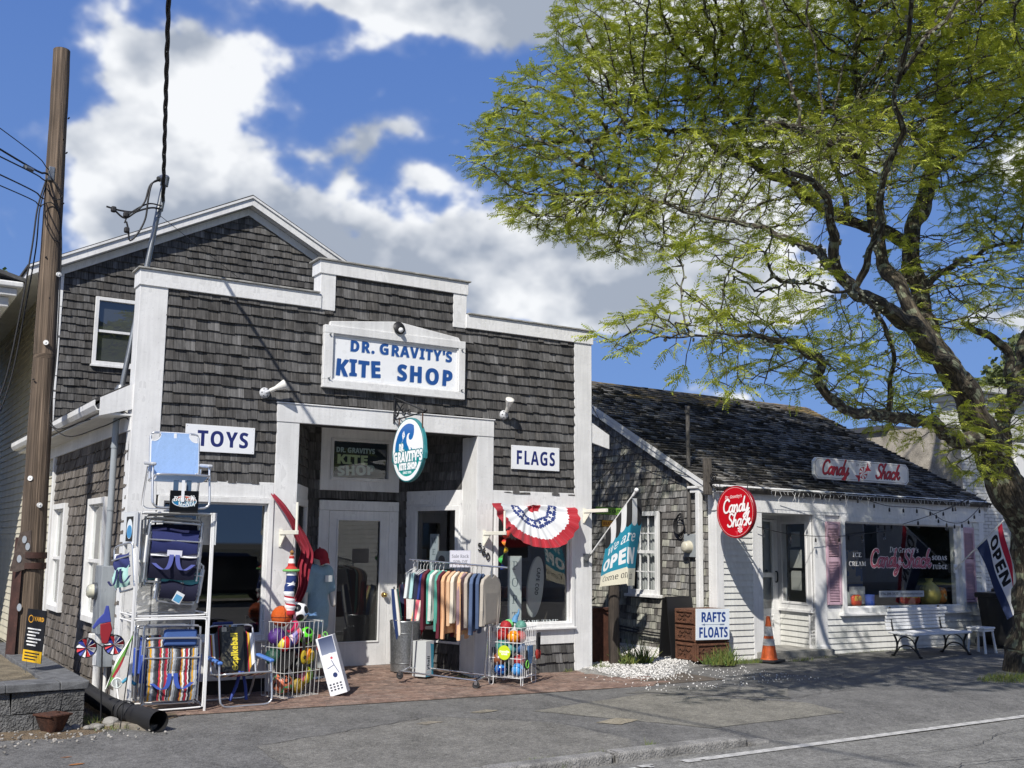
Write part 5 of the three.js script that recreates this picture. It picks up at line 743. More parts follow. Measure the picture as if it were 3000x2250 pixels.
  for (let k = nb; k < nodes.length; k++) {
    const m = nodes[k], P = nodes[m[3]], a = V(P[0], P[1], P[2]), b = V(m[0], m[1], m[2]), d = b.clone().sub(a).normalize(), r1 = rOf(k), r0 = m[3] >= nb ? rOf(m[3]) : r1 * 1.25, sides = r1 > 0.012 ? 6 : 4;
    ringAt(a, d, r0, sides, k * 0.1); ringAt(b, d, r1, sides, k * 0.1 + 0.1);
    for (let s = 0; s < sides; s++) { const u = base + s, w = u + sides + 1; idx.push(u, w, u + 1, w, w + 1, u + 1); } base += 2 * (sides + 1);
    const wgt = m[5], tip = tips[k] <= 1;
    const nf = tip ? (kids[k].length ? (q() < 0.9 * wgt ? 1 + Math.floor(q() * 4.2) : 0) : Math.round(lerp(2, 7.5, wgt) + q() - 0.5)) : tips[k] < 5 ? (q() < 0.9 * wgt ? 1 + (q() < 0.7) : 0) : 0;
    for (let f = 0; f < nf; f++) fronds.push([b, d, q()]);
    if (r1 > 0.0055) for (let z = 0; z < 2; z++) lumps.push([b.clone().add(V((q() - 0.5) * r1 * 2, (q() - 0.5) * r1 * 2, (q() - 0.5) * r1 * 2)), r1 * (0.5 + q() * 0.9) + 0.003]);
  }
  { const g = new THREE.BufferGeometry(); g.setAttribute('position', new THREE.Float32BufferAttribute(pos, 3)); g.setAttribute('uv', new THREE.Float32BufferAttribute(uvs, 2)); g.setIndex(idx); g.computeVertexNormals(); part(tree, 'branches', g, M(lin(0.30, 0.285, 0.255), { map: rep(T.bark, 1, 1.4), roughness: 0.97 })).userData.kind = 'stuff'; }
  for (let k = 0; k < nb; k++) for (let z = 0; z < 4; z++) lumps.push([V(nodes[k][0] + (q() - 0.5) * 0.13, nodes[k][1] + (q() - 0.5) * 0.13, nodes[k][2] + (q() - 0.5) * 0.13), 0.008 + q() * 0.018]);
  const mx = new THREE.Matrix4(), qt = new THREE.Quaternion(), up = V(0, 1, 0), col = new THREE.Color();
  const put = (name, geo, m, list, fn) => { const im = shade(new THREE.InstancedMesh(geo, m, list.length)); list.forEach((e, i) => fn(im, e, i)); im.name = name; im.userData.kind = 'stuff'; tree.add(im); };
  const lf = MP(0xffffff, { roughness: 0.75, transmission: 0.45, thickness: 0, specularIntensity: 0.5 });
  const sets = [[], [], []]; fronds.forEach((f, i) => sets[i % 3].push(f));
  sets.forEach((l, s) => put('foliage', frondGeo(0.15 + s * 0.03, 9 + s, 0.0074, 0.042, 70 + s), lf, l, (im, [p, d, lot], i) => {
    const dir = d.clone().add(V((q() - 0.5) * 1.9, 0, (q() - 0.5) * 1.9)); dir.y = dir.y * 0.45 + (q() - 0.5) * 0.6; dir.normalize(); const ax = V().crossVectors(dir, up).normalize(), az = V().crossVectors(ax, dir); qt.setFromRotationMatrix(new THREE.Matrix4().makeBasis(ax, dir, az)); qt.multiply(new THREE.Quaternion().setFromAxisAngle(up, (q() - 0.5) * 1.5)); const sc = 0.75 + q() * 0.6; mx.compose(p, qt, V(sc, sc, sc)); im.setMatrixAt(i, mx);
    const b = 0.75 + lot * 0.5, y = q() * 0.3; col.setRGB((0.40 + y * 0.20) * b, (0.47 + y * 0.05) * b, 0.055 * b); im.setColorAt(i, col);
  }));
  const lump = new THREE.IcosahedronGeometry(1, 0); { const p = lump.attributes.position; for (let i = 0; i < p.count; i++) { const k = 0.6 + h3(Math.round(p.getX(i) * 50), Math.round(p.getY(i) * 50), Math.round(p.getZ(i) * 50)) * 0.9; p.setXYZ(i, p.getX(i) * k, p.getY(i) * k, p.getZ(i) * k); } lump.computeVertexNormals(); }
  put('lichen', lump, M(0xffffff, { roughness: 1 }), lumps, (im, [p, s], i) => { qt.setFromEuler(new THREE.Euler(q() * 6, q() * 6, q() * 6)); mx.compose(p, qt, V(s, s * 0.8, s)); im.setMatrixAt(i, mx); const b = 0.7 + q() * 0.5; col.setRGB(0.22 * b, 0.225 * b, 0.17 * b); im.setColorAt(i, col); });
  console.log('tree nodes', nodes.length, 'fronds', fronds.length, 'lumps', lumps.length);
}
// ---------- beach chairs and their rack ----------
const stripeTex = canvasTex(512, 256, (x, W2, H2) => { const cols = ['#54575c', '#d9dcdc', '#2b2c30', '#b3283e', '#e3b13a', '#3a3b40', '#c9ccce', '#8d9093', '#c43a4e', '#efefec', '#2b2c30', '#9aa0a6', '#dfa52c', '#e9e9e6', '#5d6064', '#c9304a']; let px = 0, i = 0; while (px < W2) { const w = 5 + ((i * 37) % 5) * 3.5; x.fillStyle = cols[(i * 5 + 2) % cols.length]; x.fillRect(px, 0, w, H2); x.fillStyle = 'rgba(15,15,20,.9)'; x.fillRect(px + w, 0, 1.6, H2); px += w + 1.6; i++; } });
const stripeM = M(0xffffff, { map: stripeTex, roughness: 0.92 });
const notch = (w, h, c, cb) => { const s = new THREE.Shape(); s.moveTo(-w + cb, 0); s.lineTo(w - cb, 0); s.quadraticCurveTo(w - cb, cb, w, cb * 1.6); s.lineTo(w, h - c); s.quadraticCurveTo(w - c, h - c, w - c, h); s.lineTo(-w + c, h); s.quadraticCurveTo(-w + c, h - c, -w, h - c); s.lineTo(-w, cb * 1.6); s.quadraticCurveTo(-w + cb, cb, -w + cb, 0); return s; };
const clothUV = (g, k = 1) => { const p = g.attributes.position, u = new Float32Array(p.count * 2); for (let i = 0; i < p.count; i++) { u[i * 2] = p.getX(i) * k + 0.5; u[i * 2 + 1] = p.getY(i) * k; } g.setAttribute('uv', new THREE.BufferAttribute(u, 2)); return g; };
const uBar = (w, h, y0, z0, z1, r, c = 0.06) => tube([[-w, h, z1], [-w, y0 + c * 1.4, lerp(z0, z1, 0.12)], [-w + c * 0.4, y0 + c * 0.35, z0], [-w + c * 1.4, y0, z0], [0, y0, z0], [w - c * 1.4, y0, z0], [w - c * 0.4, y0 + c * 0.35, z0], [w, y0 + c * 1.4, lerp(z0, z1, 0.12)], [w, h, z1]], r, 70, 8);
function openChair(name, label, pos, ry, fab, armM, edge, rec = 0.32) {
  const s = thing(name, label, 'beach chair', pos, ry), fr = mat.alu;
  part(s, 'front_leg', uBar(0.285, 0.46, 0.02, 0.36, 0.28, 0.012), fr); part(s, 'rear_leg', uBar(0.275, 0.45, 0.02, -0.22, -0.02, 0.012), fr);
  const bk = part(s, 'back_frame', tube([[-0.25, 0.0, 0], [-0.25, 0.46, 0], [-0.235, 0.51, 0], [-0.18, 0.53, 0], [0.18, 0.53, 0], [0.235, 0.51, 0], [0.25, 0.46, 0], [0.25, 0, 0]], 0.012, 60, 8), fr); bk.position.set(0, 0.30, -0.02); bk.rotation.x = -rec;
  const g = clothUV(new THREE.ExtrudeGeometry(notch(0.245, 0.53, 0.1, 0.07), { depth: 0.008, bevelEnabled: false, curveSegments: 10 })), p = g.attributes.position; for (let i = 0; i < p.count; i++) p.setZ(i, p.getZ(i) - 0.018 * Math.sin(clamp(p.getY(i) / 0.53) * Math.PI) * (1 - Math.pow(p.getX(i) / 0.25, 2)) + 0.01); g.computeVertexNormals();
  part(bk, 'back_cloth', g, fab); if (edge) { const o = notch(0.245, 0.53, 0.1, 0.07).getPoints(10).map((q) => [q.x, q.y, 0.014]); part(bk, 'piping', tube(o, 0.0045, 120, 5, true), edge); }
  part(s, 'seat', sheet((u, v) => [(u - 0.5) * 0.5, 0.31 - 0.03 * Math.sin(v * Math.PI) + 0.04 * (1 - v), -0.02 + (1 - v) * 0.40], 6, 10), fab); part(s, 'seat_bar', tube([[-0.26, 0.31, -0.02], [-0.26, 0.34, 0.3], [-0.22, 0.355, 0.39], [0.22, 0.355, 0.39], [0.26, 0.34, 0.3], [0.26, 0.31, -0.02]], 0.011, 50, 8), fr);
  for (const q of [-1, 1]) part(s, 'armrest', tuv(xf(new RoundedBoxGeometry(0.055, 0.035, 0.40, 2, 0.016), [q * 0.285, 0.475, 0.13], [0.08, 0, 0])), armM);
  return s;
}
{
  const blueM = fabric(0.33, 0.50, 0.80, { roughness: 0.85 }), white = M(lin(0.8, 0.82, 0.85)), grayArm = M(lin(0.45, 0.47, 0.50), { roughness: 0.4 });
  const c1 = openChair('beach_chair', 'light blue beach chair perched on top of the white rack', [3.0, 2.03, 0.80], -0.04, blueM, grayArm, white, 0.16);
  part(c1, 'carry_strap', [b6(-0.014, 0.014, 0.72, 0.82, -0.085, -0.08), b6(-0.014, 0.014, 0.08, 0.3, 0.40, 0.41)], white); part(c1, 'back_strap', b6(-0.09, -0.04, 0.06, 0.30, 0.36, 0.37), M(lin(0.05, 0.10, 0.18))); part(c1, 'back_strap', b6(0.04, 0.09, 0.06, 0.30, 0.36, 0.37), M(lin(0.05, 0.10, 0.18)));
  const blueArm = M(lin(0.08, 0.20, 0.55), { roughness: 0.35 });
  const c2 = openChair('beach_chair', 'striped folding beach chair on the bricks with a game box on its seat', [3.80, 0, 0.62], 0.06, stripeM, blueArm, null, 0.30);
  part(c2, 'back_strap', tube([[0.02, 0.34, 0.1], [-0.04, 0.2, 0.16], [-0.12, 0.06, 0.2]], 0.018, 14, 6), M(lin(0.03, 0.06, 0.28))); part(c2, 'back_strap', tube([[0.05, 0.34, 0.1], [0.07, 0.2, 0.14], [0.08, 0.05, 0.16]], 0.018, 14, 6), M(lin(0.03, 0.06, 0.28))); part(c2, 'top_sleeve', rod([-0.2, 0.83, -0.18], [0.02, 0.83, -0.18], 0.018, 8), M(lin(0.02, 0.04, 0.16)));
  // game box on the seat
  const gb = thing('game_box', 'tall dark game box with yellow lettering leaning on the striped chair', 'box', [3.775, 0.335, 0.66], 0.06); gb.rotation.x = -0.24;
  const t = canvasTex(300, 600, (x, W2, H2) => { x.fillStyle = '#2e2f2a'; x.fillRect(0, 0, W2, H2); for (let i = 0; i < 150; i++) { x.fillStyle = ['#3f403a', '#4b4a40', '#23241f', '#5b5848'][i % 4]; x.beginPath(); x.ellipse(R() * W2 * 0.55, R() * H2, rr(5, 30), rr(5, 24), R() * 3, 0, 7); x.fill(); } x.save(); x.translate(215, 520); x.rotate(-Math.PI / 2); fit(x, 'spikeball', 20, 440, 0, 84, '#e6d23c', 6); x.restore(); x.strokeStyle = '#e6d23c'; x.lineWidth = 12; x.beginPath(); x.arc(175, 545, 34, 0, 7); x.stroke(); fat(x, 'S', 158, 565, 56, '#e6d23c', 4); x.fillStyle = '#e9e2c8'; x.fillRect(6, 4, 62, 58); x.fillStyle = '#222'; for (let k = 0; k < 5; k++) x.fillRect(12, 12 + k * 10, 48, 4); });
  part(gb, 'carton', rb(-0.125, 0.125, 0, 0.48, -0.12, -0.003, 0.003), M(lin(0.03, 0.03, 0.025))); part(gb, 'front_print', faceCard(0.246, 0.476, 0.0).translate(0, 0.24, 0), print(t, { roughness: 0.25 }));
}
// rack
{
  const s = thing('display_rack', 'tall white wire display rack crowded with folded beach chairs', 'rack', [2.98, 0, 0.78]), w = 0.38, d = 0.27, wm = mat.wireWhite;
  for (const x of [-w, w]) for (const z of [-d, d]) part(s, 'post', rb(x - 0.011, x + 0.011, 0, 2.01, z - 0.011, z + 0.011, 0.003), wm);
  const ring = (y0, y1, z) => tube([[-w + 0.02, y0 + 0.06, z], [-w + 0.02, y1 - 0.06, z], [-w + 0.035, y1 - 0.02, z], [-w + 0.08, y1, z], [w - 0.08, y1, z], [w - 0.035, y1 - 0.02, z], [w - 0.02, y1 - 0.06, z], [w - 0.02, y0 + 0.06, z], [w - 0.035, y0 + 0.02, z], [w - 0.08, y0, z], [-w + 0.08, y0, z], [-w + 0.035, y0 + 0.02, z]], 0.009, 110, 7, true);
  for (const z of [-d, d]) { part(s, 'upper_frame', ring(0.97, 2.0, z), wm); part(s, 'lower_frame', ring(0.05, 0.93, z), wm); }
  for (const x of [-w, w]) for (const y of [0.06, 0.92, 0.98, 1.99]) part(s, 'side_rail', rod([x, y, -d], [x, y, d], 0.009, 7), wm);
  for (const x of [-w, w]) part(s, 'side_brace', tube([[x, 0.30, -d], [x, 0.12, -d * 0.4], [x, 0.06, d * 0.5]], 0.008, 16, 6), wm); for (const z of [-d, d]) part(s, 'cross_bar', rod([-w, 0.945, z], [w, 0.945, z], 0.009, 7), wm);
  part(s, 'top_panel', b6(-w, w, 2.0, 2.008, -d, d), wm);
  const t = canvasTex(420, 320, (x, W2, H2) => { x.fillStyle = '#0c0c0e'; x.fillRect(0, 0, W2, H2); x.fillStyle = '#e9eef0'; x.beginPath(); x.ellipse(210, 165, 188, 92, 0, 0, 7); x.fill(); const g = x.createLinearGradient(0, 80, 0, 250); g.addColorStop(0, '#e0593c'); g.addColorStop(0.35, '#d88a70'); g.addColorStop(0.5, '#2f7f9a'); g.addColorStop(1, '#1d6fc0'); x.fillStyle = g; x.beginPath(); x.ellipse(210, 165, 176, 82, 0, 0, 7); x.fill(); fat(x, 'Beach', 30, 165, 108, '#10222a', 12, { skew: -0.25, style: 'bold', font: 'serif' }); fat(x, 'Beach', 30, 165, 108, '#f4f6f4', 1, { skew: -0.25, style: 'bold', font: 'serif' }); fit(x, 'MANIA', 118, 372, 240, 66, '#12303c', 10); fit(x, 'MANIA', 118, 372, 240, 66, '#eaf4f6', 2); x.strokeStyle = '#fff'; x.lineWidth = 7; for (let k = 0; k < 6; k++) { const a = k * 1.05; x.beginPath(); x.ellipse(330 + Math.cos(a) * 24, 105 + Math.sin(a) * 20, 20, 10, a, 0, 7); x.stroke(); } });
  part(s, 'header_board', [rb(-0.12, 0.17, 2.0, 2.225, 0.40, 0.415, 0.003)], mat.black); part(s, 'header_print', faceCard(0.28, 0.2, 0.418).translate(0.025, 2.12, 0), print(t, { roughness: 0.3 }));
  const t2 = canvasTex(200, 320, (x, W2, H2) => { x.fillStyle = '#d9dcdd'; x.fillRect(0, 0, W2, H2); x.fillStyle = '#111'; x.fillRect(45, 40, 120, 262); x.fillStyle = '#e6eef2'; x.beginPath(); x.ellipse(105, 170, 50, 105, 0, 0, 7); x.fill(); x.fillStyle = '#3f8fc4'; x.beginPath(); x.ellipse(105, 200, 44, 70, 0, 0, 7); x.fill(); });
  for (const [x, m] of [[-w - 0.02, 1], [w + 0.02, 0]]) { part(s, 'side_board', b6(x - 0.004, x + 0.004, 1.68, 2.01, -d, d + 0.03), M(lin(0.6, 0.62, 0.64))); if (m) part(s, 'side_print', faceCard(0.5, 0.31).rotateY(-Math.PI / 2).translate(x - 0.007, 1.845, 0), print(t2)); }
}
// folded chairs hanging in the rack
function foldedChair(label, pos, o) {
  const s = thing('folded_chair', label, 'beach chair', pos, o.ry ?? 0); s.rotation.x = o.rx ?? 0; s.rotation.z = o.rz ?? 0; const fr = mat.alu, w = o.w ?? 0.265, h = o.h ?? 0.6;
  part(s, 'outer_frame', tube([[-w, -h / 2 + 0.02, 0], [-w, h / 2 - 0.06, 0], [-w + 0.02, h / 2 - 0.015, 0], [-w + 0.07, h / 2, 0], [w - 0.07, h / 2, 0], [w - 0.02, h / 2 - 0.015, 0], [w, h / 2 - 0.06, 0], [w, -h / 2 + 0.02, 0]], 0.0115, 70, 8), fr);
  part(s, 'inner_frame', tube([[-w + 0.03, h / 2 - 0.1, -0.03], [-w + 0.03, -h / 2 + 0.03, -0.03], [-w + 0.06, -h / 2, -0.03], [w - 0.06, -h / 2, -0.03], [w - 0.03, -h / 2 + 0.03, -0.03], [w - 0.03, h / 2 - 0.1, -0.03]], 0.011, 60, 8), fr);
  const cl = (y0, y1, z, m, name, sag = 0.02, wd = w - 0.03) => part(s, name, sheet((u, v) => [(u - 0.5) * 2 * wd + 0.004 * Math.sin(v * 30 + u * 4), lerp(y0, y1, v) + 0.006 * Math.sin(u * 7), z + sag * Math.sin(v * Math.PI) + 0.008 * Math.sin(u * 9 + v * 5)], 18, 12), m);
  cl(-0.02, h / 2 - 0.1, 0.012, o.a, 'back_cloth'); cl(-h / 2 + 0.03, 0.0, 0.02, o.b ?? o.a, 'seat_cloth', 0.03);
  part(s, 'cross_bar', rod([-w, h * 0.2, 0.03], [w, h * 0.2, 0.03], 0.009, 7), fr);
  for (const q of [-1, 1]) part(s, 'armrest', rb(q * w - 0.022, q * w + 0.022, -0.12, 0.16, -0.045, 0.005, 0.012), o.arm ?? mat.vinyl);
  if (o.trim) { cl(-0.045, -0.022, 0.046, o.trim, 'trim_band', 0.0); part(s, 'label_patch', b6(-0.075, 0.075, -0.035, 0.025, 0.05, 0.054), M(lin(0.75, 0.75, 0.85))); }
  if (o.strap) for (const q of [-1, 1]) part(s, 'carry_strap', sheet((u, v) => [q * (0.03 + 0.17 * v * v) + (u - 0.5) * 0.045, -0.02 - 0.14 * Math.sin(v * 2.6) - 0.02 * v, 0.06 + 0.02 * Math.sin(v * 3)], 3, 18), o.strap);
  if (o.pillow) part(s, 'headrest', tuv(xf(new RoundedBoxGeometry(0.34, 0.17, 0.06, 3, 0.028), [0.07, h / 2 - 0.12, 0.05], [-0.1, 0, 0])), o.pillow);
  return s;
}
{
  const navy = fabric(0.018, 0.022, 0.09), navy2 = fabric(0.03, 0.04, 0.16), dark = fabric(0.012, 0.013, 0.04), mint = fabric(0.40, 0.66, 0.60), teal = fabric(0.10, 0.38, 0.42), gray = fabric(0.28, 0.29, 0.30), royal = fabric(0.05, 0.11, 0.48), wht = M(lin(0.75, 0.75, 0.76), { roughness: 0.6 });
  foldedChair('navy backpack beach chair with white trim hanging foremost in the upper rack', [2.97, 1.60, 1.02], { a: navy2, b: dark, trim: wht, strap: M(lin(0.10, 0.12, 0.38)), rz: -0.05, rx: 0.03 });
  foldedChair('navy beach chair hanging second in the upper rack', [2.99, 1.62, 0.94], { a: navy, b: navy, rz: -0.06, w: 0.275, h: 0.64 });
  foldedChair('mint beach chair hanging third in the upper rack', [3.0, 1.60, 0.85], { a: mint, b: teal, rz: -0.04, h: 0.66 });
  foldedChair('grey framed teal beach chair at the back of the upper rack', [2.98, 1.61, 0.74], { a: teal, b: gray, rz: 0.02, h: 0.68 });
  foldedChair('mint and navy beach chair slung on the outer side of the rack', [2.53, 1.45, 0.86], { a: navy2, b: mint, ry: -1.25, rz: 0.18, w: 0.17, h: 0.46, strap: navy });
  foldedChair('charcoal beach chair between the mint and teal ones in the upper rack', [3.02, 1.64, 0.80], { a: dark, b: gray, rz: 0.05, h: 0.7, w: 0.28 });
  foldedChair('teal beach chair sagging low at the front of the upper rack', [3.06, 1.30, 0.97], { a: teal, b: dark, rz: -0.12, h: 0.42, w: 0.22 });
  foldedChair('striped beach chair with blue straps standing foremost in the lower rack', [3.02, 0.42, 1.0], { a: stripeM, b: stripeM, strap: royal, arm: royal, rz: -0.02, h: 0.64, w: 0.28 });
  foldedChair('striped beach chair with blue headrest standing second in the lower rack', [3.03, 0.50, 0.90], { a: stripeM, b: royal, pillow: fabric(0.06, 0.13, 0.36), arm: royal, rz: -0.03, h: 0.72, w: 0.285 });
  foldedChair('blue beach chair standing third in the lower rack', [3.0, 0.48, 0.78], { a: royal, b: navy2, arm: royal, h: 0.72, w: 0.28 });
  foldedChair('grey beach chair at the back of the lower rack', [3.0, 0.48, 0.64], { a: gray, b: stripeM, h: 0.74, w: 0.27 });
  const film = MP(lin(0.7, 0.7, 0.68), { roughness: 0.6, transmission: 0.72, thickness: 0, specularIntensity: 0.5 });
  solo('plastic_wrap', sheet((u, v) => [2.68 + u * 0.6, 0.99 + v * 0.32 - 0.10 * Math.pow(u - 0.5, 2), 0.84 + 0.10 * Math.sin(u * 7) * Math.sin(v * 5) + 0.03 * Math.sin(u * 23 + v * 9) + 0.02 * Math.sin(v * 31 - u * 12)], 40, 24), film, 'crumpled clear plastic bag at the bottom of the upper rack', 'bag');
  solo('plastic_wrap', sheet((u, v) => [2.66 + u * 0.64, 0.55 + v * 0.36, 0.58 + 0.06 * Math.sin(u * 9 + v * 4) + 0.02 * Math.sin(u * 33)], 40, 20), film, 'clear plastic sleeve behind the chairs in the lower rack', 'bag');
  const tag = thing('hang_tag', 'blue and white cardboard tag hanging from the teal chair', 'tag', [3.04, 1.16, 1.06]); tag.rotation.z = -0.5; part(tag, 'card', b6(-0.045, 0.045, -0.07, 0.04, 0, 0.003), M(lin(0.75, 0.78, 0.8))); part(tag, 'picture', b6(-0.036, 0.036, -0.06, 0.01, 0.004, 0.005), M(lin(0.10, 0.35, 0.58))); part(tag, 'string', tube([[0, 0.04, 0], [-0.01, 0.1, -0.02], [-0.05, 0.16, -0.03]], 0.002, 10, 4), mat.black);
  // things at the foot of the rack
  const gg = thing('diving_mask', 'round diving mask with blue snorkel strap hanging low on the rack', 'diving mask', [2.50, 0.33, 1.0], -0.4); part(gg, 'lens', lathe([[0, 0], [0.045, 0], [0.045, 0.012], [0, 0.012]], 18).rotateX(Math.PI / 2), mat.glass); part(gg, 'rim', new THREE.TorusGeometry(0.047, 0.007, 8, 24), mat.vinyl); part(gg, 'strap', tube([[0.045, 0, 0], [0.1, 0.05, -0.03], [0.13, 0.09, -0.02], [0.12, 0.02, -0.04], [0.17, -0.02, -0.02]], 0.016, 24, 8), M(lin(0.05, 0.28, 0.42)));
}
// ---------- balls ----------
function ballTex(fn) { const t = dataTex(256, (u, v) => { const a = u * 2 * Math.PI, b = (v - 0.5) * Math.PI; return fn(V(Math.cos(a) * Math.cos(b), Math.sin(b), Math.sin(a) * Math.cos(b))); }, true, 128); return t; }
const ico = (() => { const f = (1 + Math.sqrt(5)) / 2, l = []; for (const a of [-1, 1]) for (const b of [-f, f]) l.push(V(0, a, b).normalize(), V(a, b, 0).normalize(), V(b, 0, a).normalize()); return l; })();
const soccer = (c0, c1) => ballTex((d) => { let m = -1; for (const v of ico) m = Math.max(m, v.dot(d)); return m > 0.925 ? c1 : m > 0.915 ? [0.55, 0.55, 0.55] : c0; });
const bands = (...c) => ballTex((d) => c[Math.floor(clamp((d.y * 0.6 + d.x * 0.4 + 1) / 2, 0, 0.999) * c.length)]);
const swirl = (...c) => ballTex((d) => c[Math.floor(fbm3(d.x * 2 + 7, d.y * 2, d.z * 2, 3) * 1.15 * c.length) % c.length]);
const plainB = (r, g, b, o = {}) => M(lin(r, g, b), { roughness: 0.5, map: rep(T.speck, 2), bumpMap: rep(T.speckB, 3), bumpScale: 0.004, ...o });
const bsphere = new THREE.SphereGeometry(1, 32, 20), football = new THREE.SphereGeometry(1, 28, 18).scale(1.5, 0.95, 0.95);
function ball(label, x, y, z, r, m, geo = bsphere, rot = [0, 0, 0], group) { const o = solo('ball', geo, m, label, 'ball', group); o.position.set(x, y, z); o.scale.setScalar(r); o.rotation.set(...rot); return o; }
// baskets of wire
function wireBasket(name, label, corners, h, rings, gap, r, feet, m) { // corners: four [x, z]; flare at the top
  const s = thing(name, label, 'basket'), cx = corners.reduce((a, c) => a + c[0], 0) / 4, cz = corners.reduce((a, c) => a + c[1], 0) / 4, y0 = feet ? 0.1 : 0.012;
  const at = (c, y) => { const k = 1 + (feet ? 0.0 : 0.10) * (y / h); return [cx + (c[0] - cx) * k, y, cz + (c[1] - cz) * k]; };
  rings.forEach((y) => part(s, y > h - 0.02 ? 'rim' : 'ring', poly([0, 1, 2, 3, 0].map((i) => at(corners[i], y)), r * 1.3, 6), m));
  for (let i = 0; i < 4; i++) { const a = corners[i], b = corners[(i + 1) % 4], n = Math.round(Math.hypot(b[0] - a[0], b[1] - a[1]) / gap); for (let k = 0; k < n; k++) { const c = [lerp(a[0], b[0], k / n), lerp(a[1], b[1], k / n)]; part(s, 'wire', rod(at(c, y0), at(c, h), r, 5), m); } }
  for (let k = 1; k < 6; k++) { const p = [lerp(corners[0][0], corners[3][0], k / 6), lerp(corners[0][1], corners[3][1], k / 6)], q = [lerp(corners[1][0], corners[2][0], k / 6), lerp(corners[1][1], corners[2][1], k / 6)]; part(s, 'floor_wire', rod(at(p, y0 + 0.002), at(q, y0 + 0.002), r, 5), m); }
  if (feet) for (let i = 0; i < 4; i++) { const a = at(corners[i], 0.1), n = at(corners[(i + 1) % 4], 0.1), d = V(n[0] - a[0], 0, n[2] - a[2]).normalize().multiplyScalar(0.06); part(s, 'foot', tube([[a[0], 0.12, a[2]], [a[0], 0.03, a[2]], [a[0] + d.x * 0.25, 0.008, a[2] + d.z * 0.25], [a[0] + d.x * 0.75, 0.008, a[2] + d.z * 0.75], [a[0] + d.x, 0.03, a[2] + d.z], [a[0] + d.x, 0.12, a[2] + d.z]], r * 1.6, 24, 6), m); }
  return s;
}
{
  wireBasket('wire_basket', 'tall white wire basket full of balls beside the striped chair', [[4.36, 0.63], [4.83, 0.46], [4.71, 0.08], [4.24, 0.25]], 0.83, [0.012, 0.28, 0.55, 0.83], 0.062, 0.0032, false, M(lin(0.66, 0.66, 0.64), { roughness: 0.4, metalness: 0.2 }));
  const bx = 4.53, bz = 0.36; // middle of the basket
  ball('orange knobbly basketball at the top of the tall basket', 4.40, 0.885, 0.36, 0.118, M(0xffffff, { roughness: 0.5, map: ballTex((d) => { const l = Math.min(Math.abs(d.x), Math.abs(d.y + 0.1), Math.abs(d.z * 0.8 + d.x * 0.4)); return l < 0.03 ? [0.30, 0.10, 0.04] : [0.82, 0.36, 0.07]; }), bumpMap: rep(T.speckB, 4), bumpScale: 0.01 }));
  ball('black and white soccer ball at the top of the tall basket', 4.60, 0.925, 0.35, 0.118, M(0xffffff, { map: soccer([0.93, 0.93, 0.93], [0.04, 0.04, 0.05]), roughness: 0.3 }), bsphere, [0.4, 0.9, 0.2]);
  ball('pink patterned football wedged under the basket rim', 4.50, 0.77, 0.47, 0.062, M(0xffffff, { map: bands([0.85, 0.2, 0.42], [0.95, 0.75, 0.8], [0.8, 0.12, 0.35], [0.2, 0.1, 0.15]), roughness: 0.5 }), football, [0, 0.5, 0.5]);
  ball('purple ball against the wires of the tall basket', 4.34, 0.66, 0.40, 0.10, plainB(0.10, 0.03, 0.25));
  ball('blue and red banded ball in the middle of the tall basket', 4.42, 0.585, 0.46, 0.088, M(0xffffff, { map: bands([0.08, 0.12, 0.35], [0.1, 0.15, 0.4], [0.75, 0.1, 0.12], [0.85, 0.8, 0.3]), roughness: 0.35 }), bsphere, [0.4, 0.2, 0.8]);
  ball('pink and white striped football in the tall basket', 4.53, 0.665, 0.47, 0.072, M(0xffffff, { map: bands([0.85, 0.5, 0.5], [0.9, 0.85, 0.85], [0.8, 0.35, 0.4], [0.5, 0.45, 0.7], [0.9, 0.8, 0.8]), roughness: 0.5 }), football, [0.2, 0.4, 1.1]);
  ball('lime green and black soccer ball in the tall basket', 4.69, 0.66, 0.36, 0.10, M(0xffffff, { map: soccer([0.36, 0.85, 0.12], [0.03, 0.03, 0.03]), roughness: 0.3 }), bsphere, [1, 0.2, 0.4]);
  ball('dark green ball low behind the wires of the tall basket', 4.33, 0.44, 0.36, 0.10, plainB(0.01, 0.09, 0.06));
  ball('black ribbed football in the tall basket', 4.44, 0.40, 0.44, 0.105, plainB(0.018, 0.018, 0.02, { bumpMap: rep(T.speckB, 5), bumpScale: 0.02 }), football, [0.2, 0.4, 0.9]);
  ball('charcoal ball with grey speckles in the tall basket', 4.60, 0.33, 0.42, 0.092, M(0xffffff, { map: swirl([0.06, 0.06, 0.06], [0.1, 0.12, 0.1], [0.05, 0.05, 0.05], [0.3, 0.35, 0.25]), roughness: 0.5 }));
  ball('orange and yellow rainbow ball near the middle of the basket', 4.72, 0.43, 0.34, 0.10, M(0xffffff, { map: bands([0.4, 0.7, 0.25], [0.9, 0.8, 0.2], [0.95, 0.55, 0.12], [0.85, 0.25, 0.12]), roughness: 0.3 }), bsphere, [0, 0, 0.5]);
  ball('green and pink rainbow ball low in the tall basket', 4.70, 0.22, 0.36, 0.10, M(0xffffff, { map: bands([0.15, 0.6, 0.4], [0.5, 0.75, 0.25], [0.9, 0.8, 0.25], [0.85, 0.45, 0.5], [0.7, 0.4, 0.7]), roughness: 0.3 }), bsphere, [0, 0, 0.9]);
  ball('black orange and green graphic ball at the bottom of the tall basket', 4.43, 0.15, 0.40, 0.115, M(0xffffff, { map: swirl([0.05, 0.05, 0.05], [0.04, 0.04, 0.05], [0.75, 0.42, 0.3], [0.3, 0.7, 0.45], [0.06, 0.06, 0.06]), roughness: 0.4 }), bsphere, [0.3, 0.5, 0]);
  ball('mustard yellow ball at the bottom of the tall basket', 4.60, 0.115, 0.38, 0.09, plainB(0.42, 0.28, 0.02));
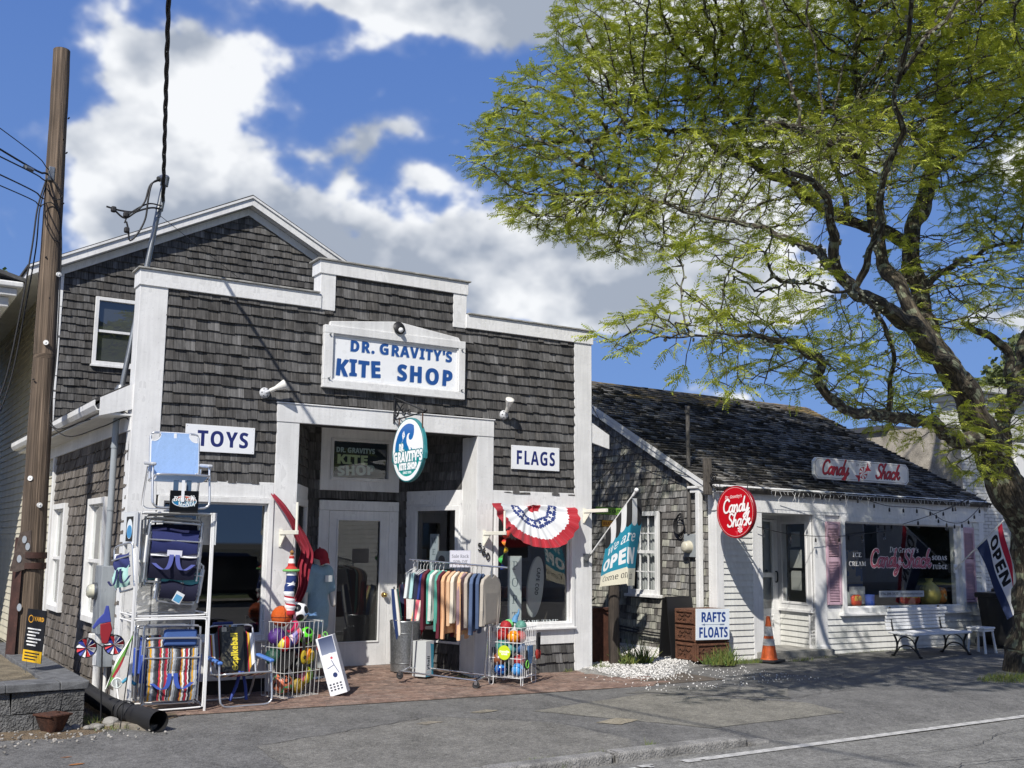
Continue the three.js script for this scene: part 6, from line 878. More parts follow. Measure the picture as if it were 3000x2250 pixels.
  ball('dark blue ball at the back of the tall basket', 4.56, 0.52, 0.27, 0.10, plainB(0.02, 0.04, 0.14)); ball('red ball at the back of the tall basket', 4.66, 0.52, 0.24, 0.09, plainB(0.35, 0.02, 0.02));
  const sk = thing('skip_toy', 'yellow oval toy on a black strap hanging on the tall basket', 'toy', [4.605, 0.44, 0.56], 0.35); part(sk, 'disc', lathe([[0, 0.018], [0.03, 0.016], [0.045, 0.006], [0.045, -0.006], [0, -0.018]], 24).rotateX(Math.PI / 2).scale(0.9, 1.7, 1), plainB(0.75, 0.55, 0.02)); part(sk, 'hub', new THREE.TorusGeometry(0.014, 0.006, 6, 16).translate(0, 0, 0.018), mat.black); part(sk, 'strap', b6(-0.02, 0.02, 0.07, 0.22, -0.012, 0), M(lin(0.03, 0.03, 0.03)));
  const fl = thing('swim_fin', 'pale blue folded swim fin lying across the basket rim', 'swim fin', [4.68, 0.86, 0.42], 0.3); part(fl, 'blade', sheet((u, v) => [(u - 0.5) * lerp(0.06, 0.12, v), 0.05 * Math.sin(v * 2.4), (v - 0.4) * 0.2], 4, 10), plainB(0.22, 0.42, 0.75)); part(fl, 'ribs', [rod([-0.05, 0.06, 0.1], [-0.03, 0.0, -0.08], 0.008), rod([0.05, 0.06, 0.1], [0.03, 0.0, -0.08], 0.008)], plainB(0.18, 0.36, 0.68)).userData.kind = 'stuff';
  const to = thing('toy_kite_fish', 'small red and black plastic toy hung on the basket side', 'toy', [4.80, 0.56, 0.50], 0.5); part(to, 'body', tuv(slab([[0, 0.12], [0.04, 0.02], [0.02, -0.1], [-0.03, -0.05], [-0.02, 0.05]], null, 0.02, 0.006)), plainB(0.5, 0.04, 0.03));
}
// scooter carton leaning against the basket
{
  const s = thing('scooter_carton', 'white scooter carton tilted against the wire basket', 'box', [5.02, 0.028, 0.66], -0.62); s.rotation.order = 'YXZ'; s.rotation.z = 0.30;
  const t = canvasTex(256, 800, (x, W2, H2) => { x.fillStyle = '#e7e9ec'; x.fillRect(0, 0, W2, H2); const g = x.createLinearGradient(0, 0, 0, 260); g.addColorStop(0, '#3c4664'); g.addColorStop(1, '#8e97ac'); x.fillStyle = g; x.fillRect(30, 6, W2 - 36, 230); x.fillStyle = '#e7e9ec'; x.beginPath(); x.ellipse(150, 420, 120, 190, 0, 0, 7); x.fill(); x.strokeStyle = '#2c3a66'; x.lineWidth = 9; x.beginPath(); x.moveTo(60, 430); x.lineTo(170, 400); x.lineTo(150, 330); x.moveTo(170, 400); x.lineTo(215, 520); x.stroke(); x.fillStyle = '#2c3a66'; x.beginPath(); x.arc(150, 535, 34, 0, 7); x.fill(); x.fillStyle = '#3a3f49'; for (let k = 0; k < 12; k++) x.fillRect(28 + (k % 4) * 52, 640 + Math.floor(k / 4) * 38, 30, 22); x.fillStyle = '#c7525c'; x.beginPath(); x.arc(160, 300, 18, 0, 7); x.fill(); });
  const t2 = canvasTex(200, 800, (x, W2, H2) => { x.fillStyle = '#eef0f2'; x.fillRect(0, 0, W2, H2); x.save(); x.translate(130, 780); x.rotate(-Math.PI / 2); fit(x, 'GLOBBER', 10, 270, 0, 62, '#4a4e57', 4); x.restore(); fat(x, '3+', 60, 110, 70, '#53565e', 2, { rot: 0.4 }); x.fillStyle = '#222'; x.fillRect(90, 410, 26, 14); x.fillRect(96, 530, 26, 14); x.strokeStyle = '#999'; x.lineWidth = 4; x.beginPath(); x.arc(90, 190, 22, 0, 7); x.stroke(); });
  part(s, 'carton', rb(-0.1, 0.1, 0, 0.66, -0.075, 0.075, 0.004), M(lin(0.72, 0.73, 0.75), { roughness: 0.5 })); part(s, 'picture_side', faceCard(0.196, 0.655, 0.0775).translate(0, 0.33, 0), print(t, { roughness: 0.35 })); part(s, 'name_side', faceCard(0.146, 0.655).rotateY(-Math.PI / 2).translate(-0.1025, 0.33, 0), print(t2, { roughness: 0.35 }));
  part(s, 'carry_loop', tube([[0, 0.66, 0], [-0.02, 0.69, 0], [0.01, 0.71, 0.01], [0.03, 0.685, 0], [0.02, 0.66, 0]], 0.005, 20, 6), M(lin(0.2, 0.6, 0.1)));
}
// ---------- utility pole and wires ----------
{
  const p = thing('utility_pole', 'tall weathered wooden utility pole with brown steel guard at its foot', 'utility pole', [2.0, 0, -1.5]);
  const wood = M(lin(0.29, 0.215, 0.155), { map: rep(T.grain, 2, 0.35), roughness: 0.95, bumpMap: rep(T.grainB, 3, 0.5), bumpScale: 0.02 });
  part(p, 'shaft', limbGeo([[0.02, 0.3, 0], [0.0, 2.0, 0], [-0.03, 4.2, 0], [-0.06, 6.2, 0], [-0.09, 7.80, 0]], [0.152, 0.138, 0.124, 0.112, 0.10], 120, 28, 0.10, 5), wood);
  part(p, 'top_cut', cyl(0.098, 0.094, 0.012, -0.09, 7.795, 0, 24), wood);
  const rust = M(lin(0.085, 0.035, 0.025), { map: rep(T.speck, 2), roughness: 0.75 });
  part(p, 'steel_guard', tuv(new THREE.CylinderGeometry(0.175, 0.19, 1.45, 16, 1, true, Math.PI * 0.75, Math.PI * 1.05).translate(-0.01, 1.02, 0)), rust);
  part(p, 'guard_flare', tuv(slab([[-0.2, 1.35], [-0.27, 1.36], [-0.19, 1.80], [-0.07, 1.83], [-0.05, 1.40]], null, 0.01).translate(0.03, 0, 0.135)), M(lin(0.16, 0.12, 0.10), { map: rep(T.speck, 5), roughness: 0.7 }));
  for (const [a, b] of [[-0.11, 1.72], [-0.07, 1.64], [-0.15, 1.5], [-0.11, 0.95]]) part(p, 'paint_chip', new THREE.CircleGeometry(0.035, 14).scale(0.7, 1.25, 1).translate(a, b, 0.152), M(lin(0.42, 0.46, 0.50)));
  for (const y of [1.54, 1.42]) { part(p, 'band', tuv(new THREE.CylinderGeometry(0.17, 0.172, 0.07, 28, 1, true).translate(0, y, 0)), rust); for (let k = 0; k < 6; k++) part(p, 'band_bolt', new THREE.SphereGeometry(0.009, 6, 5).translate(-0.14 + k * 0.055, y - 0.035, 0.155 - Math.abs(k - 2.5) * 0.012), rust); }
  for (const [a, y] of [[0.9, 2.43], [1.75, 2.12], [1.3, 4.05], [1.9, 4.9]]) part(p, 'insulator_knob', [cyl(0.03, 0.03, 0.02).rotateX(Math.PI / 2), new THREE.SphereGeometry(0.012, 8, 6).translate(0, 0, 0.018)].map((g) => g.clone().rotateY(a - 1.57).translate(Math.cos(a) * -0.135, y, Math.sin(a) * 0.135)), mat.vinyl).userData.kind = 'stuff';
  for (const [x, y] of [[0.09, 6.9], [0.095, 6.45], [0.1, 5.8], [0.05, 6.62], [-0.05, 5.1], [0.02, 4.6], [-0.08, 3.6], [0.03, 2.9]]) part(p, 'bolt', rod([x - 0.06, y, 0.08], [x - 0.055, y, 0.125], 0.009, 6), mat.iron);
  part(p, 'cable_clamp', [rb(-0.15, -0.08, 6.06, 6.24, 0.04, 0.12, 0.01)], mat.galv);
  // loose cable loops stapled to the pole
  part(p, 'cable_loop', tube([[-0.17, 6.15, 0.1], [-0.05, 6.0, 0.15], [0.02, 5.88, 0.14], [-0.06, 5.82, 0.15], [-0.16, 5.95, 0.12]], 0.008, 40, 5), mat.cable);
  part(p, 'cable_loop', tube([[-0.22, 5.72, 0.1], [-0.1, 5.78, 0.14], [0.0, 5.65, 0.13], [0.05, 5.35, 0.12], [0.07, 4.9, 0.11], [0.09, 3.9, 0.12], [0.06, 3.2, 0.13]], 0.008, 60, 5), mat.cable);
  part(p, 'cable_loop', tube([[-0.16, 5.75, 0.1], [-0.14, 5.5, 0.13], [-0.04, 5.33, 0.14], [0.03, 5.30, 0.13]], 0.006, 30, 5), mat.cable);
  part(p, 'down_lead', [tube([[-0.16, 6.1, 0.05], [-0.24, 5.7, 0.1], [-0.27, 5.2, 0.12], [-0.33, 4.5, 0.12], [-0.42, 3.7, 0.12], [-0.52, 3.2, 0.1]], 0.011, 50, 6), tube([[-0.14, 6.1, 0.03], [-0.21, 5.7, 0.05], [-0.22, 5.2, 0.07], [-0.28, 4.5, 0.07], [-0.36, 3.7, 0.05], [-0.46, 3.2, 0.05]], 0.009, 50, 6)], mat.cable).userData.kind = 'stuff';
}
{
  const wire = (pts, r, label) => solo('overhead_wire', tube(pts, r, 60, 6), mat.cable, label, 'wire');
  wire([[1.86, 6.14, -1.42], [1.3, 6.03, -0.6], [-2.2, 5.9, 4.0]], 0.013, 'thick upper cable running left from the utility pole clamp');
  wire([[1.86, 6.20, -1.42], [1.25, 6.20, -0.4], [-2.4, 6.35, 4.2]], 0.006, 'thin steel strand above the upper cable left of the pole');
  wire([[1.84, 6.05, -1.42], [1.2, 5.88, -0.3], [-2.6, 5.4, 4.4]], 0.009, 'second cable with a grey splice running left from the pole');
  wire([[1.82, 5.82, -1.40], [1.2, 5.68, -0.3], [-2.6, 5.2, 4.4]], 0.009, 'third cable running left from the pole, alone below the pair');
  wire([[1.80, 5.72, -1.40], [1.2, 5.56, -0.3], [-2.6, 5.0, 4.4]], 0.007, 'lowest thin cable running left from the pole');
  const sp = solo('splice', rod([1.52, 6.0, -0.86], [1.62, 6.03, -1.02], 0.025, 10), mat.galv, 'grey cable splice on the second cable beside the pole', 'splice');
  // service drop: three twisted conductors from the mast head up over the street
  const d = thing('service_drop', 'black twisted service cable rising from the roof mast over the street', 'wire');
  const A = V(2.985, 5.72, -0.37), B = V(1.72, 7.35, 4.6), C2 = V(-0.4, 9.9, 13.0);
  for (let k = 0; k < 3; k++) part(d, 'strand', tube(Array.from({ length: 121 }, (_, i) => { const t = i / 120, p = t < 0.4 ? A.clone().lerp(B, t / 0.4) : B.clone().lerp(C2, (t - 0.4) / 0.6); p.y -= Math.sin(t * Math.PI) * 0.5; const a = t * 90 + k * 2.09; p.x += Math.cos(a) * 0.014; p.y += Math.sin(a) * 0.014; return [p.x, p.y, p.z]; }), 0.011, 360, 5), mat.cable);
  part(d, 'dead_end', [rod([2.97, 5.60, -0.38], [2.985, 5.72, -0.37], 0.025, 8), rod([2.96, 5.52, -0.39], [2.97, 5.60, -0.38], 0.012, 8)], mat.galv);
  const loop = (pts, r = 0.011) => part(d, 'drip_loop', tube(pts, r, 50, 6), mat.cable);
  loop([[2.94, 5.99, -0.36], [2.84, 5.9, -0.33], [2.80, 5.7, -0.3], [2.78, 5.45, -0.3], [2.70, 5.25, -0.3], [2.62, 5.16, -0.3], [2.60, 5.28, -0.3], [2.57, 5.38, -0.3]]); loop([[2.94, 5.98, -0.37], [2.82, 5.88, -0.33], [2.76, 5.65, -0.3], [2.66, 5.52, -0.3], [2.5, 5.5, -0.3], [2.34, 5.52, -0.3]]); loop([[2.97, 5.62, -0.36], [2.84, 5.6, -0.32], [2.68, 5.52, -0.3], [2.55, 5.42, -0.3], [2.42, 5.5, -0.3]]); loop([[2.97, 5.66, -0.36], [2.8, 5.64, -0.32], [2.6, 5.48, -0.3], [2.55, 5.36, -0.3]], 0.009);
  for (const [x, y] of [[2.56, 5.46], [2.58, 5.28], [2.42, 5.50]]) part(d, 'connector', tuv(xf(new RoundedBoxGeometry(0.06, 0.07, 0.06, 2, 0.02), [x, y, -0.3])), mat.rubber);
  solo('guy_wire', rod([2.98, 5.55, -0.42], [5.72, 6.25, -5.75], 0.004, 5), mat.iron, 'thin guy wire from the roof mast to the gable shingles', 'wire');
}
// ---------- left yard: block wall, soil, small things ----------
{
  const bm = [0.20, 0.235, 0.17].map((k) => M(lin(k, k, k * 0.98), { map: rep(T.speck, 2.5), roughness: 0.96, bumpMap: rep(T.speckB, 3), bumpScale: 0.03 }));
  const w = thing('block_wall', 'low grey retaining wall of rough faced concrete blocks with smooth caps', 'wall');
  const block = (x0, x1, y0, y1, z0, z1, rough, n = 'block', m) => { const g = new RoundedBoxGeometry(x1 - x0 - 0.006, y1 - y0 - 0.006, z1 - z0 - 0.006, 5, 0.008), p = g.attributes.position; g.translate((x0 + x1) / 2, (y0 + y1) / 2, (z0 + z1) / 2); for (let i = 0; i < p.count; i++) { const q = fbm3(p.getX(i) * 14, p.getY(i) * 14, p.getZ(i) * 14, 3) - 0.45; if (p.getZ(i) > z1 - 0.02) p.setZ(i, p.getZ(i) + q * rough); if (p.getX(i) > x1 - 0.02) p.setX(i, p.getX(i) + q * rough); } g.computeVertexNormals(); part(w, n, tuv(g), m ?? pick(bm)); };
  let k = 0; for (const [y0, y1] of [[-0.04, 0.15], [0.15, 0.345]]) { let x = -0.4 - (k++ % 2) * 0.2; while (x < 2.12) { const l = Math.min(0.42, 2.12 - x); if (l > 0.05) block(x, x + l, y0, y1, 1.14, 1.42, 0.10); x += 0.42; } let z = 1.14; while (z > -2.6) { block(1.84, 2.12, y0, y1, z - 0.42, z, 0.05); z -= 0.42; } }
  const cap = M(lin(0.19, 0.195, 0.20), { map: rep(T.speck, 2.2), roughness: 0.9 }); let x = -0.4; while (x < 2.15) { const l = Math.min(0.46, 2.15 - x); block(x, x + l, 0.345, 0.425, 1.10, 1.45, 0.03, 'cap_stone', cap); x += 0.46; } let z = 1.10; while (z > -2.6) { block(1.80, 2.15, 0.345, 0.425, z - 0.46, z, 0.0, 'cap_stone', cap); z -= 0.46; }
  const soil = new THREE.PlaneGeometry(6, 9, 40, 50).rotateX(-Math.PI / 2).translate(-1.15, 0.385, -3.3); { const p = soil.attributes.position; for (let i = 0; i < p.count; i++) p.setY(i, p.getY(i) + (fbm3(p.getX(i) * 3, 1, p.getZ(i) * 3, 4) - 0.45) * 0.06); soil.computeVertexNormals(); }
  ground('raised_soil', tuv(soil), M(lin(0.36, 0.30, 0.20), { map: rep(T.speck, 1.3), roughness: 1, bumpMap: rep(T.speckB, 3), bumpScale: 0.03 }));
  const dirt = new THREE.PlaneGeometry(5.2, 4.8, 90, 80).rotateX(-Math.PI / 2); { const p = dirt.attributes.position; for (let i = 0; i < p.count; i++) { const X = p.getX(i) + 0.45, Z = p.getZ(i) - 0.05, edge = 2.1 + (fbm3(X * 1.5, 0, 7, 4) - 0.45) * 0.9 - smooth(1.8, 2.8, X) * 0.6; p.setXYZ(i, X, 0.012 + (fbm3(X * 5, 3, Z * 5, 4) - 0.45) * 0.05 - smooth(edge - 0.35, edge, Z) * 0.07, Z); } dirt.computeVertexNormals(); }
  ground('bare_soil', tuv(dirt), M(lin(0.33, 0.245, 0.155), { map: rep(T.speck, 1.6), roughness: 1, bumpMap: rep(T.speckB, 4), bumpScale: 0.03 }));
  for (const [x2, z2, w2, h2] of [[1.76, 3.15, 0.16, 0.05], [1.74, 2.82, 0.1, 0.025]]) ground('paint_mark', tuv(new THREE.ShapeGeometry(shapeOf(Array.from({ length: 18 }, (_, k2) => { const a = k2 / 18 * 6.283, r = 0.6 + 0.5 * h3(k2, 3, Math.round(z2 * 10)); return [x2 + Math.cos(a) * w2 / 2 * r, -z2 + Math.sin(a) * h2 / 2 * r]; }))).rotateX(-Math.PI / 2).translate(0, 0.001, 0)), M(lin(0.55, 0.22, 0.06), { map: rep(T.asphalt, 2), roughness: 0.9 }));
  // drain pipe, corrugated
  const pts = [[2.44, 0.14, -0.5], [2.42, 0.13, 0.3], [2.46, 0.11, 1.0], [2.55, 0.10, 1.55], [2.66, 0.095, 2.02]], c = curve(pts), N = 240, pr = []; const g = limbGeo(pts, [1, 1], N, 18, 0, 1); { const p = g.attributes.position; for (let i = 0; i <= N; i++) { const q = c.getPointAt(i / N), r = 0.082 + (i > 195 ? 0.012 : 0.006 * Math.sin(i * 1.6)); for (let j = 0; j <= 18; j++) { const k2 = i * 19 + j, d = V(p.getX(k2) - q.x, p.getY(k2) - q.y, p.getZ(k2) - q.z).normalize().multiplyScalar(r); p.setXYZ(k2, q.x + d.x, q.y + d.y, q.z + d.z); } } g.computeVertexNormals(); }
  const dp = thing('drain_pipe', 'black corrugated drain pipe running out beside the chair rack', 'pipe'); part(dp, 'hose', g, M(lin(0.016, 0.016, 0.017), { roughness: 0.55 })); part(dp, 'coupling', lathe([[0.094, 0], [0.104, 0.004], [0.104, 0.05], [0.094, 0.054]], 24).applyQuaternion(new THREE.Quaternion().setFromUnitVectors(V(0, 1, 0), c.getTangentAt(0.72))).translate(...c.getPointAt(0.72).toArray()), mat.rubber);
  // rusty iron block
  const ri = thing('iron_box', 'rusty square iron cover standing on the dirt before the block wall', 'iron box', [1.82, 0.04, 1.63], 0.5); const rm = M(lin(0.14, 0.055, 0.03), { map: rep(T.speck, 5), roughness: 0.95, bumpMap: rep(T.speckB, 8), bumpScale: 0.01 }); part(ri, 'body', tuv(new THREE.CylinderGeometry(0.15, 0.09, 0.14, 4).rotateY(Math.PI / 4).translate(0, 0.05, 0)), rm); part(ri, 'lid', rb(-0.12, 0.12, 0.118, 0.135, -0.12, 0.12, 0.004), rm); part(ri, 'lid_bolt', new THREE.SphereGeometry(0.016, 8, 6).translate(0.04, 0.137, 0.02), rm);
  // loose stones
  const sg = [0, 1, 2].map((s) => { const q = new THREE.IcosahedronGeometry(1, 2), p = q.attributes.position; for (let i = 0; i < p.count; i++) { const k2 = 0.75 + fbm3(p.getX(i) * 1.6 + s * 5, p.getY(i) * 1.6, p.getZ(i) * 1.6, 3) * 0.6; p.setXYZ(i, p.getX(i) * k2, p.getY(i) * k2 * 0.65, p.getZ(i) * k2); } q.computeVertexNormals(); return tuv(q); });
  const stm = [M(lin(0.42, 0.40, 0.36), { map: rep(T.speck, 6) }), M(lin(0.30, 0.28, 0.25), { map: rep(T.speck, 6) })];
  const stone = (x, z2, r, label, i = 0) => { const o = solo('stone', sg[i % 3], stm[i % 2], label, 'stone', 'loose stones on the dirt'); o.position.set(x, r * 0.5, z2); o.scale.setScalar(r); o.rotation.y = i * 1.3; };
  stone(2.36, 1.5, 0.075, 'smooth grey stone lying beside the black drain pipe'); for (let i = 0; i < 16; i++) stone(rr(1.85, 2.25), rr(1.48, 1.62), rr(0.02, 0.05), 'small pale rubble stone at the foot of the block wall', i + 1);
  const gv = shade(new THREE.InstancedMesh(sg[1], M(0xffffff, { roughness: 1 }), 260)); { const mx = new THREE.Matrix4(), col = new THREE.Color(); for (let i = 0; i < 260; i++) { const X = rr(0.4, 2.7), Z = rr(1.45, 2.3) + (X < 1.4 ? 0.2 : 0); const s = rr(0.005, 0.014); mx.compose(V(X, 0.018, Z), new THREE.Quaternion().setFromEuler(new THREE.Euler(R() * 6, R() * 6, 0)), V(s, s, s)); gv.setMatrixAt(i, mx); const b = rr(0.16, 0.42); gv.setColorAt(i, col.setRGB(b, b * 0.94, b * 0.84)); } } gv.name = 'pebbles'; scene.add(gv); info(gv, 'scattered pale pebbles over the bare dirt by the drain pipe', 'pebbles', null, 'stuff');
  // yard sign
  const ys = thing('yard_sign', 'black and yellow yard sign on a wire stake in the raised bed', 'sign', [1.80, 0.4, 0.35], -1.05); ys.rotation.z = -0.06;
  part(ys, 'stake', [rod([-0.07, -0.05, 0], [-0.07, 0.2, 0], 0.004, 5), rod([0.07, -0.05, 0], [0.07, 0.2, 0], 0.004, 5)], mat.galv); part(ys, 'panel', b6(-0.14, 0.14, 0.1, 0.62, -0.006, 0.0), mat.black);
  part(ys, 'print', faceCard(0.278, 0.516, 0.0025).translate(0, 0.36, 0), print(canvasTex(280, 520, (x, W2, H2) => { x.fillStyle = '#141416'; x.fillRect(0, 0, W2, H2); x.strokeStyle = '#d59b2b'; x.lineWidth = 9; x.beginPath(); x.arc(65, 95, 34, 0, 7); x.stroke(); x.fillStyle = '#d59b2b'; fat(x, 'YARD', 112, 110, 58, '#d59b2b', 2); x.fillStyle = '#e8e8e4'; for (let k = 0; k < 6; k++) x.fillRect(30 + (k % 2) * 14, 185 + k * 32, 200 - (k % 3) * 34, 14); x.fillStyle = '#e0b21e'; x.fillRect(0, 405, W2, 115); x.fillStyle = '#1a1a1a'; for (let k = 0; k < 3; k++) x.fillRect(26, 425 + k * 30, 220 - k * 24, 14); })));
  // bicycle shaped wind spinner: two bladed wheels, frame, plain cloth rider in red white and blue
  const ws = thing('wind_spinner', 'red white and blue bicycle wind spinner on a thin black stake', 'wind spinner', [2.285, 0, 1.4], -0.15);
  part(ws, 'stake', rod([0, 0, 0], [-0.03, 0.72, 0], 0.008, 6), mat.black); part(ws, 'cross_frame', [rod([-0.03, 0.72, 0], [0.075, 0.74, 0], 0.007), rod([-0.03, 0.72, 0], [-0.15, 0.80, 0.0], 0.005), rod([-0.15, 0.80, 0], [-0.17, 0.72, 0], 0.005)], mat.black);
  const bladeM = [M(lin(0.50, 0.02, 0.03)), M(lin(0.03, 0.05, 0.32)), M(lin(0.75, 0.75, 0.75))]; for (const [cx, cy] of [[-0.17, 0.715], [0.075, 0.735]]) { const wh = part(ws, 'wheel', new THREE.TorusGeometry(0.09, 0.006, 6, 30).translate(cx, cy, 0), mat.black); for (let k2 = 0; k2 < 12; k2++) part(wh, 'blade', sheet((u, v) => { const a = (k2 + u * 0.9) / 12 * 6.283, r = v * 0.087; return [cx + Math.cos(a) * r, cy + Math.sin(a) * r, (u - 0.5) * 0.02]; }, 2, 2), bladeM[k2 % 3]); }
  part(ws, 'rider_trousers', tuv(slab([[-0.06, 0.93], [0.03, 0.95], [0.05, 0.88], [0.02, 0.76], [0.0, 0.745], [-0.035, 0.755], [-0.055, 0.84]], null, 0.02, 0.006).translate(0, 0, -0.01)), M(0xffffff, { map: canvasTex(64, 64, (x) => { for (let k2 = 0; k2 < 8; k2++) { x.fillStyle = k2 & 1 ? '#e6e4e2' : '#8c1522'; x.fillRect(k2 * 8, 0, 8, 64); } }) }));
  part(ws, 'rider_jacket', tuv(slab([[-0.06, 0.935], [0.035, 0.95], [0.02, 1.03], [0.005, 1.1], [-0.02, 1.1], [-0.035, 1.03], [-0.09, 0.97], [-0.13, 0.9], [-0.115, 0.885], [-0.06, 0.94]], null, 0.018, 0.005).translate(0, 0, -0.009)), M(lin(0.04, 0.06, 0.30)));
  // small folded flag on a wire
  const st = thing('garden_flag', 'folded green and red garden flag tied to a thin wire stake', 'flag', [2.38, 0, 1.76]); part(st, 'stake', rod([0, 0, 0], [0.075, 0.88, -0.03], 0.005, 5), mat.black); part(st, 'cloth', sheet((u, v) => [0.068 - (1 - v) * 0.21 + (u - 0.5) * 0.05 * Math.sin(v * 3.1), 0.84 - (1 - v) * 0.47, -0.03 + 0.02 * Math.sin(v * 8 + u * 5) + (u - 0.5) * 0.05], 6, 20), M(0xffffff, { map: canvasTex(32, 128, (x) => { x.fillStyle = '#5b8a3c'; x.fillRect(0, 0, 32, 128); x.fillStyle = '#dfe0d8'; x.fillRect(0, 0, 9, 128); x.fillStyle = '#8d1f2b'; x.fillRect(20, 50, 12, 50); }), roughness: 0.9 }));
  solo('brick', tuv(new RoundedBoxGeometry(0.42, 0.06, 0.1, 2, 0.008).rotateY(-0.9).translate(2.53, 0.015, 1.72)), M(lin(0.33, 0.29, 0.23), { map: rep(T.speck, 4) }), 'loose worn paver set at an angle beside the drain pipe', 'paver');
}
// ---------- goods around the entrance ----------
// shop mannequin: a torso form with a shirt and a cap
function blobGeo(bones, lo, hi, cell, k = 0.05) { // smooth union of tapered capsules [a, b, ra, rb]
  const n = Math.ceil(Math.max(hi[0] - lo[0], hi[1] - lo[1], hi[2] - lo[2]) / cell), mc = new MarchingCubes(n, new THREE.MeshBasicMaterial(), false, false, 60000), size = n * cell; mc.isolation = 0;
  const a = V(), ab = V(), p = V();
  for (let z = 0; z < n; z++) for (let y = 0; y < n; y++) for (let x = 0; x < n; x++) { p.set(lo[0] + (x + 0.5) * cell, lo[1] + (y + 0.5) * cell, lo[2] + (z + 0.5) * cell); let d = 9; for (const b of bones) { a.set(...b[0]); ab.set(...b[1]).sub(a); const t = clamp(p.clone().sub(a).dot(ab) / ab.lengthSq()); const e = b[4] ?? [1, 1, 1], q = p.clone().sub(a).addScaledVector(ab, -t); const dd = Math.hypot(q.x / e[0], q.y / e[1], q.z / e[2]) - lerp(b[2], b[3], t), h = clamp(0.5 + 0.5 * (d - dd) / k); d = lerp(d, dd, h) - k * h * (1 - h); } mc.setCell(x, y, z, -d); }
  mc.update(); const c = mc.count, g = new THREE.BufferGeometry(); g.setAttribute('position', new THREE.BufferAttribute(mc.positionArray.slice(0, c * 3), 3)); g.setAttribute('normal', new THREE.BufferAttribute(mc.normalArray.slice(0, c * 3), 3)); g.setAttribute('uv', new THREE.BufferAttribute(new Float32Array(c * 2), 2));
  const P = g.attributes.position, U = g.attributes.uv; for (let i = 0; i < P.count; i++) { P.setXYZ(i, lo[0] + (P.getX(i) + 1) / 2 * size, lo[1] + (P.getY(i) + 1) / 2 * size, lo[2] + (P.getZ(i) + 1) / 2 * size); U.setXY(i, P.getX(i), P.getY(i)); } return g;
}
{
  const m = thing('mannequin', 'shop mannequin in pale blue shirt and red cap beside the door', 'mannequin', [5.25, 0.05, -0.66], 0.25);
  const shirt = blobGeo([[[0, 1.28, 0], [0, 0.85, 0], 0.125, 0.12, [1.25, 1, 0.9]], [[-0.16, 1.30, 0], [-0.215, 1.10, 0.02], 0.065, 0.062], [[0.16, 1.30, 0], [0.2, 1.10, 0.02], 0.065, 0.062], [[-0.13, 1.33, 0], [0.13, 1.33, 0], 0.06, 0.06], [[0, 0.85, 0], [0, 0.66, 0], 0.125, 0.135, [1.25, 1, 0.95]]], [-0.34, 0.5, -0.34], [0.34, 1.5, 0.34], 0.02, 0.06);
  { const p = shirt.attributes.position; for (let i = 0; i < p.count; i++) { const f = fbm3(p.getX(i) * 9, p.getY(i) * 4, p.getZ(i) * 9, 3) - 0.45; p.setXYZ(i, p.getX(i) + f * 0.03, p.getY(i), p.getZ(i) + f * 0.03); } shirt.computeVertexNormals(); }
  part(m, 'shirt', shirt, fabric(0.30, 0.46, 0.56)); part(m, 'body_form', blobGeo([[[0, 1.5, 0.01], [0.01, 1.46, 0.02], 0.085, 0.08, [0.9, 1.1, 1]], [[0, 1.42, 0], [0, 1.32, 0], 0.05, 0.06], [[-0.21, 1.08, 0.02], [-0.225, 0.9, 0.05], 0.042, 0.034], [[0.2, 1.08, 0.02], [0.215, 0.9, 0.05], 0.042, 0.034], [[0.01, 1.47, 0.09], [0.01, 1.455, 0.1], 0.018, 0.016]], [-0.32, 0.8, -0.32], [0.32, 1.7, 0.32], 0.015, 0.03), M(lin(0.6, 0.57, 0.52), { roughness: 0.5 }));
  part(m, 'cap', [new THREE.SphereGeometry(0.102, 24, 12, 0, Math.PI * 2, 0, Math.PI * 0.56).scale(0.95, 1.05, 1.08).rotateX(0.25).translate(0.01, 1.49, 0.005), sheet((u, v) => [0.01 + (u - 0.5) * 0.15, 1.50 - 0.09 * v - 0.03 * Math.pow((u - 0.5) * 2, 2), 0.085 + 0.075 * v * (1 - 0.6 * Math.pow((u - 0.5) * 2, 2))], 10, 5), new THREE.SphereGeometry(0.012, 8, 6).translate(0.0, 1.6, 0.0)], fabric(0.34, 0.02, 0.035));
  part(m, 'shirt_print', sheet((u, v) => [0.0 + u * 0.11, 1.18 + v * 0.08, 0.135 + 0.006 * Math.sin(u * 3)], 6, 4), M(lin(0.62, 0.66, 0.66))); part(m, 'stand', [rod([0, 0.0, 0], [0, 0.75, 0], 0.02, 8), cyl(0.16, 0.15, 0.02)], mat.chrome);
}
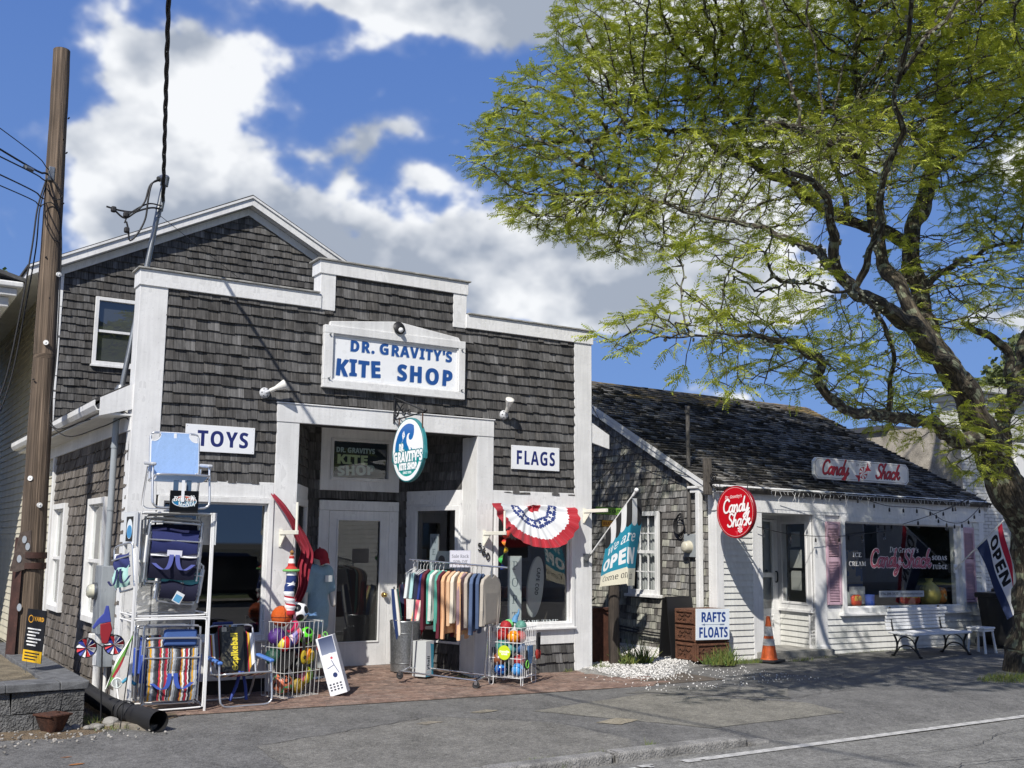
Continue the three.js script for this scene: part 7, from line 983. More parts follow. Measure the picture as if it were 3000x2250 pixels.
// windsocks hanging by the left pilaster
{
  const l = thing('windsock', 'lighthouse shaped red and white windsock hanging beside the entrance', 'windsock', [4.47, 1.40, 0.42]);
  part(l, 'tower', lathe([[0.045, 0.03], [0.026, 0.16], [0.025, 0.17]], 20), M(0xffffff, { map: canvasTex(16, 128, (x) => { for (let k = 0; k < 5; k++) { x.fillStyle = k & 1 ? '#e9e6e2' : '#b02a26'; x.fillRect(0, k * 26, 16, 26); } }), roughness: 0.8 })); part(l, 'lantern', [cyl(0.018, 0.018, 0.03, 0, 0.17, 0, 10), lathe([[0.03, 0.2], [0, 0.235]], 12)], M(lin(0.25, 0.12, 0.03))); part(l, 'island', lathe([[0.0, 0.02], [0.09, 0.012], [0.1, -0.005], [0.09, -0.015], [0, -0.012]], 20), M(lin(0.15, 0.42, 0.12))); part(l, 'roof_skirt', lathe([[0.046, 0.045], [0.075, 0.012]], 16), M(lin(0.5, 0.04, 0.03))); part(l, 'cord', rod([0, 0.23, 0], [0, 0.44, 0.08], 0.002, 4), mat.black);
  const t = canvasTex(128, 512, (x, W2, H2) => { x.fillStyle = '#e9eaec'; x.fillRect(0, 0, W2, H2); x.fillStyle = '#22366e'; x.fillRect(0, 40, W2, 190); x.fillStyle = '#f0f0f0'; star(x, 30, 140, 34); star(x, 96, 140, 34); x.fillStyle = '#a4202e'; for (let k = 0; k < 4; k++) { x.beginPath(); x.ellipse((k % 2) * 70 + 30, 300 + k * 45, 46, 12, -0.4, 0, 7); x.fill(); } x.fillRect(0, 455, W2, 60); });
  const s = thing('windsock', 'white windsock with navy star panel and red swirls below the lighthouse', 'windsock', [4.46, 0.9, 0.43]); part(s, 'sock', sheet((u, v) => { const a = u * 6.283, r = 0.058 + 0.008 * Math.sin(v * 40) * (1 - v); return [Math.cos(a) * r + 0.012 * Math.sin(v * 9), v * 0.48, Math.sin(a) * r]; }, 24, 40), M(0xffffff, { map: t, roughness: 0.9 })); part(s, 'cord', rod([0, 0.48, 0], [0.0, 0.52, 0], 0.002, 4), mat.black);
  // helix spinner at the right bracket
  const h = thing('helix_spinner', 'rainbow helix wind spinner hanging from the right bracket', 'wind spinner', [7.22, 1.40, 0.52]);
  const cols = [[0.02, 0.06, 0.4], [0.03, 0.35, 0.06], [0.05, 0.2, 0.04], [0.65, 0.40, 0.02], [0.65, 0.2, 0.02], [0.55, 0.03, 0.02]]; cols.forEach((c, i) => part(h, 'ribbon', sheet((u, v) => { const t = (i + v) / 6, a = t * 12; return [0.055 * (1 - t * 0.1) * Math.cos(a) * u + 0.09 * t, t * 0.42, 0.055 * Math.sin(a) * u]; }, 3, 14), M(lin(...c), { roughness: 0.6 }))); part(h, 'float', blobGeo([[[0.09, 0.44, 0], [0.11, 0.47, 0], 0.045, 0.04, [1.2, 0.8, 1]]], [0.0, 0.36, -0.1], [0.2, 0.54, 0.1], 0.012), M(lin(0.55, 0.05, 0.03)));
}
// galvanised bin of rolled sailcloth
{
  const b = thing('metal_bin', 'galvanised metal bin holding rolled striped umbrellas by the door', 'bin', [6.47, 0.062, -0.62]); part(b, 'drum', lathe([[0, 0], [0.185, 0], [0.186, 0.02], [0.205, 0.62], [0.212, 0.64], [0.205, 0.66], [0.198, 0.655], [0.18, 0.03], [0, 0.03]], 36), mat.galv); for (const y of [0.12, 0.5]) part(b, 'swage', new THREE.TorusGeometry(0.196 + y * 0.02 - 0.006, 0.005, 6, 36).rotateX(Math.PI / 2).translate(0, y, 0), mat.galv);
  const roll = (label, x, z, tx, tz, len, cols, r = 0.05) => { const o = thing('umbrella', label, 'umbrella', [6.47 + x, 0.42, -0.62 + z]); o.rotation.set(tz, 0, -tx); const t = canvasTex(64, 128, (c) => { cols.forEach((k, i) => { c.fillStyle = k; c.fillRect(i * 64 / cols.length, 0, 64 / cols.length + 1, 128); }); c.fillStyle = 'rgba(0,0,0,.0)'; }); part(o, 'cover', sheet((u, v) => { const a = u * 6.283, rr2 = r * (0.55 + 0.6 * Math.sin(Math.pow(v, 0.8) * 2.6)) * (1 + 0.14 * Math.sin(a * 5)); return [Math.cos(a) * rr2, v * len, Math.sin(a) * rr2]; }, 40, 16), M(0xffffff, { map: t, roughness: 0.9 })); part(o, 'shaft', rod([0, -0.3, 0], [0, len + 0.03, 0], 0.012, 8), mat.chrome); part(o, 'tie', new THREE.TorusGeometry(r * 1.05, 0.006, 6, 20).rotateX(Math.PI / 2).translate(0, len * 0.45, 0), M(lin(0.3, 0.3, 0.3))); };
  roll('teal navy and white rolled umbrella standing in the metal bin', -0.12, 0.08, -0.16, 0.05, 0.72, ['#2e6a62', '#e8e6df', '#1f3566', '#dfe3e4', '#24447c', '#efe9dc']);
  roll('pastel striped rolled umbrella leaning in the metal bin', 0.03, 0.1, 0.22, 0.0, 0.70, ['#4a78b8', '#e9d9cf', '#d86a7a', '#f0e4a4', '#5a86c4', '#e8e6e2'], 0.055);
  roll('red rolled umbrella leaning far over the bin rim', 0.1, 0.06, 0.34, 0.02, 0.66, ['#a3202c', '#b32836', '#2a2a38', '#a3202c', '#8c1a26']);
  roll('black patterned rolled umbrella at the back of the metal bin', 0.1, -0.08, 0.30, -0.06, 0.7, ['#22242e', '#3a3a44', '#1a1a22', '#55424a']);
  roll('dark red and navy rolled umbrella upright in the metal bin', -0.02, -0.04, 0.0, -0.05, 0.76, ['#7d1a26', '#1c2340', '#7d1a26', '#222a4c'], 0.04);
}
// cyan and white game carton
{
  const s = thing('game_carton', 'white and cyan game carton standing before the metal bin', 'box', [6.50, 0.052, -0.17], 0.52);
  const t = canvasTex(200, 480, (x, W2, H2) => { x.fillStyle = '#e9eef0'; x.fillRect(0, 0, W2, H2); x.fillStyle = '#4fb0cc'; x.beginPath(); x.moveTo(110, 30); x.lineTo(200, 50); x.lineTo(200, 480); x.lineTo(0, 480); x.lineTo(0, 430); x.lineTo(200, 460); x.closePath(); x.fill(); x.beginPath(); x.moveTo(118, 40); x.lineTo(200, 50); x.lineTo(200, 470); x.lineTo(150, 470); x.closePath(); x.fill(); x.save(); x.translate(88, 390); x.rotate(-1.5); fit(x, 'yball', 0, 190, 0, 62, '#3d4a52', 4); x.restore(); x.fillStyle = '#cfe4ea'; x.fillRect(20, 400, 130, 30); });
  part(s, 'carton', rb(-0.09, 0.09, 0, 0.44, -0.1, 0.1, 0.003), M(lin(0.5, 0.52, 0.52))); part(s, 'front_print', faceCard(0.178, 0.436, 0.1025).translate(0, 0.22, 0), print(t, { roughness: 0.35 }));
}
// rolling garment rack, running from the jamb out to the street
const rackDir = V(0.6, 0, 0.8), rackA = V(6.27, 0, -0.1), rackY = Math.atan2(-rackDir.z, rackDir.x);
{
  const s = thing('garment_rack', 'chrome rolling garment rack with pastel sweatshirts on sale', 'garment rack', [rackA.x, 0.06, rackA.z], rackY); s.rotation.order = 'YXZ'; s.rotation.z = -0.062; const L = 1.02, c = mat.chrome;
  part(s, 'top_bar', rod([-0.12, 1.45, 0], [L + 0.2, 1.45, 0], 0.012, 10), c); for (const x of [0, L]) { part(s, 'upright', rod([x, 0.1, 0], [x, 1.45, 0], 0.012, 10), c); part(s, 'base_end', tube([[x, 0.12, 0], [x - 0.02, 0.1, 0.1], [x, 0.1, 0.26]], 0.012, 12, 8), c); part(s, 'base_end', tube([[x, 0.12, 0], [x, 0.1, -0.1], [x, 0.1, -0.26]], 0.012, 12, 8), c); for (const z of [-0.26, 0.26]) { const w = part(s, 'caster', [new THREE.TorusGeometry(0.034, 0.014, 8, 20).translate(x, 0.048, z), cyl(0.03, 0.03, 0.014).rotateX(Math.PI / 2).translate(x, 0.048, z - 0.007)], mat.rubber); part(w, 'fork', [b6(x - 0.018, x + 0.018, 0.05, 0.1, z + 0.016, z + 0.019), b6(x - 0.018, x + 0.018, 0.05, 0.1, z - 0.019, z - 0.016)], c); } }
  for (const z of [-0.26, 0.26]) part(s, 'base_rail', rod([0, 0.1, z], [L, 0.1, z], 0.011, 8), c);
  const sg = thing('sale_sign', 'white paper sign reading Sale Rack 50% Off above the garments', 'sign', [6.80, 1.42, 0.22], -0.1);
  part(sg, 'sheet', b6(-0.145, 0.145, 0, 0.215, -0.003, 0), M(lin(0.72, 0.72, 0.78))); part(sg, 'print', faceCard(0.288, 0.212, 0.002).translate(0, 0.107, 0), print(canvasTex(480, 350, (x, W2, H2) => { x.fillStyle = '#e4e4ee'; x.fillRect(0, 0, W2, H2); x.strokeStyle = '#9a9ab0'; x.lineWidth = 4; x.strokeRect(6, 6, W2 - 12, H2 - 12); fat(x, 'Sale Rack', 240, 150, 88, '#5a5a66', 1, { style: '', font: 'serif', align: 'center' }); fat(x, '50% Off', 240, 265, 88, '#5a5a66', 1, { style: '', font: 'serif', align: 'center' }); })));
  // garments
  const topShape = (len, sl) => { const q = new THREE.Shape(); const P = [[0.05, 0], [0.075, 0.012], [0.19, -0.04], [0.225, -0.1], [0.255, -sl * 0.7], [0.245, -sl], [0.195, -sl - 0.005], [0.185, -sl * 0.65], [0.17, -0.2], [0.185, -len + 0.05], [0.175, -len]]; q.moveTo(0, -0.03); P.forEach((p) => q.lineTo(...p)); P.slice().reverse().forEach((p) => q.lineTo(-p[0], p[1])); q.lineTo(0, -0.03); return q; };
  const topGeo = (len, sl, seed) => { const g = tuv(new THREE.ExtrudeGeometry(topShape(len, sl), { depth: 0.018, bevelEnabled: true, bevelThickness: 0.014, bevelSize: 0.012, bevelSegments: 3, curveSegments: 4, steps: 1 })), p = g.attributes.position; for (let i = 0; i < p.count; i++) { const X = p.getX(i), Y = p.getY(i), f = fbm3(X * 7 + seed, Y * 3, seed, 2) - 0.4; p.setZ(i, p.getZ(i) + f * 0.07 * clamp(-Y * 2.5) + 0.05 * X * X * (seed % 2 ? 1 : -1)); p.setX(i, X * (1 - 0.18 * clamp(-Y * 1.6)) + 0.02 * Math.sin(Y * 11 + seed) * clamp(-Y * 2)); } g.computeVertexNormals(); return g; };
  const hook = merge([tube([[0, 0.005, 0.01], [0, 0.06, 0.01], [0.02, 0.085, 0.01], [0.025, 0.105, 0.01], [0, 0.122, 0.01], [-0.022, 0.105, 0.01]], 0.0028, 24, 5), tube([[-0.19, -0.045, 0.01], [0, 0.012, 0.01], [0.19, -0.045, 0.01]], 0.006, 16, 6)]);
  const barY = (t) => 0.06 + 1.45 - 0.062 * t - 0.005, wt = M(lin(0.7, 0.7, 0.7), { roughness: 0.4 }), bl = mat.black;
  const hang = (t, geo, m, label, name = 'sweatshirt', tw = 0, hk = wt) => { const p = rackA.clone().addScaledVector(rackDir, t), o = thing(name, label, name === 'sweatshirt' ? 'sweatshirt' : 'shorts', [p.x, barY(t) - 0.118, p.z], rackY + Math.PI / 2 + tw); part(o, 'garment', geo, m); part(o, 'hanger', hook, hk); return o; };
  const F = (r, g, b) => fabric(r, g, b), L1 = topGeo(0.60, 0.62, 1), L2 = topGeo(0.66, 0.70, 2), L3 = topGeo(0.56, 0.58, 4), L4 = topGeo(0.72, 0.78, 7);
  const list = [
    [0.27, L2, F(0.12, 0.015, 0.03), 'dark maroon sweatshirt between the shorts and the green tops'], [0.33, L1, F(0.10, 0.40, 0.31), 'green sweatshirt beside the maroon one at the inner end of the rack'], [0.385, L3, F(0.74, 0.76, 0.70), 'white sweatshirt with green lining between two green ones'], [0.44, L2, F(0.09, 0.37, 0.29), 'green sweatshirt on the street side of the white one'], [0.49, L4, F(0.11, 0.012, 0.025), 'wine red sweatshirt beside the peach ones'],
    [0.55, L4, F(0.80, 0.47, 0.26), 'peach sweatshirt next to the wine red one'], [0.61, L1, F(0.78, 0.50, 0.30), 'shorter peach sweatshirt second from the wine red one'], [0.665, L3, F(0.80, 0.72, 0.58), 'cream sweatshirt hanging between peach ones'], [0.72, L4, F(0.82, 0.52, 0.30), 'long peach sweatshirt beside the mauve one'], [0.775, L2, F(0.36, 0.24, 0.26), 'mauve sweatshirt behind the taupe one'],
    [0.83, L1, F(0.50, 0.43, 0.36), 'taupe sweatshirt with wide sleeve in the middle of the rack'], [0.895, L2, F(0.10, 0.15, 0.27), 'slate blue sweatshirt next to the taupe one'], [0.955, L1, F(0.07, 0.11, 0.21), 'navy blue sweatshirt second from the outer end of the rack'], [1.08, L3, F(0.52, 0.47, 0.40), 'beige sweatshirt at the outer end of the rack'],
  ];
  for (const [t, g, m, lb] of list) hang(t, g, m, lb, 'sweatshirt', rr(-0.16, 0.16), t > 0.48 ? bl : wt);
  const shG = (seed) => { const q = new THREE.Shape(); [[-0.13, 0], [0.13, 0], [0.19, -0.3], [0.03, -0.32], [0, -0.16], [-0.03, -0.32], [-0.19, -0.3]].forEach((p, i) => q[i ? 'lineTo' : 'moveTo'](...p)); return tuv(new THREE.ExtrudeGeometry(q, { depth: 0.02, bevelEnabled: true, bevelThickness: 0.012, bevelSize: 0.008, bevelSegments: 2 }).translate(0, -0.04, 0)); };
  [[0.02, [0.72, 0.76, 0.76], 'white swim shorts clipped at the inner end of the rack'], [0.07, [0.42, 0.66, 0.66], 'pale aqua swim shorts beside the white ones'], [0.12, [0.02, 0.025, 0.06], 'black swim shorts beside the aqua ones'], [0.165, [0.02, 0.02, 0.05], 'navy swim shorts between the black and the blue ones'], [0.21, [0.02, 0.04, 0.22], 'royal blue swim shorts beside the maroon sweatshirt']].forEach(([t, c, lb], i) => hang(t, shG(i), F(...c), lb, 'swim_shorts', rr(-0.2, 0.2)));
}
// low cage of pool balls
{
  const C = [[7.02, 0.60], [7.23, 1.0], [7.62, 0.74], [7.41, 0.34]];
  const cg = wireBasket('wire_cage', 'white wire cage of pool balls with round green label', C, 0.70, [0.1, 0.33, 0.52, 0.70], 0.058, 0.0033, true, mat.wireWhite);
  const dx = C[1][0] - C[0][0], dz = C[1][1] - C[0][1], an = Math.atan2(-dz, dx), lb = part(cg, 'round_label', cyl(0.088, 0.088, 0.005, 0, 0, 0, 32).rotateX(Math.PI / 2), M(lin(0.50, 0.62, 0.02)));
  lb.position.set(7.105, 0.40, 0.815); lb.rotation.y = an;
  const lt = part(cg, 'label_print', new THREE.CircleGeometry(0.084, 32), print(canvasTex(256, 256, (x) => { x.fillStyle = '#c3d62a'; x.fillRect(0, 0, 256, 256); fat(x, 'Crocodile', 128, 125, 46, '#f4f7e6', 5, { align: 'center' }); fat(x, 'Creek', 128, 168, 46, '#f4f7e6', 5, { align: 'center' }); }), { roughness: 0.4 })); lt.position.set(7.104, 0.40, 0.82); lt.rotation.y = an; lt.translateZ(0.004);
  const G2 = 'pool balls in the low cage', B = (lb2, x, y, z, r, m, rot) => ball(lb2, x, y, z, r, m, bsphere, rot);
  B('red pool ball at the upper wires of the low cage', 7.17, 0.60, 0.66, 0.08, plainB(0.55, 0.015, 0.02)); B('scarlet pool ball on top of the low cage', 7.22, 0.70, 0.66, 0.075, plainB(0.60, 0.02, 0.03)); B('orange swirl pool ball in the low cage', 7.26, 0.58, 0.78, 0.078, M(0xffffff, { map: swirl([0.85, 0.4, 0.05], [0.95, 0.6, 0.1], [0.8, 0.3, 0.05]), roughness: 0.2 })); B('bright red pool ball near the corner wire of the low cage', 7.37, 0.575, 0.76, 0.076, plainB(0.62, 0.03, 0.02));
  B('green dinosaur print pool ball on top of the low cage', 7.30, 0.715, 0.60, 0.07, M(0xffffff, { map: swirl([0.2, 0.6, 0.35], [0.5, 0.8, 0.5], [0.15, 0.5, 0.3]), roughness: 0.25 })); B('sea green pool ball on top of the low cage corner', 7.42, 0.70, 0.70, 0.072, plainB(0.16, 0.45, 0.36)); B('teal pool ball behind the green label', 7.15, 0.47, 0.68, 0.078, plainB(0.05, 0.32, 0.28)); B('aqua pool ball in the middle of the low cage', 7.27, 0.43, 0.70, 0.075, plainB(0.12, 0.42, 0.40)); B('blue pool ball in the middle of the low cage', 7.38, 0.44, 0.74, 0.078, plainB(0.04, 0.14, 0.34));
  B('navy pool ball left of the green label', 7.13, 0.31, 0.66, 0.078, M(0xffffff, { map: swirl([0.08, 0.1, 0.3], [0.5, 0.3, 0.2], [0.06, 0.08, 0.25]), roughness: 0.3 })); B('crimson pool ball low by the corner wire', 7.36, 0.29, 0.76, 0.07, plainB(0.5, 0.03, 0.04)); B('blue marbled pool ball on the cage floor', 7.15, 0.185, 0.66, 0.078, M(0xffffff, { map: swirl([0.05, 0.25, 0.6], [0.2, 0.5, 0.8], [0.03, 0.15, 0.45], [0.6, 0.75, 0.85]), roughness: 0.2 })); B('dark teal pool ball on the cage floor', 7.27, 0.185, 0.58, 0.078, plainB(0.02, 0.16, 0.16)); B('sky blue marbled pool ball by the cage corner', 7.31, 0.185, 0.80, 0.078, M(0xffffff, { map: swirl([0.08, 0.3, 0.65], [0.3, 0.6, 0.85], [0.05, 0.2, 0.5]), roughness: 0.2 })); B('deep blue pool ball at the back of the cage floor', 7.45, 0.185, 0.62, 0.078, plainB(0.03, 0.10, 0.30));
  const fin = thing('toy_fin', 'pale blue toy shark fin sticking out of the low cage', 'toy', [7.36, 0.74, 0.64], 0.3); part(fin, 'horn', limbGeo([[0, 0, 0], [0.02, 0.06, 0], [0.06, 0.11, 0.01], [0.075, 0.17, 0.01]], [0.045, 0.035, 0.018, 0.006], 20, 12, 0, 1), plainB(0.12, 0.36, 0.68));
  const pd = thing('swim_paddle', 'blue swim paddle hanging on the corner of the low cage', 'swim paddle', [7.42, 0.36, 0.90], 0.5); part(pd, 'paddle', tuv(slab([[-0.055, 0.12], [0.055, 0.12], [0.06, 0.0], [0.03, -0.1], [-0.03, -0.1], [-0.06, 0]], null, 0.012, 0.005)), plainB(0.12, 0.26, 0.5));
  const tg = thing('target_toy', 'black disc toy with green rings on the low cage', 'toy', [7.345, 0.26, 0.945], 0.5); part(tg, 'disc', cyl(0.055, 0.055, 0.012, 0, 0, 0, 28).rotateX(Math.PI / 2).scale(1, 1.25, 1), mat.black); part(tg, 'ring', new THREE.TorusGeometry(0.035, 0.006, 6, 28).scale(1, 1.25, 1).translate(0, 0, 0.014), M(lin(0.2, 0.6, 0.1))); part(tg, 'handle', rb(-0.018, 0.018, 0.06, 0.17, 0, 0.012), mat.black);
  for (const [x, z, lb3] of [[7.60, 0.80, 'red tipped black paddle toy at the far corner of the low cage'], [7.67, 0.74, 'red and black paddle toy hanging outermost on the low cage']]) { const o = thing('paddle_toy', lb3, 'toy', [x, 0.36, z], 0.7); part(o, 'head', new THREE.SphereGeometry(0.045, 16, 12).scale(0.75, 1.5, 0.5), plainB(0.5, 0.03, 0.02)); part(o, 'grip', rod([0, 0.05, 0], [0.01, 0.26, 0], 0.016, 8), mat.black); }
}
// ---------- in front of the shack ----------
{ // bench
  const b = thing('bench', 'white slatted bench with black cast iron legs under the candy window', 'bench', [14.52, 0.0, 0.62]), W = M(lin(0.78, 0.79, 0.80), { roughness: 0.4, map: rep(T.paint, 2) }), I = mat.iron, L = 1.52;
  for (let k = 0; k < 6; k++) { const y = 0.43 + k * 0.058, z = -0.02 - 0.012 * k + 0.004 * k * k; const o = part(b, 'back_slat', tuv(new RoundedBoxGeometry(L, 0.05, 0.028, 2, 0.01)), W); o.position.set(L / 2, y, z - 0.02); o.rotation.x = -0.14 + k * 0.03; }
  for (let k = 0; k < 6; k++) { const o = part(b, 'seat_slat', tuv(new RoundedBoxGeometry(L, 0.032, 0.072, 2, 0.012)), W); o.position.set(L / 2, 0.372 - 0.012 * Math.sin(k / 5 * 3.1) - (k === 5 ? 0.012 : 0), 0.03 + k * 0.082); o.rotation.x = k === 5 ? 0.3 : 0.04; }
  for (const x of [0.14, L - 0.14]) { const leg = part(b, 'leg_frame', [tube([[x, 0.0, -0.02], [x, 0.10, 0.04], [x, 0.22, 0.05], [x, 0.35, 0.0], [x, 0.5, -0.035], [x, 0.77, -0.06]], 0.016, 40, 8), tube([[x, 0.0, 0.50], [x, 0.08, 0.44], [x, 0.2, 0.40], [x, 0.345, 0.46]], 0.018, 24, 8), tube([[x, 0.34, 0.0], [x, 0.345, 0.22], [x, 0.335, 0.46]], 0.013, 16, 8)], I); part(leg, 'arch', tube([[x, 0.1, 0.04], [x, 0.26, 0.1], [x, 0.315, 0.22], [x, 0.26, 0.35], [x, 0.13, 0.42]], 0.011, 26, 7), I); part(leg, 'lower_arch', tube([[x, 0.06, 0.03], [x, 0.15, 0.12], [x, 0.18, 0.23], [x, 0.15, 0.34], [x, 0.06, 0.44]], 0.012, 26, 7), I); for (const z of [-0.03, 0.49]) part(leg, 'paw', new THREE.SphereGeometry(0.028, 10, 8).scale(1, 0.6, 1.5).translate(x, 0.014, z), I); }
}
{ // stool
  const s = thing('stool', 'white plastic stool beside the bench', 'stool', [16.40, 0, 1.0], 0.1), W = mat.vinyl; part(s, 'seat', tuv(new RoundedBoxGeometry(0.36, 0.035, 0.33, 3, 0.016).translate(0, 0.41, 0)), W); part(s, 'apron', tuv(frame(0.32, 0.29, 0.015, 0.04).rotateX(-Math.PI / 2).translate(-0.16, 0.36, 0.145)), W); for (const x of [-1, 1]) for (const z of [-1, 1]) part(s, 'leg', rod([x * 0.17, 0, z * 0.155], [x * 0.135, 0.4, z * 0.12], 0.026, 4, 0.02), W);
}
{ // cone
  const c = thing('traffic_cone', 'orange traffic cone with two scuffed white bands by the shack step', 'cone', [12.08, 0.01, 0.38], 0.3), O = M(lin(0.75, 0.13, 0.02), { roughness: 0.6, map: rep(T.speck, 4) }), wt = M(lin(0.72, 0.72, 0.72), { roughness: 0.6, map: T.speck });
  part(c, 'base', tuv(new RoundedBoxGeometry(0.36, 0.035, 0.36, 2, 0.012).translate(0, 0.017, 0)), mat.rubber); part(c, 'body', lathe([[0.135, 0.03], [0.118, 0.06], [0.028, 0.66], [0.02, 0.67], [0.016, 0.655]], 28), O); const r = (y) => lerp(0.118, 0.028, (y - 0.06) / 0.6) + 0.002; part(c, 'upper_band', lathe([[r(0.38), 0.38], [r(0.52), 0.52]], 28), wt); part(c, 'lower_band', lathe([[r(0.24), 0.24], [r(0.34), 0.34]], 28), wt);
}
{ // carved chest with the rafts sign
  const b = thing('carved_chest', 'rust brown carved chest of three tiers at the corner of the shack', 'chest', [10.78, 0.045, -0.26]), m = M(lin(0.20, 0.085, 0.045), { map: rep(T.speck, 2.5), roughness: 0.85, bumpMap: rep(T.speckB, 4), bumpScale: 0.01 });
  [[0, 0.27], [0.275, 0.52], [0.525, 0.75]].forEach(([a, c]) => { const t = part(b, 'tier', rb(0, 0.68, a, c, 0, 0.45, 0.012), m); part(t, 'panel_frame', frame(0.40, c - a - 0.04, 0.025, 0.016).rotateY(-Math.PI / 2).translate(-0.0, a + 0.02, 0.03), m); part(t, 'panel_frame', frame(0.62, c - a - 0.04, 0.025, 0.016).translate(0.03, a + 0.02, 0.45), m); part(t, 'carving', [0, 1, 2, 3, 4, 5, 6].map((k) => new THREE.TorusGeometry(0.024 + (k % 3) * 0.01, 0.009, 6, 14, 4).rotateZ(k * 1.7).rotateY(-Math.PI / 2).translate(-0.006, (a + c) / 2 + (k % 3 - 1) * 0.055, 0.10 + k * 0.042)), m).userData.kind = 'stuff'; part(t, 'scrollwork', [0, 1, 2, 3, 4, 5, 6, 7].map((k) => new THREE.TorusGeometry(0.03, 0.009, 6, 14, 4.4).rotateZ(k * 1.3).translate(0.08 + k * 0.075, (a + c) / 2 + (k % 2 ? 0.02 : -0.02), 0.455)), m).userData.kind = 'stuff'; });
  const s = thing('rafts_sign', 'white sign reading RAFTS FLOATS with arrow leaning on the carved chest', 'sign', [11.10, 0.58, 0.225]); s.rotation.z = -0.02; part(s, 'board', rb(-0.33, 0.33, -0.225, 0.225, -0.012, 0, 0.002), mat.vinyl);
  part(s, 'lettering', faceCard(0.655, 0.445, 0.003), print(canvasTex(660, 450, (x, W2, H2) => { x.fillStyle = '#dfe7ee'; x.fillRect(0, 0, W2, H2); fit(x, 'RAFTS', 90, 590, 190, 140, '#1c3f86', 6); fit(x, 'FLOATS', 45, 630, 415, 145, '#1c3f86', 6); x.fillStyle = '#6f7f9b'; x.fillRect(110, 226, 440, 8); x.beginPath(); x.moveTo(95, 230); x.lineTo(170, 212); x.lineTo(170, 248); x.fill(); x.fillRect(470, 219, 90, 22); grime(x, W2, H2, 60, 0.05); })));
  const a = thing('folding_board', 'black folding display board standing behind the carved chest', 'board', [10.72, 0.045, -0.32], 0.1); part(a, 'panel', xf(b6(0, 0.55, 0, 0.9, 0, 0.02), [0, 0, 0.04], [-0.1, 0, 0]), mat.black); part(a, 'panel', xf(b6(0, 0.55, 0, 0.9, -0.02, 0), [0, 0, -0.2], [0.1, 0, 0]), mat.black); part(a, 'top_bar', rod([0, 0.9, -0.07], [0.55, 0.9, -0.07], 0.014), mat.black);
}
{ // post, rusty planter, hanging boards
  const wood = M(lin(0.10, 0.08, 0.065), { map: rep(T.grain, 3, 1), roughness: 0.95, bumpMap: rep(T.grainB, 3, 1), bumpScale: 0.015 });
  solo('timber_post', limbGeo([[9.6, -0.05, -0.2], [9.59, 0.5, -0.2], [9.6, 1.14, -0.21]], [0.085, 0.08, 0.082], 30, 10, 0.3, 3), wood, 'short dark timber post standing in the gravel below the teal flag', 'post');
  const pl = thing('rusty_planter', 'tall rusty brown metal planter in the gap beside the shop', 'planter', [9.42, 0.02, -0.62]), rm = M(lin(0.11, 0.04, 0.022), { map: rep(T.speck, 3), roughness: 0.9 }); part(pl, 'box', rb(-0.26, 0.3, 0, 0.76, -0.25, 0.2, 0.006), rm); part(pl, 'rim', rb(-0.28, 0.32, 0.76, 0.80, -0.27, 0.22, 0.006), rm); part(pl, 'plant', Array.from({ length: 16 }, (_, k) => sheet((u, v) => { const an = k * 2.4, l = 0.12 + (k % 4) * 0.05; return [Math.cos(an) * v * l * 0.7 + (u - 0.5) * 0.03 * (1 - v), 0.78 + l * v * (1.3 - v * 0.7), Math.sin(an) * v * l * 0.7 + (u - 0.5) * 0.02]; }, 1, 5)), M(lin(0.05, 0.08, 0.03))).userData.kind = 'stuff';
  const hb = (label, x, y, w, h, bg, fg, t, fs) => { const s = thing('hanging_board', label, 'sign', [x, y, -1.0]); s.rotation.z = -0.03; part(s, 'board', rb(-w / 2, w / 2, -h / 2, h / 2, -0.012, 0, 0.003), M(lin(...bg), { map: rep(T.grain, 2) })); part(s, 'lettering', faceCard(w - 0.01, h - 0.01, 0.003), print(canvasTex(720, Math.round(720 * h / w), (c, W2, H2) => { c.fillStyle = t[0]; c.fillRect(0, 0, W2, H2); fit(c, t[1], W2 * 0.05, W2 * 0.95, H2 * 0.76, H2 * 0.52, fg, 3); }))); for (const q of [-0.4, 0.4]) part(s, 'chain', rod([w * q, h / 2, -0.006], [w * q, h / 2 + fs, -0.006], 0.004, 5), mat.iron); return s; };
  hb('green hanging board reading SHOPS OUT BACK beside the corner of the shop', 10.24, 2.24, 0.74, 0.115, [0.16, 0.40, 0.08], '#1e3a1a', ['#6fa23c', 'SHOPS OUT BACK'], 0.8); hb('small yellow hanging board below the green one', 10.12, 2.05, 0.26, 0.10, [0.6, 0.35, 0.03], '#7a3c10', ['#d39a2c', 'BEACH'], 0.13);
  solo('festoon_wire', tube([[9.02, 3.15, -0.6], [9.8, 3.02, -0.95], [10.6, 3.02, -1.05], [11.48, 3.12, -1.15]], 0.006, 40, 5), mat.cable, 'black wire strung between the shop corner and the shack gable', 'wire');
}
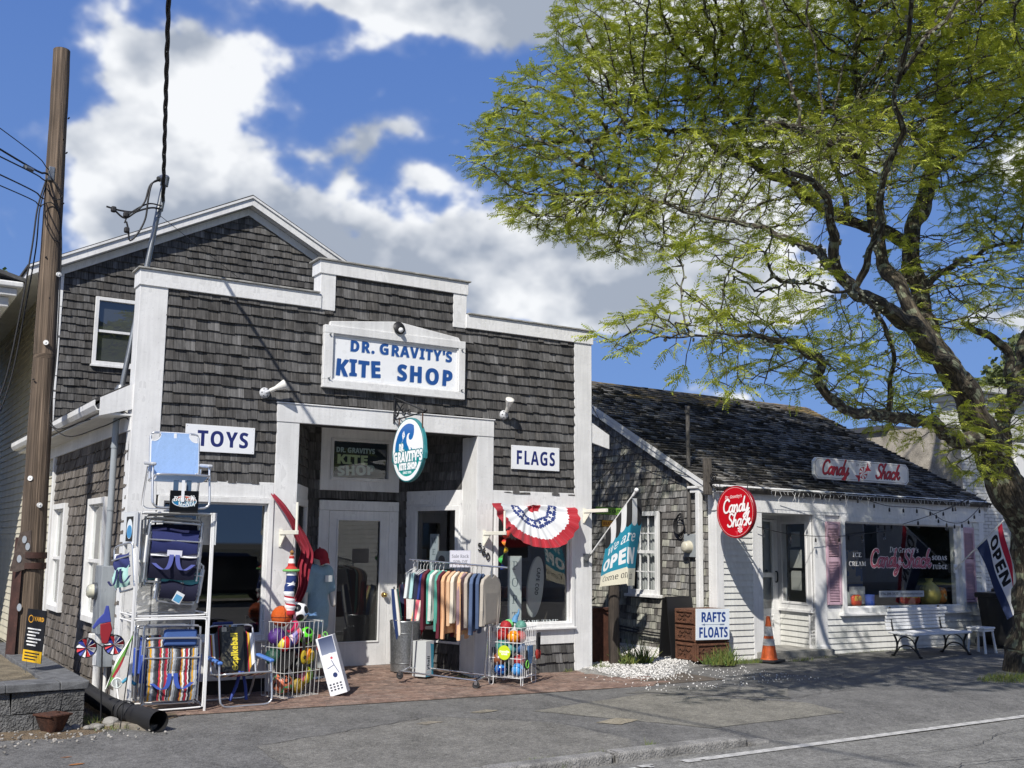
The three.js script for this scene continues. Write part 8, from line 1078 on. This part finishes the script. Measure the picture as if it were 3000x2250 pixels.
// ---------- string lights ----------
const bulbG = lathe([[0, -0.105], [0.016, -0.1], [0.024, -0.08], [0.022, -0.06], [0.012, -0.04]], 12), sockG = lathe([[0.013, -0.05], [0.016, -0.045], [0.015, 0], [0.004, 0.02]], 10);
function stringLights(label, pts, gap, off = 0.1) { const s = thing('string_lights', label, 'string lights', [0, 0, 0], 0, 'string lights on the shack'), c = curve(pts), L = c.getLength(); part(s, 'cord', new THREE.TubeGeometry(c, 80, 0.006, 5), mat.cable); for (let d = off; d < L; d += gap) { const p = c.getPointAt(d / L); const k = part(s, 'socket', sockG, mat.rubber); k.position.set(p.x, p.y - 0.045, p.z); part(k, 'bulb', bulbG, mat.bulb); part(s, 'drop_lead', rod([p.x, p.y, p.z], [p.x, p.y - 0.04, p.z], 0.003, 4), mat.cable); } }
stringLights('string of clear bulbs sagging below the gutter of the shack', [[12.7, 2.6, 0.08], [13.5, 2.58, 0.2], [14.2, 2.55, 0.33], [14.9, 2.42, 0.4], [15.7, 2.41, 0.4], [16.4, 2.38, 0.4], [17.3, 2.66, 0.4]], 0.36, 0.5);
stringLights('string of bulbs crossing steeply from the window to the trunk side', [[15.3, 2.12, 0.4], [16.1, 2.33, 0.5], [17.2, 2.69, 0.55]], 0.45, 0.35);
stringLights('string of bulbs hanging in a loop before the right end of the shack', [[15.83, 2.33, 0.55], [16.18, 2.18, 0.6], [16.59, 2.17, 0.62], [16.95, 2.33, 0.62], [17.4, 2.62, 0.6]], 0.2, 0.2);
stringLights('cord with a few bulbs crossing the doorway of the shack', [[12.28, 2.03, 0.0], [12.8, 1.94, 0.05], [13.4, 1.9, 0.05], [13.75, 1.9, 0.04], [14.24, 1.91, 0.03], [14.83, 1.96, 0.03], [15.3, 2.0, 0.02]], 0.58, 0.12);
stringLights('short string of bulbs under the gable rake of the shack', [[9.06, 2.5, -0.4], [9.8, 2.62, -1.2], [10.7, 2.85, -1.9], [11.4, 3.3, -2.2]], 0.5, 0.6);
{ // tangled white icicle lights
  const s = thing('icicle_lights', 'tangled white icicle lights along the shack gutter', 'string lights'), l = []; for (let x = 12.5; x < 17.6; x += 0.09) { const y = 2.60 - 0.009 * (x - 11.5), n = 1 + Math.floor(R() * 3); let p = [x, y, 0.12]; for (let k = 0; k < n; k++) { const q = [p[0] + rr(-0.05, 0.05), p[1] - rr(0.03, 0.09), 0.12 + rr(-0.02, 0.03)]; l.push(rod(p, q, 0.0028, 4)); p = q; } } part(s, 'strands', l, mat.vinyl).userData.kind = 'stuff'; part(s, 'lead', tube([[12.5, 2.6, 0.12], [14, 2.585, 0.13], [16, 2.57, 0.13], [17.6, 2.56, 0.12]], 0.004, 40, 4), mat.vinyl);
}
// ---------- window lettering and what stands inside ----------
const decal = (t) => M(0xffffff, { map: t, transparent: true, roughness: 0.6 });
{
  const X0 = 14.37, W0 = 3.09, Y0 = 0.77, H0 = 1.42, s = thing('window_lettering', 'white and pink candy lettering painted on the shack display window', 'lettering', [X0 + W0 / 2, Y0 + H0 / 2 - 0.005, -0.112]); s.rotation.z = -0.009;
  const px = (x) => (x - X0) / W0 * 1545, py = (y) => (Y0 + H0 - y) / H0 * 710;
  part(s, 'painted_words', faceCard(W0, H0), decal(canvasTex(1545, 710, (x) => {
    const w = '#e4e2e0', F2 = (t, a, b, y, h) => fit(x, t, px(a), px(b), py(y), h, w, 0, { font: 'serif' }); F2('ICE', 14.61, 14.84, 1.555, 38); F2('CREAM', 14.51, 14.95, 1.405, 38); F2('SODAS', 16.72, 17.15, 1.525, 38); F2('FUDGE', 16.73, 17.15, 1.365, 38); fat(x, '~', px(16.9), py(1.43), 50, w);
    const ly = [[0.22, '#e6d6da'], [0.15, '#8c1c34'], [0.05, '#c87888']]; script(x, 'Candy', px(15.04), py(1.40), 150, ly); script(x, 'Shack', px(15.9), py(1.40), 150, ly); mint(x, px(15.83), py(1.47), 26, '#b23048'); fat(x, "Dr. Gravity's", px(15.56), py(1.645), 66, w, 0, { skew: -0.2, style: '', font: 'serif' });
    x.fillStyle = '#b9bcbf'; x.beginPath(); x.roundRect(px(15.25), py(0.99), px(16.46) - px(15.25), py(0.88) - py(0.99), 10); x.fill(); fit(x, '774-209-3127', px(15.30), px(15.76), py(0.915), 22, '#2a2a2e', 0); fit(x, 'drgravityscandyshack.com', px(15.82), px(16.42), py(0.92), 17, '#2a2a2e', 0);
  })));
  const goods = (name, label, cat, x, y, z, g, m, ry = 0) => { const o = solo(name, g, m, label, cat); o.position.set(x, y, z); o.rotation.y = ry; return o; };
  const pillow = (w, h, d) => { const g = new THREE.SphereGeometry(1, 24, 16), p = g.attributes.position; for (let i = 0; i < p.count; i++) { const a = Math.sign(p.getX(i)) * Math.pow(Math.abs(p.getX(i)), 0.55), b = Math.sign(p.getY(i)) * Math.pow(Math.abs(p.getY(i)), 0.55); p.setXYZ(i, a * w / 2, b * h / 2 + h / 2, p.getZ(i) * d / 2); } g.computeVertexNormals(); return g; };
  const bag = canvasTex(256, 128, (x) => { x.fillStyle = '#d2471c'; x.fillRect(0, 0, 256, 128); fat(x, "Reese's", 30, 62, 44, '#f2c63c', 3, { skew: -0.2 }); x.fillStyle = '#f0b020'; x.fillRect(0, 96, 256, 10); });
  const bagM = M(0xffffff, { map: bag, roughness: 0.4 }); goods('candy_bag', 'orange candy bag standing at the window below the ice cream lettering', 'bag', 14.95, 0.72, -0.35, pillow(0.3, 0.2, 0.1), bagM, 0.2); goods('candy_bag', 'orange candy bag lying at the window below the phone number strip', 'bag', 16.35, 0.72, -0.33, pillow(0.46, 0.24, 0.12), bagM, -0.15);
  goods('mug', 'blue mug standing on the candy window shelf', 'mug', 15.28, 0.72, -0.34, lathe([[0, 0], [0.08, 0], [0.085, 0.2], [0.075, 0.2], [0.07, 0.02], [0, 0.02]], 20), M(lin(0.03, 0.08, 0.4))); goods('candy_jar', 'pale glass candy jar at the left of the candy window', 'jar', 14.66, 0.72, -0.4, lathe([[0, 0], [0.12, 0], [0.14, 0.1], [0.12, 0.24], [0.07, 0.28], [0.08, 0.32], [0, 0.33]], 20), M(lin(0.45, 0.46, 0.42), { roughness: 0.25 })); goods('gift_basket', 'yellow wrapped gift basket at the right of the candy window', 'basket', 17.0, 0.72, -0.4, lathe([[0, 0], [0.15, 0], [0.2, 0.15], [0.16, 0.3], [0.05, 0.4], [0.07, 0.46], [0, 0.45]], 20), M(lin(0.5, 0.42, 0.12), { roughness: 0.3 })); goods('gift_basket', 'teal and orange gift bundle beside the yellow basket', 'basket', 17.22, 0.72, -0.36, pillow(0.3, 0.3, 0.2), M(0xffffff, { map: swirl([0.15, 0.4, 0.45], [0.7, 0.45, 0.2], [0.6, 0.6, 0.5]) }));
  goods('candy_display', 'dim stacked display of boxed candy deeper in the shack', 'display', 15.9, 0.05, -1.4, merge([b6(-0.5, 0.5, 0, 1.3, -0.2, 0), b6(-0.45, -0.1, 1.3, 1.5, -0.2, 0), b6(0.05, 0.4, 1.3, 1.62, -0.2, 0)]), M(0xffffff, { map: swirl([0.5, 0.3, 0.35], [0.3, 0.35, 0.5], [0.6, 0.55, 0.5], [0.2, 0.2, 0.25]) })); goods('paper_note', 'small grey paper poster inside the candy window beside the blue mug', 'note', 15.15, 0.75, -0.5, b6(-0.2, 0.2, 0, 0.3, 0, 0.01), M(lin(0.5, 0.5, 0.5)));
}
{ // kite shop glass: transom sign, boards in the right window, entry notices
  const t = thing('transom_sign', 'dark painted board reading KITE SHOP behind the transom glass', 'sign', [6.06, 2.845, -1.329]); part(t, 'panel', faceCard(0.82, 0.50), print(canvasTex(820, 500, (x, W2, H2) => { x.fillStyle = '#10202c'; x.fillRect(0, 0, W2, H2); fit(x, 'DR. GRAVITYS', 60, 640, 150, 66, '#9fb3b8', 5); fit(x, 'KITE', 70, 540, 305, 120, '#b3c39c', 10); fit(x, 'SHOP', 90, 650, 470, 125, '#a3b3b0', 10, { rot: -0.06 }); }), { roughness: 0.7 }));
  const v = (name, label, x, y0, z, w, h, txt, lean, bg, fg, dark) => { const s = thing(name, label, 'sign', [x, y0, z], lean); part(s, 'board', rb(-w / 2, w / 2, 0, h, -0.02, 0, 0.004), M(lin(...dark))); part(s, 'letters', faceCard(w - 0.01, h - 0.01, 0.003).translate(0, h / 2, 0), print(canvasTex(160, Math.round(160 * h / w), (c, W2, H2) => { c.fillStyle = bg; c.fillRect(0, 0, W2, H2); [...txt].forEach((ch, i) => fat(c, ch, W2 / 2, (i + 0.8) * H2 / txt.length, H2 / txt.length * 0.72, fg, 0, { style: '', font: 'serif', align: 'center' })); }))); };
  v('vertical_sign', 'tall pale vertical sign with spaced letters inside the right window', 7.95, 0.64, -0.28, 0.22, 0.92, 'PORT', 0.0, '#c9d0d0', '#6f7a80', [0.5, 0.5, 0.5]);
  v('vertical_sign', 'narrow vertical welcome sign inside the entry side window', 7.02, 0.75, -0.90, 0.16, 1.1, 'WELCOME', -1.244, '#9aa4ac', '#3c454e', [0.4, 0.4, 0.4]);
  const sb = thing('toy_surfboard', 'grey toy surfboard lettered CAPE COD leaning inside the right window', 'surfboard', [8.26, 0.72, -0.34]); sb.rotation.z = -0.12; part(sb, 'board', slab(ellipse(0.13, 0.42, 0, 0.42), null, 0.03, 0.006, 30), M(lin(0.42, 0.43, 0.42))); const ct = part(sb, 'letters', faceCard(0.4, 0.1).rotateZ(-Math.PI / 2).translate(0.02, 0.5, 0.038), decal(canvasTex(400, 100, (c) => fit(c, 'CAPE COD', 10, 390, 80, 56, '#2c3238', 2))));
  const wt = thing('window_words', 'small white words CAPE TIME along the bottom of the right window', 'lettering', [8.2, 0.69, -0.026]); part(wt, 'painted_words', faceCard(0.62, 0.07), decal(canvasTex(620, 70, (c) => fit(c, 'CAPE TIME', 10, 610, 58, 44, '#b9c0c0', 0, { font: 'serif' }))));
  const nt = thing('window_notice', 'printed notice with round seal in the entry side window', 'notice', [7.082, 1.38, -0.66], -1.244); part(nt, 'paper', b6(-0.16, 0.16, 0, 0.24, 0, 0.002), M(lin(0.55, 0.6, 0.57))); part(nt, 'seal', new THREE.CircleGeometry(0.06, 24).translate(-0.08, 0.12, 0.0045), mat.black);
  // dim stock inside: racks and boxes
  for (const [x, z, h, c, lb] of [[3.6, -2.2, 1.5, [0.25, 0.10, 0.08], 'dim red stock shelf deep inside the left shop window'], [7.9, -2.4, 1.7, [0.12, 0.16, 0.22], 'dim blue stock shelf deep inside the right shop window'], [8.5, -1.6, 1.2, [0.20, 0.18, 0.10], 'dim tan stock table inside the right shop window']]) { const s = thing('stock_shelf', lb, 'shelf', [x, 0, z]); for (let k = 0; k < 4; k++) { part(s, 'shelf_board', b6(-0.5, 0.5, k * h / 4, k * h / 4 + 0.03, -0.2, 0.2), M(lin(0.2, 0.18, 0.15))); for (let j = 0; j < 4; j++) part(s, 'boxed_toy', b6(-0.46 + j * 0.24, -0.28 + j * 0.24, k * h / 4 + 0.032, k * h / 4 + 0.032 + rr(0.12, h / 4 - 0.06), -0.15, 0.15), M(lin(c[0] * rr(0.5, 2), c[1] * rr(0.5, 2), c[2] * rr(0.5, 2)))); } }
}
// bins in the dark gap past the shack
for (const [x, z, h, lb] of [[17.75, 0.55, 0.95, 'black wheeled bin in the shade beside the OPEN flag'], [18.55, 0.35, 1.0, 'black wheeled bin farther from the OPEN flag']]) { const b = thing('wheeled_bin', lb, 'bin', [x, 0, z]); part(b, 'tub', tuv(new THREE.CylinderGeometry(0.42, 0.34, h * 0.86, 4).rotateY(Math.PI / 4).translate(0, h * 0.47, 0)), mat.black); part(b, 'lid', rb(-0.33, 0.33, h * 0.9, h, -0.35, 0.34, 0.03), mat.black); for (const q of [-1, 1]) part(b, 'wheel', cyl(0.09, 0.09, 0.05).rotateZ(Math.PI / 2).translate(q * 0.25, 0.09, -0.3), mat.rubber); }
// ---------- gravel, weeds ----------
{
  const g = new THREE.PlaneGeometry(4.2, 6.2, 70, 90).rotateX(-Math.PI / 2), p = g.attributes.position; for (let i = 0; i < p.count; i++) { const X = p.getX(i) + 10.75, Z = p.getZ(i) - 1.75, e = lerp(1.2, 0.0, smooth(9.3, 11.4, X)) + (fbm3(X * 2, 0, 3, 3) - 0.45) * 0.4; p.setXYZ(i, X, lerp(0.004, 0.052, smooth(1.1, 0.1, Z)) - smooth(e - 0.3, e, Z) * 0.06 - smooth(8.95, 8.5, X) * 0.1, Z); } g.computeVertexNormals();
  ground('gravel_yard', tuv(g), M(lin(0.52, 0.51, 0.48), { map: rep(T.speck, 3), roughness: 1, bumpMap: rep(T.speckB, 6), bumpScale: 0.02 }));
  const pg = new THREE.IcosahedronGeometry(1, 1); { const q = pg.attributes.position; for (let i = 0; i < q.count; i++) { const k = 0.75 + 0.5 * h3(Math.round(q.getX(i) * 9), Math.round(q.getY(i) * 9), Math.round(q.getZ(i) * 9)); q.setXYZ(i, q.getX(i) * k, q.getY(i) * k * 0.7, q.getZ(i) * k); } pg.computeVertexNormals(); }
  const N = 12000, im = shade(new THREE.InstancedMesh(pg, M(0xffffff, { roughness: 0.95 }), N)), mx = new THREE.Matrix4(), col = new THREE.Color(), qt = new THREE.Quaternion();
  for (let i = 0; i < N; i++) { let X, Z; do { const far = R() < 0.018; X = far ? rr(8.4, 11.2) : rr(8.85, 11.5); Z = far ? rr(0.7, 2.2) : rr(-3.2, 1.6); const e = lerp(1.2, 0.0, smooth(9.3, 11.4, X)) + (fbm3(X * 2, 0, 3, 3) - 0.45) * 0.4; if (!far && Z > e - R() * 0.5) X = 99; if (X > 11.4 && Z < 0.0) X = 99; } while (X > 90); const s = rr(0.004, 0.011); qt.setFromEuler(new THREE.Euler(R() * 6, R() * 6, R() * 6)); mx.compose(V(X, lerp(0.006, 0.056, smooth(1.1, 0.1, Z)), Z), qt, V(s, s, s)); im.setMatrixAt(i, mx); const b = rr(0.45, 0.85); im.setColorAt(i, col.setRGB(b, b * 0.98, b * 0.94)); }
  im.name = 'gravel'; scene.add(im); info(im, 'white gravel spread in the yard between the two shops', 'gravel', null, 'stuff');
  const blade = (() => { const pos = [], idx = []; for (let i = 0; i <= 4; i++) { const t = i / 4, w = 0.0045 * (1 - t * 0.9), y = t, z = 0.35 * t * t; pos.push(-w * 9, y, z, w * 9, y, z); } for (let i = 0; i < 4; i++) { const a = i * 2; idx.push(a, a + 1, a + 2, a + 1, a + 3, a + 2); } const q = new THREE.BufferGeometry(); q.setAttribute('position', new THREE.Float32BufferAttribute(pos, 3)); q.setIndex(idx); q.computeVertexNormals(); q.setAttribute('uv', new THREE.Float32BufferAttribute(new Float32Array(20), 2)); return q; })();
  const grassM = MP(0xffffff, { roughness: 0.8, transmission: 0.25, thickness: 0 });
  const tuft = (label, spots) => { const n = spots.reduce((a, s) => a + s[5], 0), m = shade(new THREE.InstancedMesh(blade, grassM, n)); let k = 0; for (const [x, z, rx, rz, h, c, y0 = 0] of spots) for (let i = 0; i < c; i++) { const a = R() * 6.283, r = Math.sqrt(R()); qt.setFromEuler(new THREE.Euler(rr(-0.5, 0.5), R() * 6.28, rr(-0.5, 0.5))); const hh = h * rr(0.4, 1.1) * (1.1 - r * 0.5); mx.compose(V(x + Math.cos(a) * r * rx, y0, z + Math.sin(a) * r * rz), qt, V(hh * 1.1, hh, hh)); m.setMatrixAt(k, mx); const b = rr(0.6, 1.25); m.setColorAt(k++, col.setRGB(0.13 * b * rr(0.8, 1.5), 0.20 * b, 0.035 * b)); } m.name = numbered('grass'); scene.add(m); info(m, label, 'grass', null, 'stuff'); };
  tuft('rough green grass tuft at the foot of the tree', [[13.35, 3.45, 0.55, 0.3, 0.11, 900], [14.0, 3.6, 0.4, 0.3, 0.12, 500]]);
  tuft('weeds growing before the carved chest and shack corner', [[11.0, 0.42, 0.26, 0.14, 0.26, 260, 0.03], [11.5, 0.45, 0.35, 0.1, 0.10, 420, 0.02], [11.15, 0.5, 0.15, 0.1, 0.34, 90, 0.02]]);
  tuft('weeds growing around the timber post and shop corner', [[9.12, 0.1, 0.16, 0.12, 0.14, 200], [9.75, -0.05, 0.2, 0.12, 0.34, 160, 0.03], [10.0, 0.0, 0.1, 0.1, 0.42, 60, 0.04], [8.6, 0.08, 0.1, 0.04, 0.1, 40], [6.95, 0.02, 0.25, 0.05, 0.07, 90, 0.01]]);
  tuft('grass and moss sprouting along the kerb', [[4.9, 4.84, 0.45, 0.07, 0.05, 420, -0.01], [5.5, 4.83, 0.3, 0.06, 0.05, 260, -0.01], [6.05, 4.86, 0.08, 0.05, 0.11, 110, -0.02], [5.02, 5.03, 0.07, 0.06, 0.08, 70, -0.03], [3.4, 4.84, 0.7, 0.07, 0.045, 300, -0.01]]);
  tuft('low weeds along the foundation of the shack', [[12.7, 0.46, 0.3, 0.06, 0.09, 120], [13.4, 0.32, 0.3, 0.06, 0.06, 90], [15.2, 0.05, 1.2, 0.06, 0.06, 160]]);
  tuft('sparse dry weeds on the dirt beside the drain pipe', [[2.25, 1.2, 0.12, 0.25, 0.09, 160, 0.01], [2.35, 1.75, 0.2, 0.15, 0.06, 120, 0.01], [2.55, 1.35, 0.06, 0.2, 0.08, 60, 0.01]]);
}
// ---------- across the street, behind the camera: what the shop windows mirror ----------
{
  const h = thing('white_house', 'long white clapboard house across the street', 'building', [32, 0, 18.2]); const cm = M(lin(0.66, 0.66, 0.63), { map: rep(T.paint, 0.7), roughness: 0.7 });
  part(h, 'wall', b6(-16, 8, 0, 4.6, 0, 9), cm); for (let y = 0.3; y < 4.6; y += 0.16) { part(h, 'siding_board', b6(-16, 8, y, y + 0.15, -0.025, -0.004), cm); part(h, 'siding_board', b6(-16.025, -16.004, y, y + 0.15, 0, 9), cm); } part(h, 'roof', tuv(slab([[0, 4.5], [4.8, 6.9], [9.6, 4.5], [9.6, 4.6], [4.8, 7.05], [0, 4.6]].map((p) => [-p[0], p[1]]), null, 24.6).rotateY(Math.PI / 2).translate(-16.3, 0, -0.4)), M(lin(0.09, 0.09, 0.09))); part(h, 'foundation', b6(-16, 8, -0.1, 0.3, -0.03, 6.9), M(lin(0.3, 0.28, 0.25))); for (const x of [-13, -9.5, -6, -2, 1.5, 5]) { const w = part(h, 'window', frame(1.0, 1.6, 0.1, 0.05).translate(x, 1.2, -0.08), mat.white); part(w, 'pane', b6(x + 0.1, x + 0.9, 1.3, 2.7, -0.06, -0.05), M(lin(0.02, 0.025, 0.03), { roughness: 0.1 })); }
  ground('far_sidewalk', b6(-60, 90, -0.1, 0.02, 17.58, 20.5), asphaltOf(lin(0.45, 0.43, 0.38), 0.5)); ground('lawn', b6(-60, 90, -0.1, 0.01, 20.5, 60), M(lin(0.16, 0.2, 0.06), { map: rep(T.speck, 0.6), roughness: 1 }));
  // trees over there: trunk, a few limbs, crowns of leaf clumps
  const leafC = (() => { const l = []; const q = rng(5); for (let k = 0; k < 26; k++) { const s = 0.10 + q() * 0.10, g = new THREE.PlaneGeometry(s, s * 0.7); g.rotateX(q() * 6); g.rotateY(q() * 6); g.translate((q() - 0.5) * 0.7, (q() - 0.5) * 0.6, (q() - 0.5) * 0.7); l.push(g); } return merge(l); })();
  const lm = MP(0xffffff, { roughness: 0.8, transmission: 0.25, thickness: 0 }), mx = new THREE.Matrix4(), col = new THREE.Color(), qt = new THREE.Quaternion();
  const tree = (label, x, z, H2, r, n, c, name = 'leafy_tree', y0 = 0.32) => { const t = thing(name, label, 'tree', [x, 0, z]); part(t, 'trunk', limbGeo([[0, -0.1, 0], [0.1, H2 * 0.3, 0.05], [0, H2 * 0.75, 0]], [0.03 * H2, 0.022 * H2, 0.008 * H2], 30, 10, 0.3, x), barkM); for (let k = 0; k < 6; k++) { const a = k * 1.05 + x; part(t, 'limb', limbGeo([[0.05, H2 * (0.3 + k * 0.05), 0.03], [Math.cos(a) * r * 0.4, H2 * (0.45 + k * 0.05), Math.sin(a) * r * 0.4], [Math.cos(a) * r * 0.75, H2 * (0.52 + k * 0.06), Math.sin(a) * r * 0.75]], [0.012 * H2, 0.008 * H2, 0.003 * H2], 14, 7, 0.3, k), barkM); }
    const im = shade(new THREE.InstancedMesh(leafC, lm, n)); for (let i = 0; i < n; i++) { let a, b, d, s; do { a = R() * 2 - 1; b = R() * 2 - 1; d = R() * 2 - 1; s = a * a + b * b + d * d; } while (s > 1 || fbm3(a * 2.2 + x, b * 2.2, d * 2.2, 2) < 0.3 + 0.12 * s); const q = rr(0.7, 1.4) * r * 0.16 / 0.5; mx.compose(V(a * r, H2 * (y0 + 1) / 2 + b * H2 * (1 - y0) / 2, d * r), qt.setFromEuler(new THREE.Euler(R() * 6, R() * 6, R() * 6)), V(q, q, q)); im.setMatrixAt(i, mx); const k = rr(0.6, 1.3); im.setColorAt(i, col.setRGB(c[0] * k, c[1] * k, c[2] * k)); } im.name = 'crown'; im.userData.kind = 'stuff'; t.add(im); return t; };
  tree('dark leafy tree behind the white house across the street', 12, 37, 13, 5.5, 1400, [0.05, 0.085, 0.02]); tree('broad leafy tree beside the white house across the street', 36, 34, 12, 5.5, 1400, [0.05, 0.09, 0.02]); tree('tall leafy tree beyond the far lawn', 24, 41, 15, 6, 1400, [0.045, 0.08, 0.02]); tree('leafy tree at the far end of the white house', 4, 33, 12, 5.5, 1200, [0.05, 0.085, 0.02]); tree('leafy tree farther along the opposite sidewalk', 47, 31, 11, 5, 1200, [0.05, 0.09, 0.025]); tree('leafy tree at the right end of the opposite lawn', 58, 36, 13, 6, 1200, [0.05, 0.085, 0.02]);
  for (let k = 0; k < 7; k++) tree('dense dark shrub in the hedge across the street', 36 + k * 5.2, 29 + (k % 2) * 1.5, 4.6, 3.2, 700, [0.045, 0.075, 0.02], 'hedge_shrub', 0.0).userData.group = 'hedge across the street';
  // trees seen beyond the roofs
  tree('round green tree rising behind the porch house roof', 3.6, -33, 12.2, 3.2, 2600, [0.14, 0.20, 0.03], 'leafy_tree', 0.3); tree('olive tree crown rising behind the cream building', 46, -16, 11.2, 3.6, 1800, [0.11, 0.14, 0.04]);
  // parked car over the road
  const c = thing('parked_car', 'dark parked car by the opposite sidewalk', 'car', [9.6, 0, 18.6]), paint = MP(lin(0.02, 0.022, 0.028), { roughness: 0.3, clearcoat: 1, clearcoatRoughness: 0.05 });
  part(c, 'body', slab([[-2.2, 0.3], [2.2, 0.3], [2.25, 0.7], [2.1, 0.88], [1.1, 0.98], [0.5, 1.42], [-1.1, 1.45], [-1.9, 1.0], [-2.2, 0.95]], null, 1.55, 0.1, 6).translate(0, 0, -0.78), paint); part(c, 'side_glass', b6(-1.4, 0.75, 1.0, 1.33, -0.89, -0.885), M(lin(0.02, 0.025, 0.03), { roughness: 0.05 })); for (const x of [-1.35, 1.4]) for (const z of [-0.82, 0.82]) { const w = part(c, 'wheel', new THREE.TorusGeometry(0.24, 0.09, 10, 24).translate(x, 0.33, z), mat.rubber); part(w, 'rim', cyl(0.2, 0.2, 0.1).rotateX(Math.PI / 2).translate(x, 0.33, z - 0.05), mat.alu); } part(c, 'headlight', rb(2.12, 2.22, 0.66, 0.78, -0.75, -0.4, 0.02), mat.chrome); part(c, 'tail_light', rb(-2.26, -2.18, 0.72, 0.88, -0.8, -0.5, 0.02), M(lin(0.3, 0.01, 0.01)));
}
renderer.render(scene, camera);
